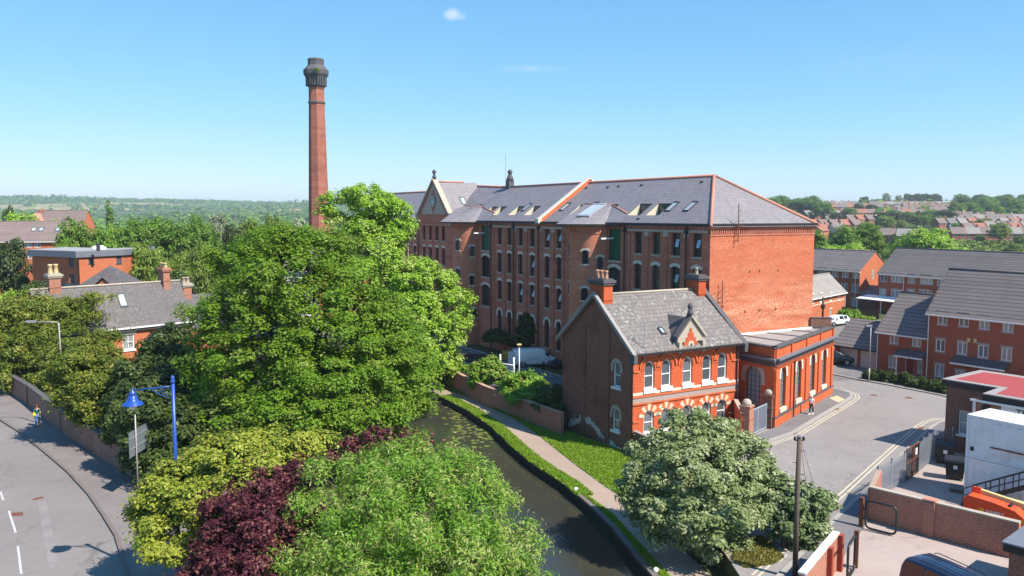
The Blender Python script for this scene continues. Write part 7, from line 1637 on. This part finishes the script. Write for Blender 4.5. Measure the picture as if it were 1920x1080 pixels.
tree('holly_bush', 'black green shrubs in deep shade behind the road sign and the blue lamp', 'shrub', (-21.0, 51.5),
     [pb(*b) for b in ((232, 800, 53.5, 34, 45), (262, 800, 52, 34, 60), (300, 800, 52, 44, 70), (345, 830, 51, 40, 70), (300, 880, 50.5, 50, 40), (255, 860, 52, 26, 40), (380, 820, 52, 44, 60), (430, 830, 51, 40, 40), (390, 870, 50, 40, 40))],
     40000, .12, L['dark'], None, tr=.15, th=1.6, nl=6, clump=.5, flat_=.9, up=.4, rag=.4)
tree('laurel_bush', 'fresh green shrub on top of the park wall among the dark evergreens', 'shrub', (-31.0, 62.5),
     [pb(*b) for b in ((175, 750, 63.5, 34, 16), (195, 772, 62.5, 34, 22), (165, 770, 63.5, 24, 16), (205, 800, 61.5, 26, 20))], 6000, .15, L['syc'], None, tr=.1, th=1.5, nl=4, clump=.45, up=.6)
# shrubs along the retaining wall and against the mill
S_ = 'shrubs along the retaining wall'
tree('wall_shrub', 'rounded bright green shrub on the retaining wall, left of the barrier posts', 'shrub', (-2.6, 79.6), [pb(*b) for b in ((905, 700, 80, 24, 22), (915, 685, 80.5, 22, 16), (930, 705, 79.5, 22, 18), (893, 712, 80, 16, 12))], 9000, .14, L['shrub'], S_, tr=.07, th=1, nl=4, twigs=3, clump=.45, hang=.05, rag=.4)
tree('wall_shrub', 'spreading green shrub with orange tips on the retaining wall below the white van', 'shrub', (1.6, 73.6), [pb(*b) for b in ((965, 722, 75, 26, 20), (990, 718, 74.5, 26, 18), (1005, 732, 73.5, 26, 20), (980, 742, 73, 36, 14), (955, 732, 75, 18, 14))], 12000, .14, L['shrub'], S_, tr=.07, th=1, nl=4, twigs=3, clump=.45, rag=.5)
tree('wall_shrub', 'dark green shrub on the retaining wall against the house gable', 'shrub', (3.2, 69.6), [pb(*b) for b in ((1030, 745, 70.5, 24, 18), (1042, 738, 70.2, 14, 20), (1020, 762, 70, 22, 14), (1045, 768, 69, 12, 10))], 8000, .13, L['hedge'], S_, tr=.07, th=1, nl=4, clump=.4)
tree('wall_shrub', 'low trailing green shrub at the far end of the retaining wall under the trees', 'shrub', (-6.3, 85.5), [pb(*b) for b in ((845, 692, 86, 20, 10), (865, 695, 85, 18, 10), (832, 702, 86, 14, 14), (850, 708, 85, 12, 9))], 6000, .14, L['shrub'], S_, tr=.06, th=.8, nl=3, clump=.4, hang=.1)
tree('mill_bush', 'dark round bush growing against the mill wall by the tall arched windows', 'shrub', tuple(MF.w(-1.6, 29.2)), [pb(*b) for b in ((992, 610, 97, 20, 18), (985, 630, 97, 22, 18), (1003, 625, 96.5, 18, 22), (990, 600, 97, 14, 10))], 10000, .15, L['hedge'], 'bushes against the mill wall', tr=.08, th=1.5, nl=4, clump=.5)
tree('mill_bush', 'low dark spreading bush against the mill wall left of the round bush', 'shrub', tuple(MF.w(-1.4, 36)), [pb(*b) for b in ((930, 628, 102, 18, 11), (945, 634, 101, 14, 9), (918, 632, 102, 10, 7), (958, 640, 99, 12, 8))], 7000, .15, L['hedge'], 'bushes against the mill wall', tr=.06, th=.8, nl=3, clump=.4)
# tree belt behind the old house and across to the chimney: prototypes, then copies
def proto(kind, n, size, lm, seed, shape):
    bl = shape; T = thing(kind, 'prototype', 'tree', (0, 0, -200)); me, Cc = crown(bl, n, size, clump=1.25, flat_=.6, up=.55, rag=.5); obj('crown', me, lm, T); branches((0, 0, 0), 4, .3, [b[:3] for b in bl], nl=6, parent=T); return T
def rblobs(k_, w, h, z0=2.5):
    if w < h * .5:
        return [(0, 0, z0 + (h - z0) * (i + .5) / k_, w / 2 * math.sin(math.pi * min((i + 1.2) / (k_ + .8), 1)) ** .5, w / 2 * math.sin(math.pi * min((i + 1.2) / (k_ + .8), 1)) ** .5, h / k_) for i in range(k_)]
    out = [(0, 0, h * .56, w * .30, w * .30, h * .34)]
    for i in range(k_):
        a = i * 2.4; t = (i + .5) / k_; el = t * 1.25 - .12; rr = w * .5 * math.cos(el) * .72
        out.append((math.cos(a) * rr, math.sin(a) * rr, h * .42 + math.sin(el) * h * .40, w * random.uniform(.17, .25), w * random.uniform(.17, .25), h * random.uniform(.12, .18)))
    return out
PT_ = [proto('broadleaf_tree', 9000, .30, L['wood'], 1, rblobs(11, 11, 13)), proto('broadleaf_tree', 9000, .30, L['wood2'], 2, rblobs(10, 12, 11)), proto('broadleaf_tree', 7000, .30, L['dark'], 3, rblobs(9, 9, 12)), proto('broadleaf_tree', 6000, .28, L['bright'], 4, rblobs(9, 9, 10)), proto('broadleaf_tree', 5000, .30, L['pale'], 5, rblobs(9, 10, 12)), proto('poplar_tree', 5000, .32, L['wood'], 6, rblobs(11, 4.5, 16, 1))]
PH = [13, 11, 12, 10, 12, 16]; PW = [11, 12, 9, 9, 10, 4.5]; used_p = [False] * 6
KN = ['deep green bushy tree', 'olive green spreading tree', 'very dark green tree', 'fresh yellow green tree', 'silvery pale tree', 'slim upright poplar']
def ptree(kind, u, vtop, Y, wpx, label, group, vb=None):
    p = at(u, vtop, Y); h = p.z - Tz(p.x, Y) if Y > 190 else p.z; z0 = Tz(p.x, Y) if Y > 190 else 0
    w = wpx / FPX * Y * 1.12; sc = (w / PW[kind], w / PW[kind], max(h, 2) / PH[kind]); rz = random.uniform(0, 6.28)
    if not used_p[kind]:
        used_p[kind] = True; T = PT_[kind]; T.location = (p.x, Y, z0); T.scale = sc; T.rotation_euler = (0, 0, rz); T['label'] = label; T['group'] = group; return T
    return dup(PT_[kind], label, (p.x, Y, z0), rz, sc, group)
B_ = 'trees of the belt behind the old house'
for a in ((2, 15, 436, 128, 60, 'very dark green tree at the left edge in front of the brown roofed block'), (2, 60, 520, 118, 50, 'very dark green low tree left of the modern flat roofed block'), (3, 25, 535, 100, 70, 'fresh yellow green low tree below the small pale roof at the left edge'),
          (0, 138, 404, 150, 64, 'deep green bushy tree right of the brown roofed block with rooflights'), (0, 190, 420, 150, 60, 'deep green bushy tree above the middle of the flat roof'), (3, 212, 413, 165, 34, 'fresh yellow green tree behind the flat roofed block'), (0, 245, 405, 160, 70, 'deep green bushy tree above the right end of the flat roof'),
          (0, 290, 400, 165, 75, 'deep green bushy tree in the belt, straight above the old house chimney'), (2, 240, 470, 138, 60, 'very dark green tree touching the right end of the flat roof'), (1, 275, 448, 130, 70, 'olive green spreading tree directly behind the left part of the old house ridge'),
          (0, 325, 415, 150, 80, 'deep green bushy tree behind the two chimneys of the old house'), (1, 320, 470, 118, 70, 'olive green spreading tree close behind the middle chimney of the old house'), (0, 365, 398, 168, 60, 'deep green bushy tree at the crest of the belt'), (0, 390, 420, 150, 60, 'deep green bushy tree in the belt beside the big dome shaped tree'),
          (1, 365, 450, 125, 60, 'olive green spreading tree behind the low slate roofed wing'), (2, 345, 500, 112, 50, 'very dark green tree right behind the low slate roofed wing'), (4, 408, 390, 175, 38, 'silvery pale tree standing above the belt'), (2, 440, 410, 150, 40, 'very dark green tree just left of the big dome top'),
          (1, 470, 405, 170, 60, 'olive green spreading tree beyond the top of the big dome'), (1, 520, 398, 190, 60, 'olive green spreading tree between the dome top and the chimney'), (4, 556, 402, 185, 50, 'silvery pale tree just left of the mill chimney'), (0, 122, 440, 146, 44, 'deep green bushy tree just behind the flat roof dome'),
          (3, 40, 390, 240, 60, 'fresh yellow green tree left of the red hipped gable'), (2, 13, 377, 250, 22, 'very dark tree poking above the skyline at the left edge'), (5, 204, 384, 240, 14, 'slim upright poplar standing above the tree belt on the left'), (3, 105, 404, 235, 20, 'fresh yellow green tree right of the red hipped gable'), (2, 122, 399, 240, 22, 'dark tree just right of the yellow green one by the red gable'),
          (1, 10, 555, 92, 40, 'olive green tree behind the broad yew at the left edge'), (0, 200, 480, 134, 40, 'deep green bushy tree filling the gap behind the pyramid roof')):
    ptree(*a, B_)
# ------------------------------------------------------------------ estate trees, hillside houses, far woods, haze
E_ = 'trees behind the estate blocks'
for a in ((5, 1535, 436, 205, 30, 'slim green tree immediately right of the mill wall'), (3, 1560, 455, 200, 60, 'low bright green tree behind the pale roofed block'), (0, 1590, 418, 235, 60, 'deep green rounded tree behind the far brick block, left of two'), (0, 1628, 416, 235, 56, 'deep green rounded tree behind the orange gable, right of two'), (3, 1605, 450, 205, 50, 'low bright green bush tree right over the far ridge'),
          (3, 1735, 420, 215, 90, 'large bright green spreading tree above the long grey roof'), (0, 1700, 432, 225, 50, 'deep green tree hugging the left side of the large bright tree'), (3, 1790, 458, 205, 50, 'low bright green tree right of the large spreading one'), (2, 1895, 455, 205, 24, 'dark tree at the right edge above the long grey roof'), (3, 1862, 466, 200, 30, 'low bright green tree near the right edge'), (1, 1875, 415, 400, 36, 'olive tree among the roofs near the right edge'), (1, 1845, 408, 520, 34, 'olive tree on the slope among pale houses')):
    ptree(*a, E_)
ptree(4, 1655, 596, 110, 46, 'pale green garden shrub tree behind the garages', 'garden trees of the estate'); ptree(3, 1628, 590, 116, 30, 'low fresh green shrub by the garden fence', 'garden trees of the estate')
ptree(4, 1797, 500, 112, 40, 'thin pale tree in front of the long brick block', 'garden trees of the estate')
# hillside houses: one of each kind, then copies
def hillhouse(kind, wm, tm, chim=True, wide=8.0):
    b = thing(kind, 'prototype', 'house', (0, 0, -300)); w, d, e, r = wide, 8.0, 5.2, 8.3; m = MB()
    m.box(-w / 2, w / 2, 0, d, -2, e); m.extr([(-w / 2, 0, e), (-w / 2, d, e), (-w / 2, d / 2, r - .1)], (w, 0, 0)); m.build('wall', wm, b)
    k_ = (r - e) / (d / 2); ro = MB().extr([(-w / 2 - .2, -.4, e - .4 * k_ + .1), (w / 2 + .2, -.4, e - .4 * k_ + .1), (w / 2 + .2, d / 2, r + .1), (-w / 2 - .2, d / 2, r + .1)], (0, 0, -.15)).extr([(-w / 2 - .2, d / 2, r + .1), (w / 2 + .2, d / 2, r + .1), (w / 2 + .2, d + .4, e - .4 * k_ + .1), (-w / 2 - .2, d + .4, e - .4 * k_ + .1)], (0, 0, -.15)).build('roof', tm, b)
    if chim: MB().box(w / 2 - 1.1, w / 2 - .2, d / 2 - .4, d / 2 + .4, r - .8, r + 1.3).build('chimney', wm, ro)
    for x in (-w / 4, w / 4):
        for z in (.9, 3.3): f = MB().box(x - .75, x + .75, -.06, .02, z, z + 1.3).build('window', M['white'], b); MB().box(x - .62, x + .62, -.075, -.061, z + .12, z + 1.18).build('pane', M['glass'], f)
    return b
HH = [hillhouse('hillside_house', M['brick_new'], M['tile_far']), hillhouse('hillside_house', flat('cream render', (.46, .42, .38), .8), M['tile']), hillhouse('hillside_house', M['brick_lit'], flat('red clay tile', (.30, .125, .085), .8, var=.3)), hillhouse('hillside_house', M['brick_brown'], M['tile_pale'])]
HW = ['brick house with brown roof', 'pale rendered house with dark roof', 'brick house with red clay roof', 'dark brick house with pale grey roof']; hu = [False] * 4
def hh(kind, u, v, Y, az, label, group, sx=1.0):
    p = at(u, v, Y); z = Tz(p.x, Y) - .2; b = HH[kind]
    if not hu[kind]: hu[kind] = True; b.location = (p.x, Y, z); b.rotation_euler = (0, 0, R(90 - az)); b.scale = (sx, 1, 1); b['label'] = label; b['group'] = group; return b
    return dup(b, label, (p.x, Y, z), R(90 - az), (sx, 1, 1), group)
# rows of terraces (Y, first u, last u, count, azimuth of the fronts, kinds)
rows = [(415, 1800, 1930, 6, 100, (0, 3, 0), 'nearest hillside terrace'), (395, 1662, 1700, 2, 120, (0, 3), 'pair left of the large bright tree'), (470, 1822, 1935, 6, 84, (0, 2, 3), 'second terrace at the right edge'), (540, 1770, 1930, 9, 78, (0, 1, 3, 2), 'mixed terrace half way up the hill'),
        (450, 1520, 1580, 3, 60, (3, 2, 1), 'group at the mill roof corner'), (520, 1530, 1610, 5, 70, (2, 0, 0), 'row above the mill roof corner'), (600, 1780, 1930, 9, 95, (1, 0, 1, 3), 'pale group on the slope at the right'), (640, 1760, 1860, 7, 85, (0, 0), 'brown row below the wood'), (690, 1590, 1730, 11, 92, (0, 0, 2), 'long terrace below the skyline trees'), (740, 1690, 1805, 11, 92, (0, 0), 'long brown terrace right of centre on the hill'), (790, 1700, 1805, 11, 92, (0, 0), 'upper brown terrace under the tall clump'), (820, 1560, 1650, 9, 88, (2, 0, 1), 'terrace near the left end of the skyline'), (930, 1640, 1760, 9, 90, (1, 0, 3), 'row right under the skyline trees'), (960, 1520, 1600, 7, 90, (1, 3, 0), 'row between the wood and the skyline'),
        (590, 1600, 1690, 6, 70, (0, 2, 0, 3), 'loose row in the middle of the hillside'), (660, 1520, 1590, 5, 75, (3, 0, 1), 'loose row left on the hillside'), (840, 1700, 1800, 9, 92, (0, 0), 'topmost brown terrace on the hill'), (500, 1860, 1940, 4, 110, (3, 1), 'pale roofed group at the right edge')]
for (Y, u0, u1, n_, az, kinds, lab) in rows:
    sp = (u1 - u0) / max(n_ - 1, 1) / FPX * Y; tight = sp < 9.5
    for i in range(n_):
        u = u0 + (u1 - u0) * i / max(n_ - 1, 1); kd = kinds[i % len(kinds)]; yy = Y + (0 if tight else random.uniform(-8, 8))
        hh(kd, u, 420, yy, az + (0 if tight else random.uniform(-25, 25)), HW[kd] + ', ' + lab, lab, min(max(sp / 8.0, .75), 1.25) if tight else 1.0)
for (kd, u, Y, az, lab) in ((0, 60, 420, 92, 'brown roofed house among the trees beyond the brown block on the left'), (3, 85, 520, 92, 'pale grey roof among the left hand trees near the yellow tree'), (1, 95, 380, 80, 'pale house front low on the left beyond the red gable')): hh(kd, u, 410, Y, az, lab, 'far houses on the left')
# hillside trees
HS_ = ['dark green tree on the right hillside, %s', 'olive tree on the right hillside, %s']
def hill_trees(n, u0, u1, Y0, Y1, hmin, hmax, where, kinds=(0, 2, 0, 1)):
    for i in range(n):
        u = u0 + (u1 - u0) * (i + random.uniform(.1, .9)) / n; Y = random.uniform(Y0, Y1); x = at(u, 400, Y).x; h = random.uniform(hmin, hmax); kd = random.choice(kinds)
        v = 401 - (Tz(x, Y) + h - CAMH) / Y * 1566; ptree(kd, u, v, Y, h * random.uniform(.8, 1.15) / Y * FPX, KN[kd] + ' ' + where, 'trees ' + where)
hill_trees(18, 1440, 1545, 560, 900, 11, 17, 'in the wood behind the mill roof', (0, 0, 2))
hill_trees(12, 1530, 1690, 960, 1040, 6, 10, 'along the skyline right of the mill', (0, 2))
hill_trees(26, 1790, 1935, 680, 1010, 12, 18, 'in the wood at the right edge of the skyline', (0, 2, 0, 1))
hill_trees(14, 1690, 1800, 900, 1000, 5, 8, 'behind the upper brown terraces', (0, 1, 2))
hill_trees(9, 1650, 1780, 540, 640, 8, 13, 'in the dark band below the long terrace', (2, 0))
hill_trees(10, 1560, 1700, 480, 800, 7, 12, 'scattered between the hillside houses', (0, 2, 1))
hill_trees(9, 1780, 1925, 380, 560, 4, 7, 'among the right hand terraces', (0, 2, 1))
for i in range(7): ptree(2, 1704 + i * 8.5, 361 + (i % 2) * 2, 1030, 18, 'dark tall tree in the clump standing on the skyline', 'clump of tall trees on the skyline')
ptree(2, 1620, 367, 1000, 17, 'lone dark tree on the skyline left of the clump', 'skyline trees'); ptree(4, 1663, 360, 1010, 15, 'thin lone tree on the skyline, tallest left of the clump', 'skyline trees'); ptree(4, 1685, 364, 1010, 12, 'thin lone tree on the skyline next to the clump', 'skyline trees'); ptree(0, 1645, 372, 990, 18, 'round lone tree on the skyline between the dark and the thin one', 'skyline trees')
# woods and hedges over the far land (nobody could count these)
def woods(n, fn, lm, name, label, size, per=26):
    P, Nn = [], []
    for _ in range(n):
        x, y, r, h = fn(); z = Tz(x, y); e = RNG.normal(size=(per, 3)); e /= np.linalg.norm(e, axis=1, keepdims=True); e[:, 2] = np.abs(e[:, 2])
        P.append(np.array([x, y, z]) + e * np.array([r, r, h]) * RNG.uniform(.55, 1, (per, 1))); Nn.append(e + np.array([0, 0, .5]) + RNG.normal(size=(per, 3)) * .4)
    P = np.concatenate(P); s = size * RNG.uniform(.6, 1.4, len(P)); o = obj(name, cards(P, np.concatenate(Nn), s, s * .8, RNG.random(len(P))), lm); tag(o, label, 'woodland', kind='stuff')
def wl1():
    y = random.uniform(190, 620) ; u = random.uniform(-150, 760); return ((u - 960) / FPX * y, y, random.uniform(4, 7), random.uniform(6, 11) * (1 - .25 * (y - 190) / 430))
def wl2():
    y = 620 * (6.2 ** random.random()); u = random.uniform(-200, 2100); q = (u - 960) / FPX
    return (q * y, y, random.uniform(6, 12) * (1 + y / 2500), random.uniform(6, 10) * (1 + y / 5000))
lines = [(random.uniform(-200, 900), random.uniform(900, 3700), random.uniform(60, 500)) for _ in range(46)]
def wl3():
    u, y, ln = random.choice(lines); t = random.uniform(-.5, .5); return ((u - 960) / FPX * y + ln * t, y + ln * t * .18 + random.uniform(-8, 8), random.uniform(8, 14), random.uniform(8, 15))
def wl4():
    y = random.uniform(3300, 3700); u = random.uniform(-150, 640); q = (u - 960) / FPX; return (q * y, y, random.uniform(14, 26), random.uniform(8, 20 + 12 * math.sin(u * .013)))
woods(1800, wl1, L['wood'], 'woodland', 'mixed green woodland beyond the tree belt on the left', 1.1, 60)
woods(650, wl2, L['wood'], 'far_woodland', 'scattered far trees over the countryside', 3.2, 20)
woods(1400, wl3, L['wood'], 'hedgerows', 'hedgerows and copses on the far fields', 3.6, 14)
woods(900, wl4, L['wood'], 'skyline_woodland', 'dark woods along the far left skyline', 6.0, 20)
def wl5():
    y = random.uniform(215, 420); u = random.uniform(1480, 1960); return ((u - 960) / FPX * y, y, random.uniform(1.5, 3), random.uniform(1.5, 3))
woods(700, wl5, L['wood2'], 'garden_greenery', 'garden bushes between the hillside houses', .8, 30)
# haze: a closed box of pale air round the place, the sky outside it
hb = MB().box(-5200, 5200, -130, 7400, -4, 118)
hm = bpy.data.materials.new('haze'); hm.use_nodes = True; nt = hm.node_tree; nt.nodes.clear(); ho = nt.nodes.new('ShaderNodeOutputMaterial'); hv = nt.nodes.new('ShaderNodeVolumePrincipled')
hv.inputs['Color'].default_value = (.80, .92, 1.0, 1); hv.inputs['Density'].default_value = .00017; hv.inputs['Anisotropy'].default_value = .2
nt.links.new(hv.outputs[0], ho.inputs['Volume']); hz_ = hb.build('haze', hm); hz_['kind'] = 'stuff'; tag(hz_, 'thin pale summer haze over the whole place', 'haze')
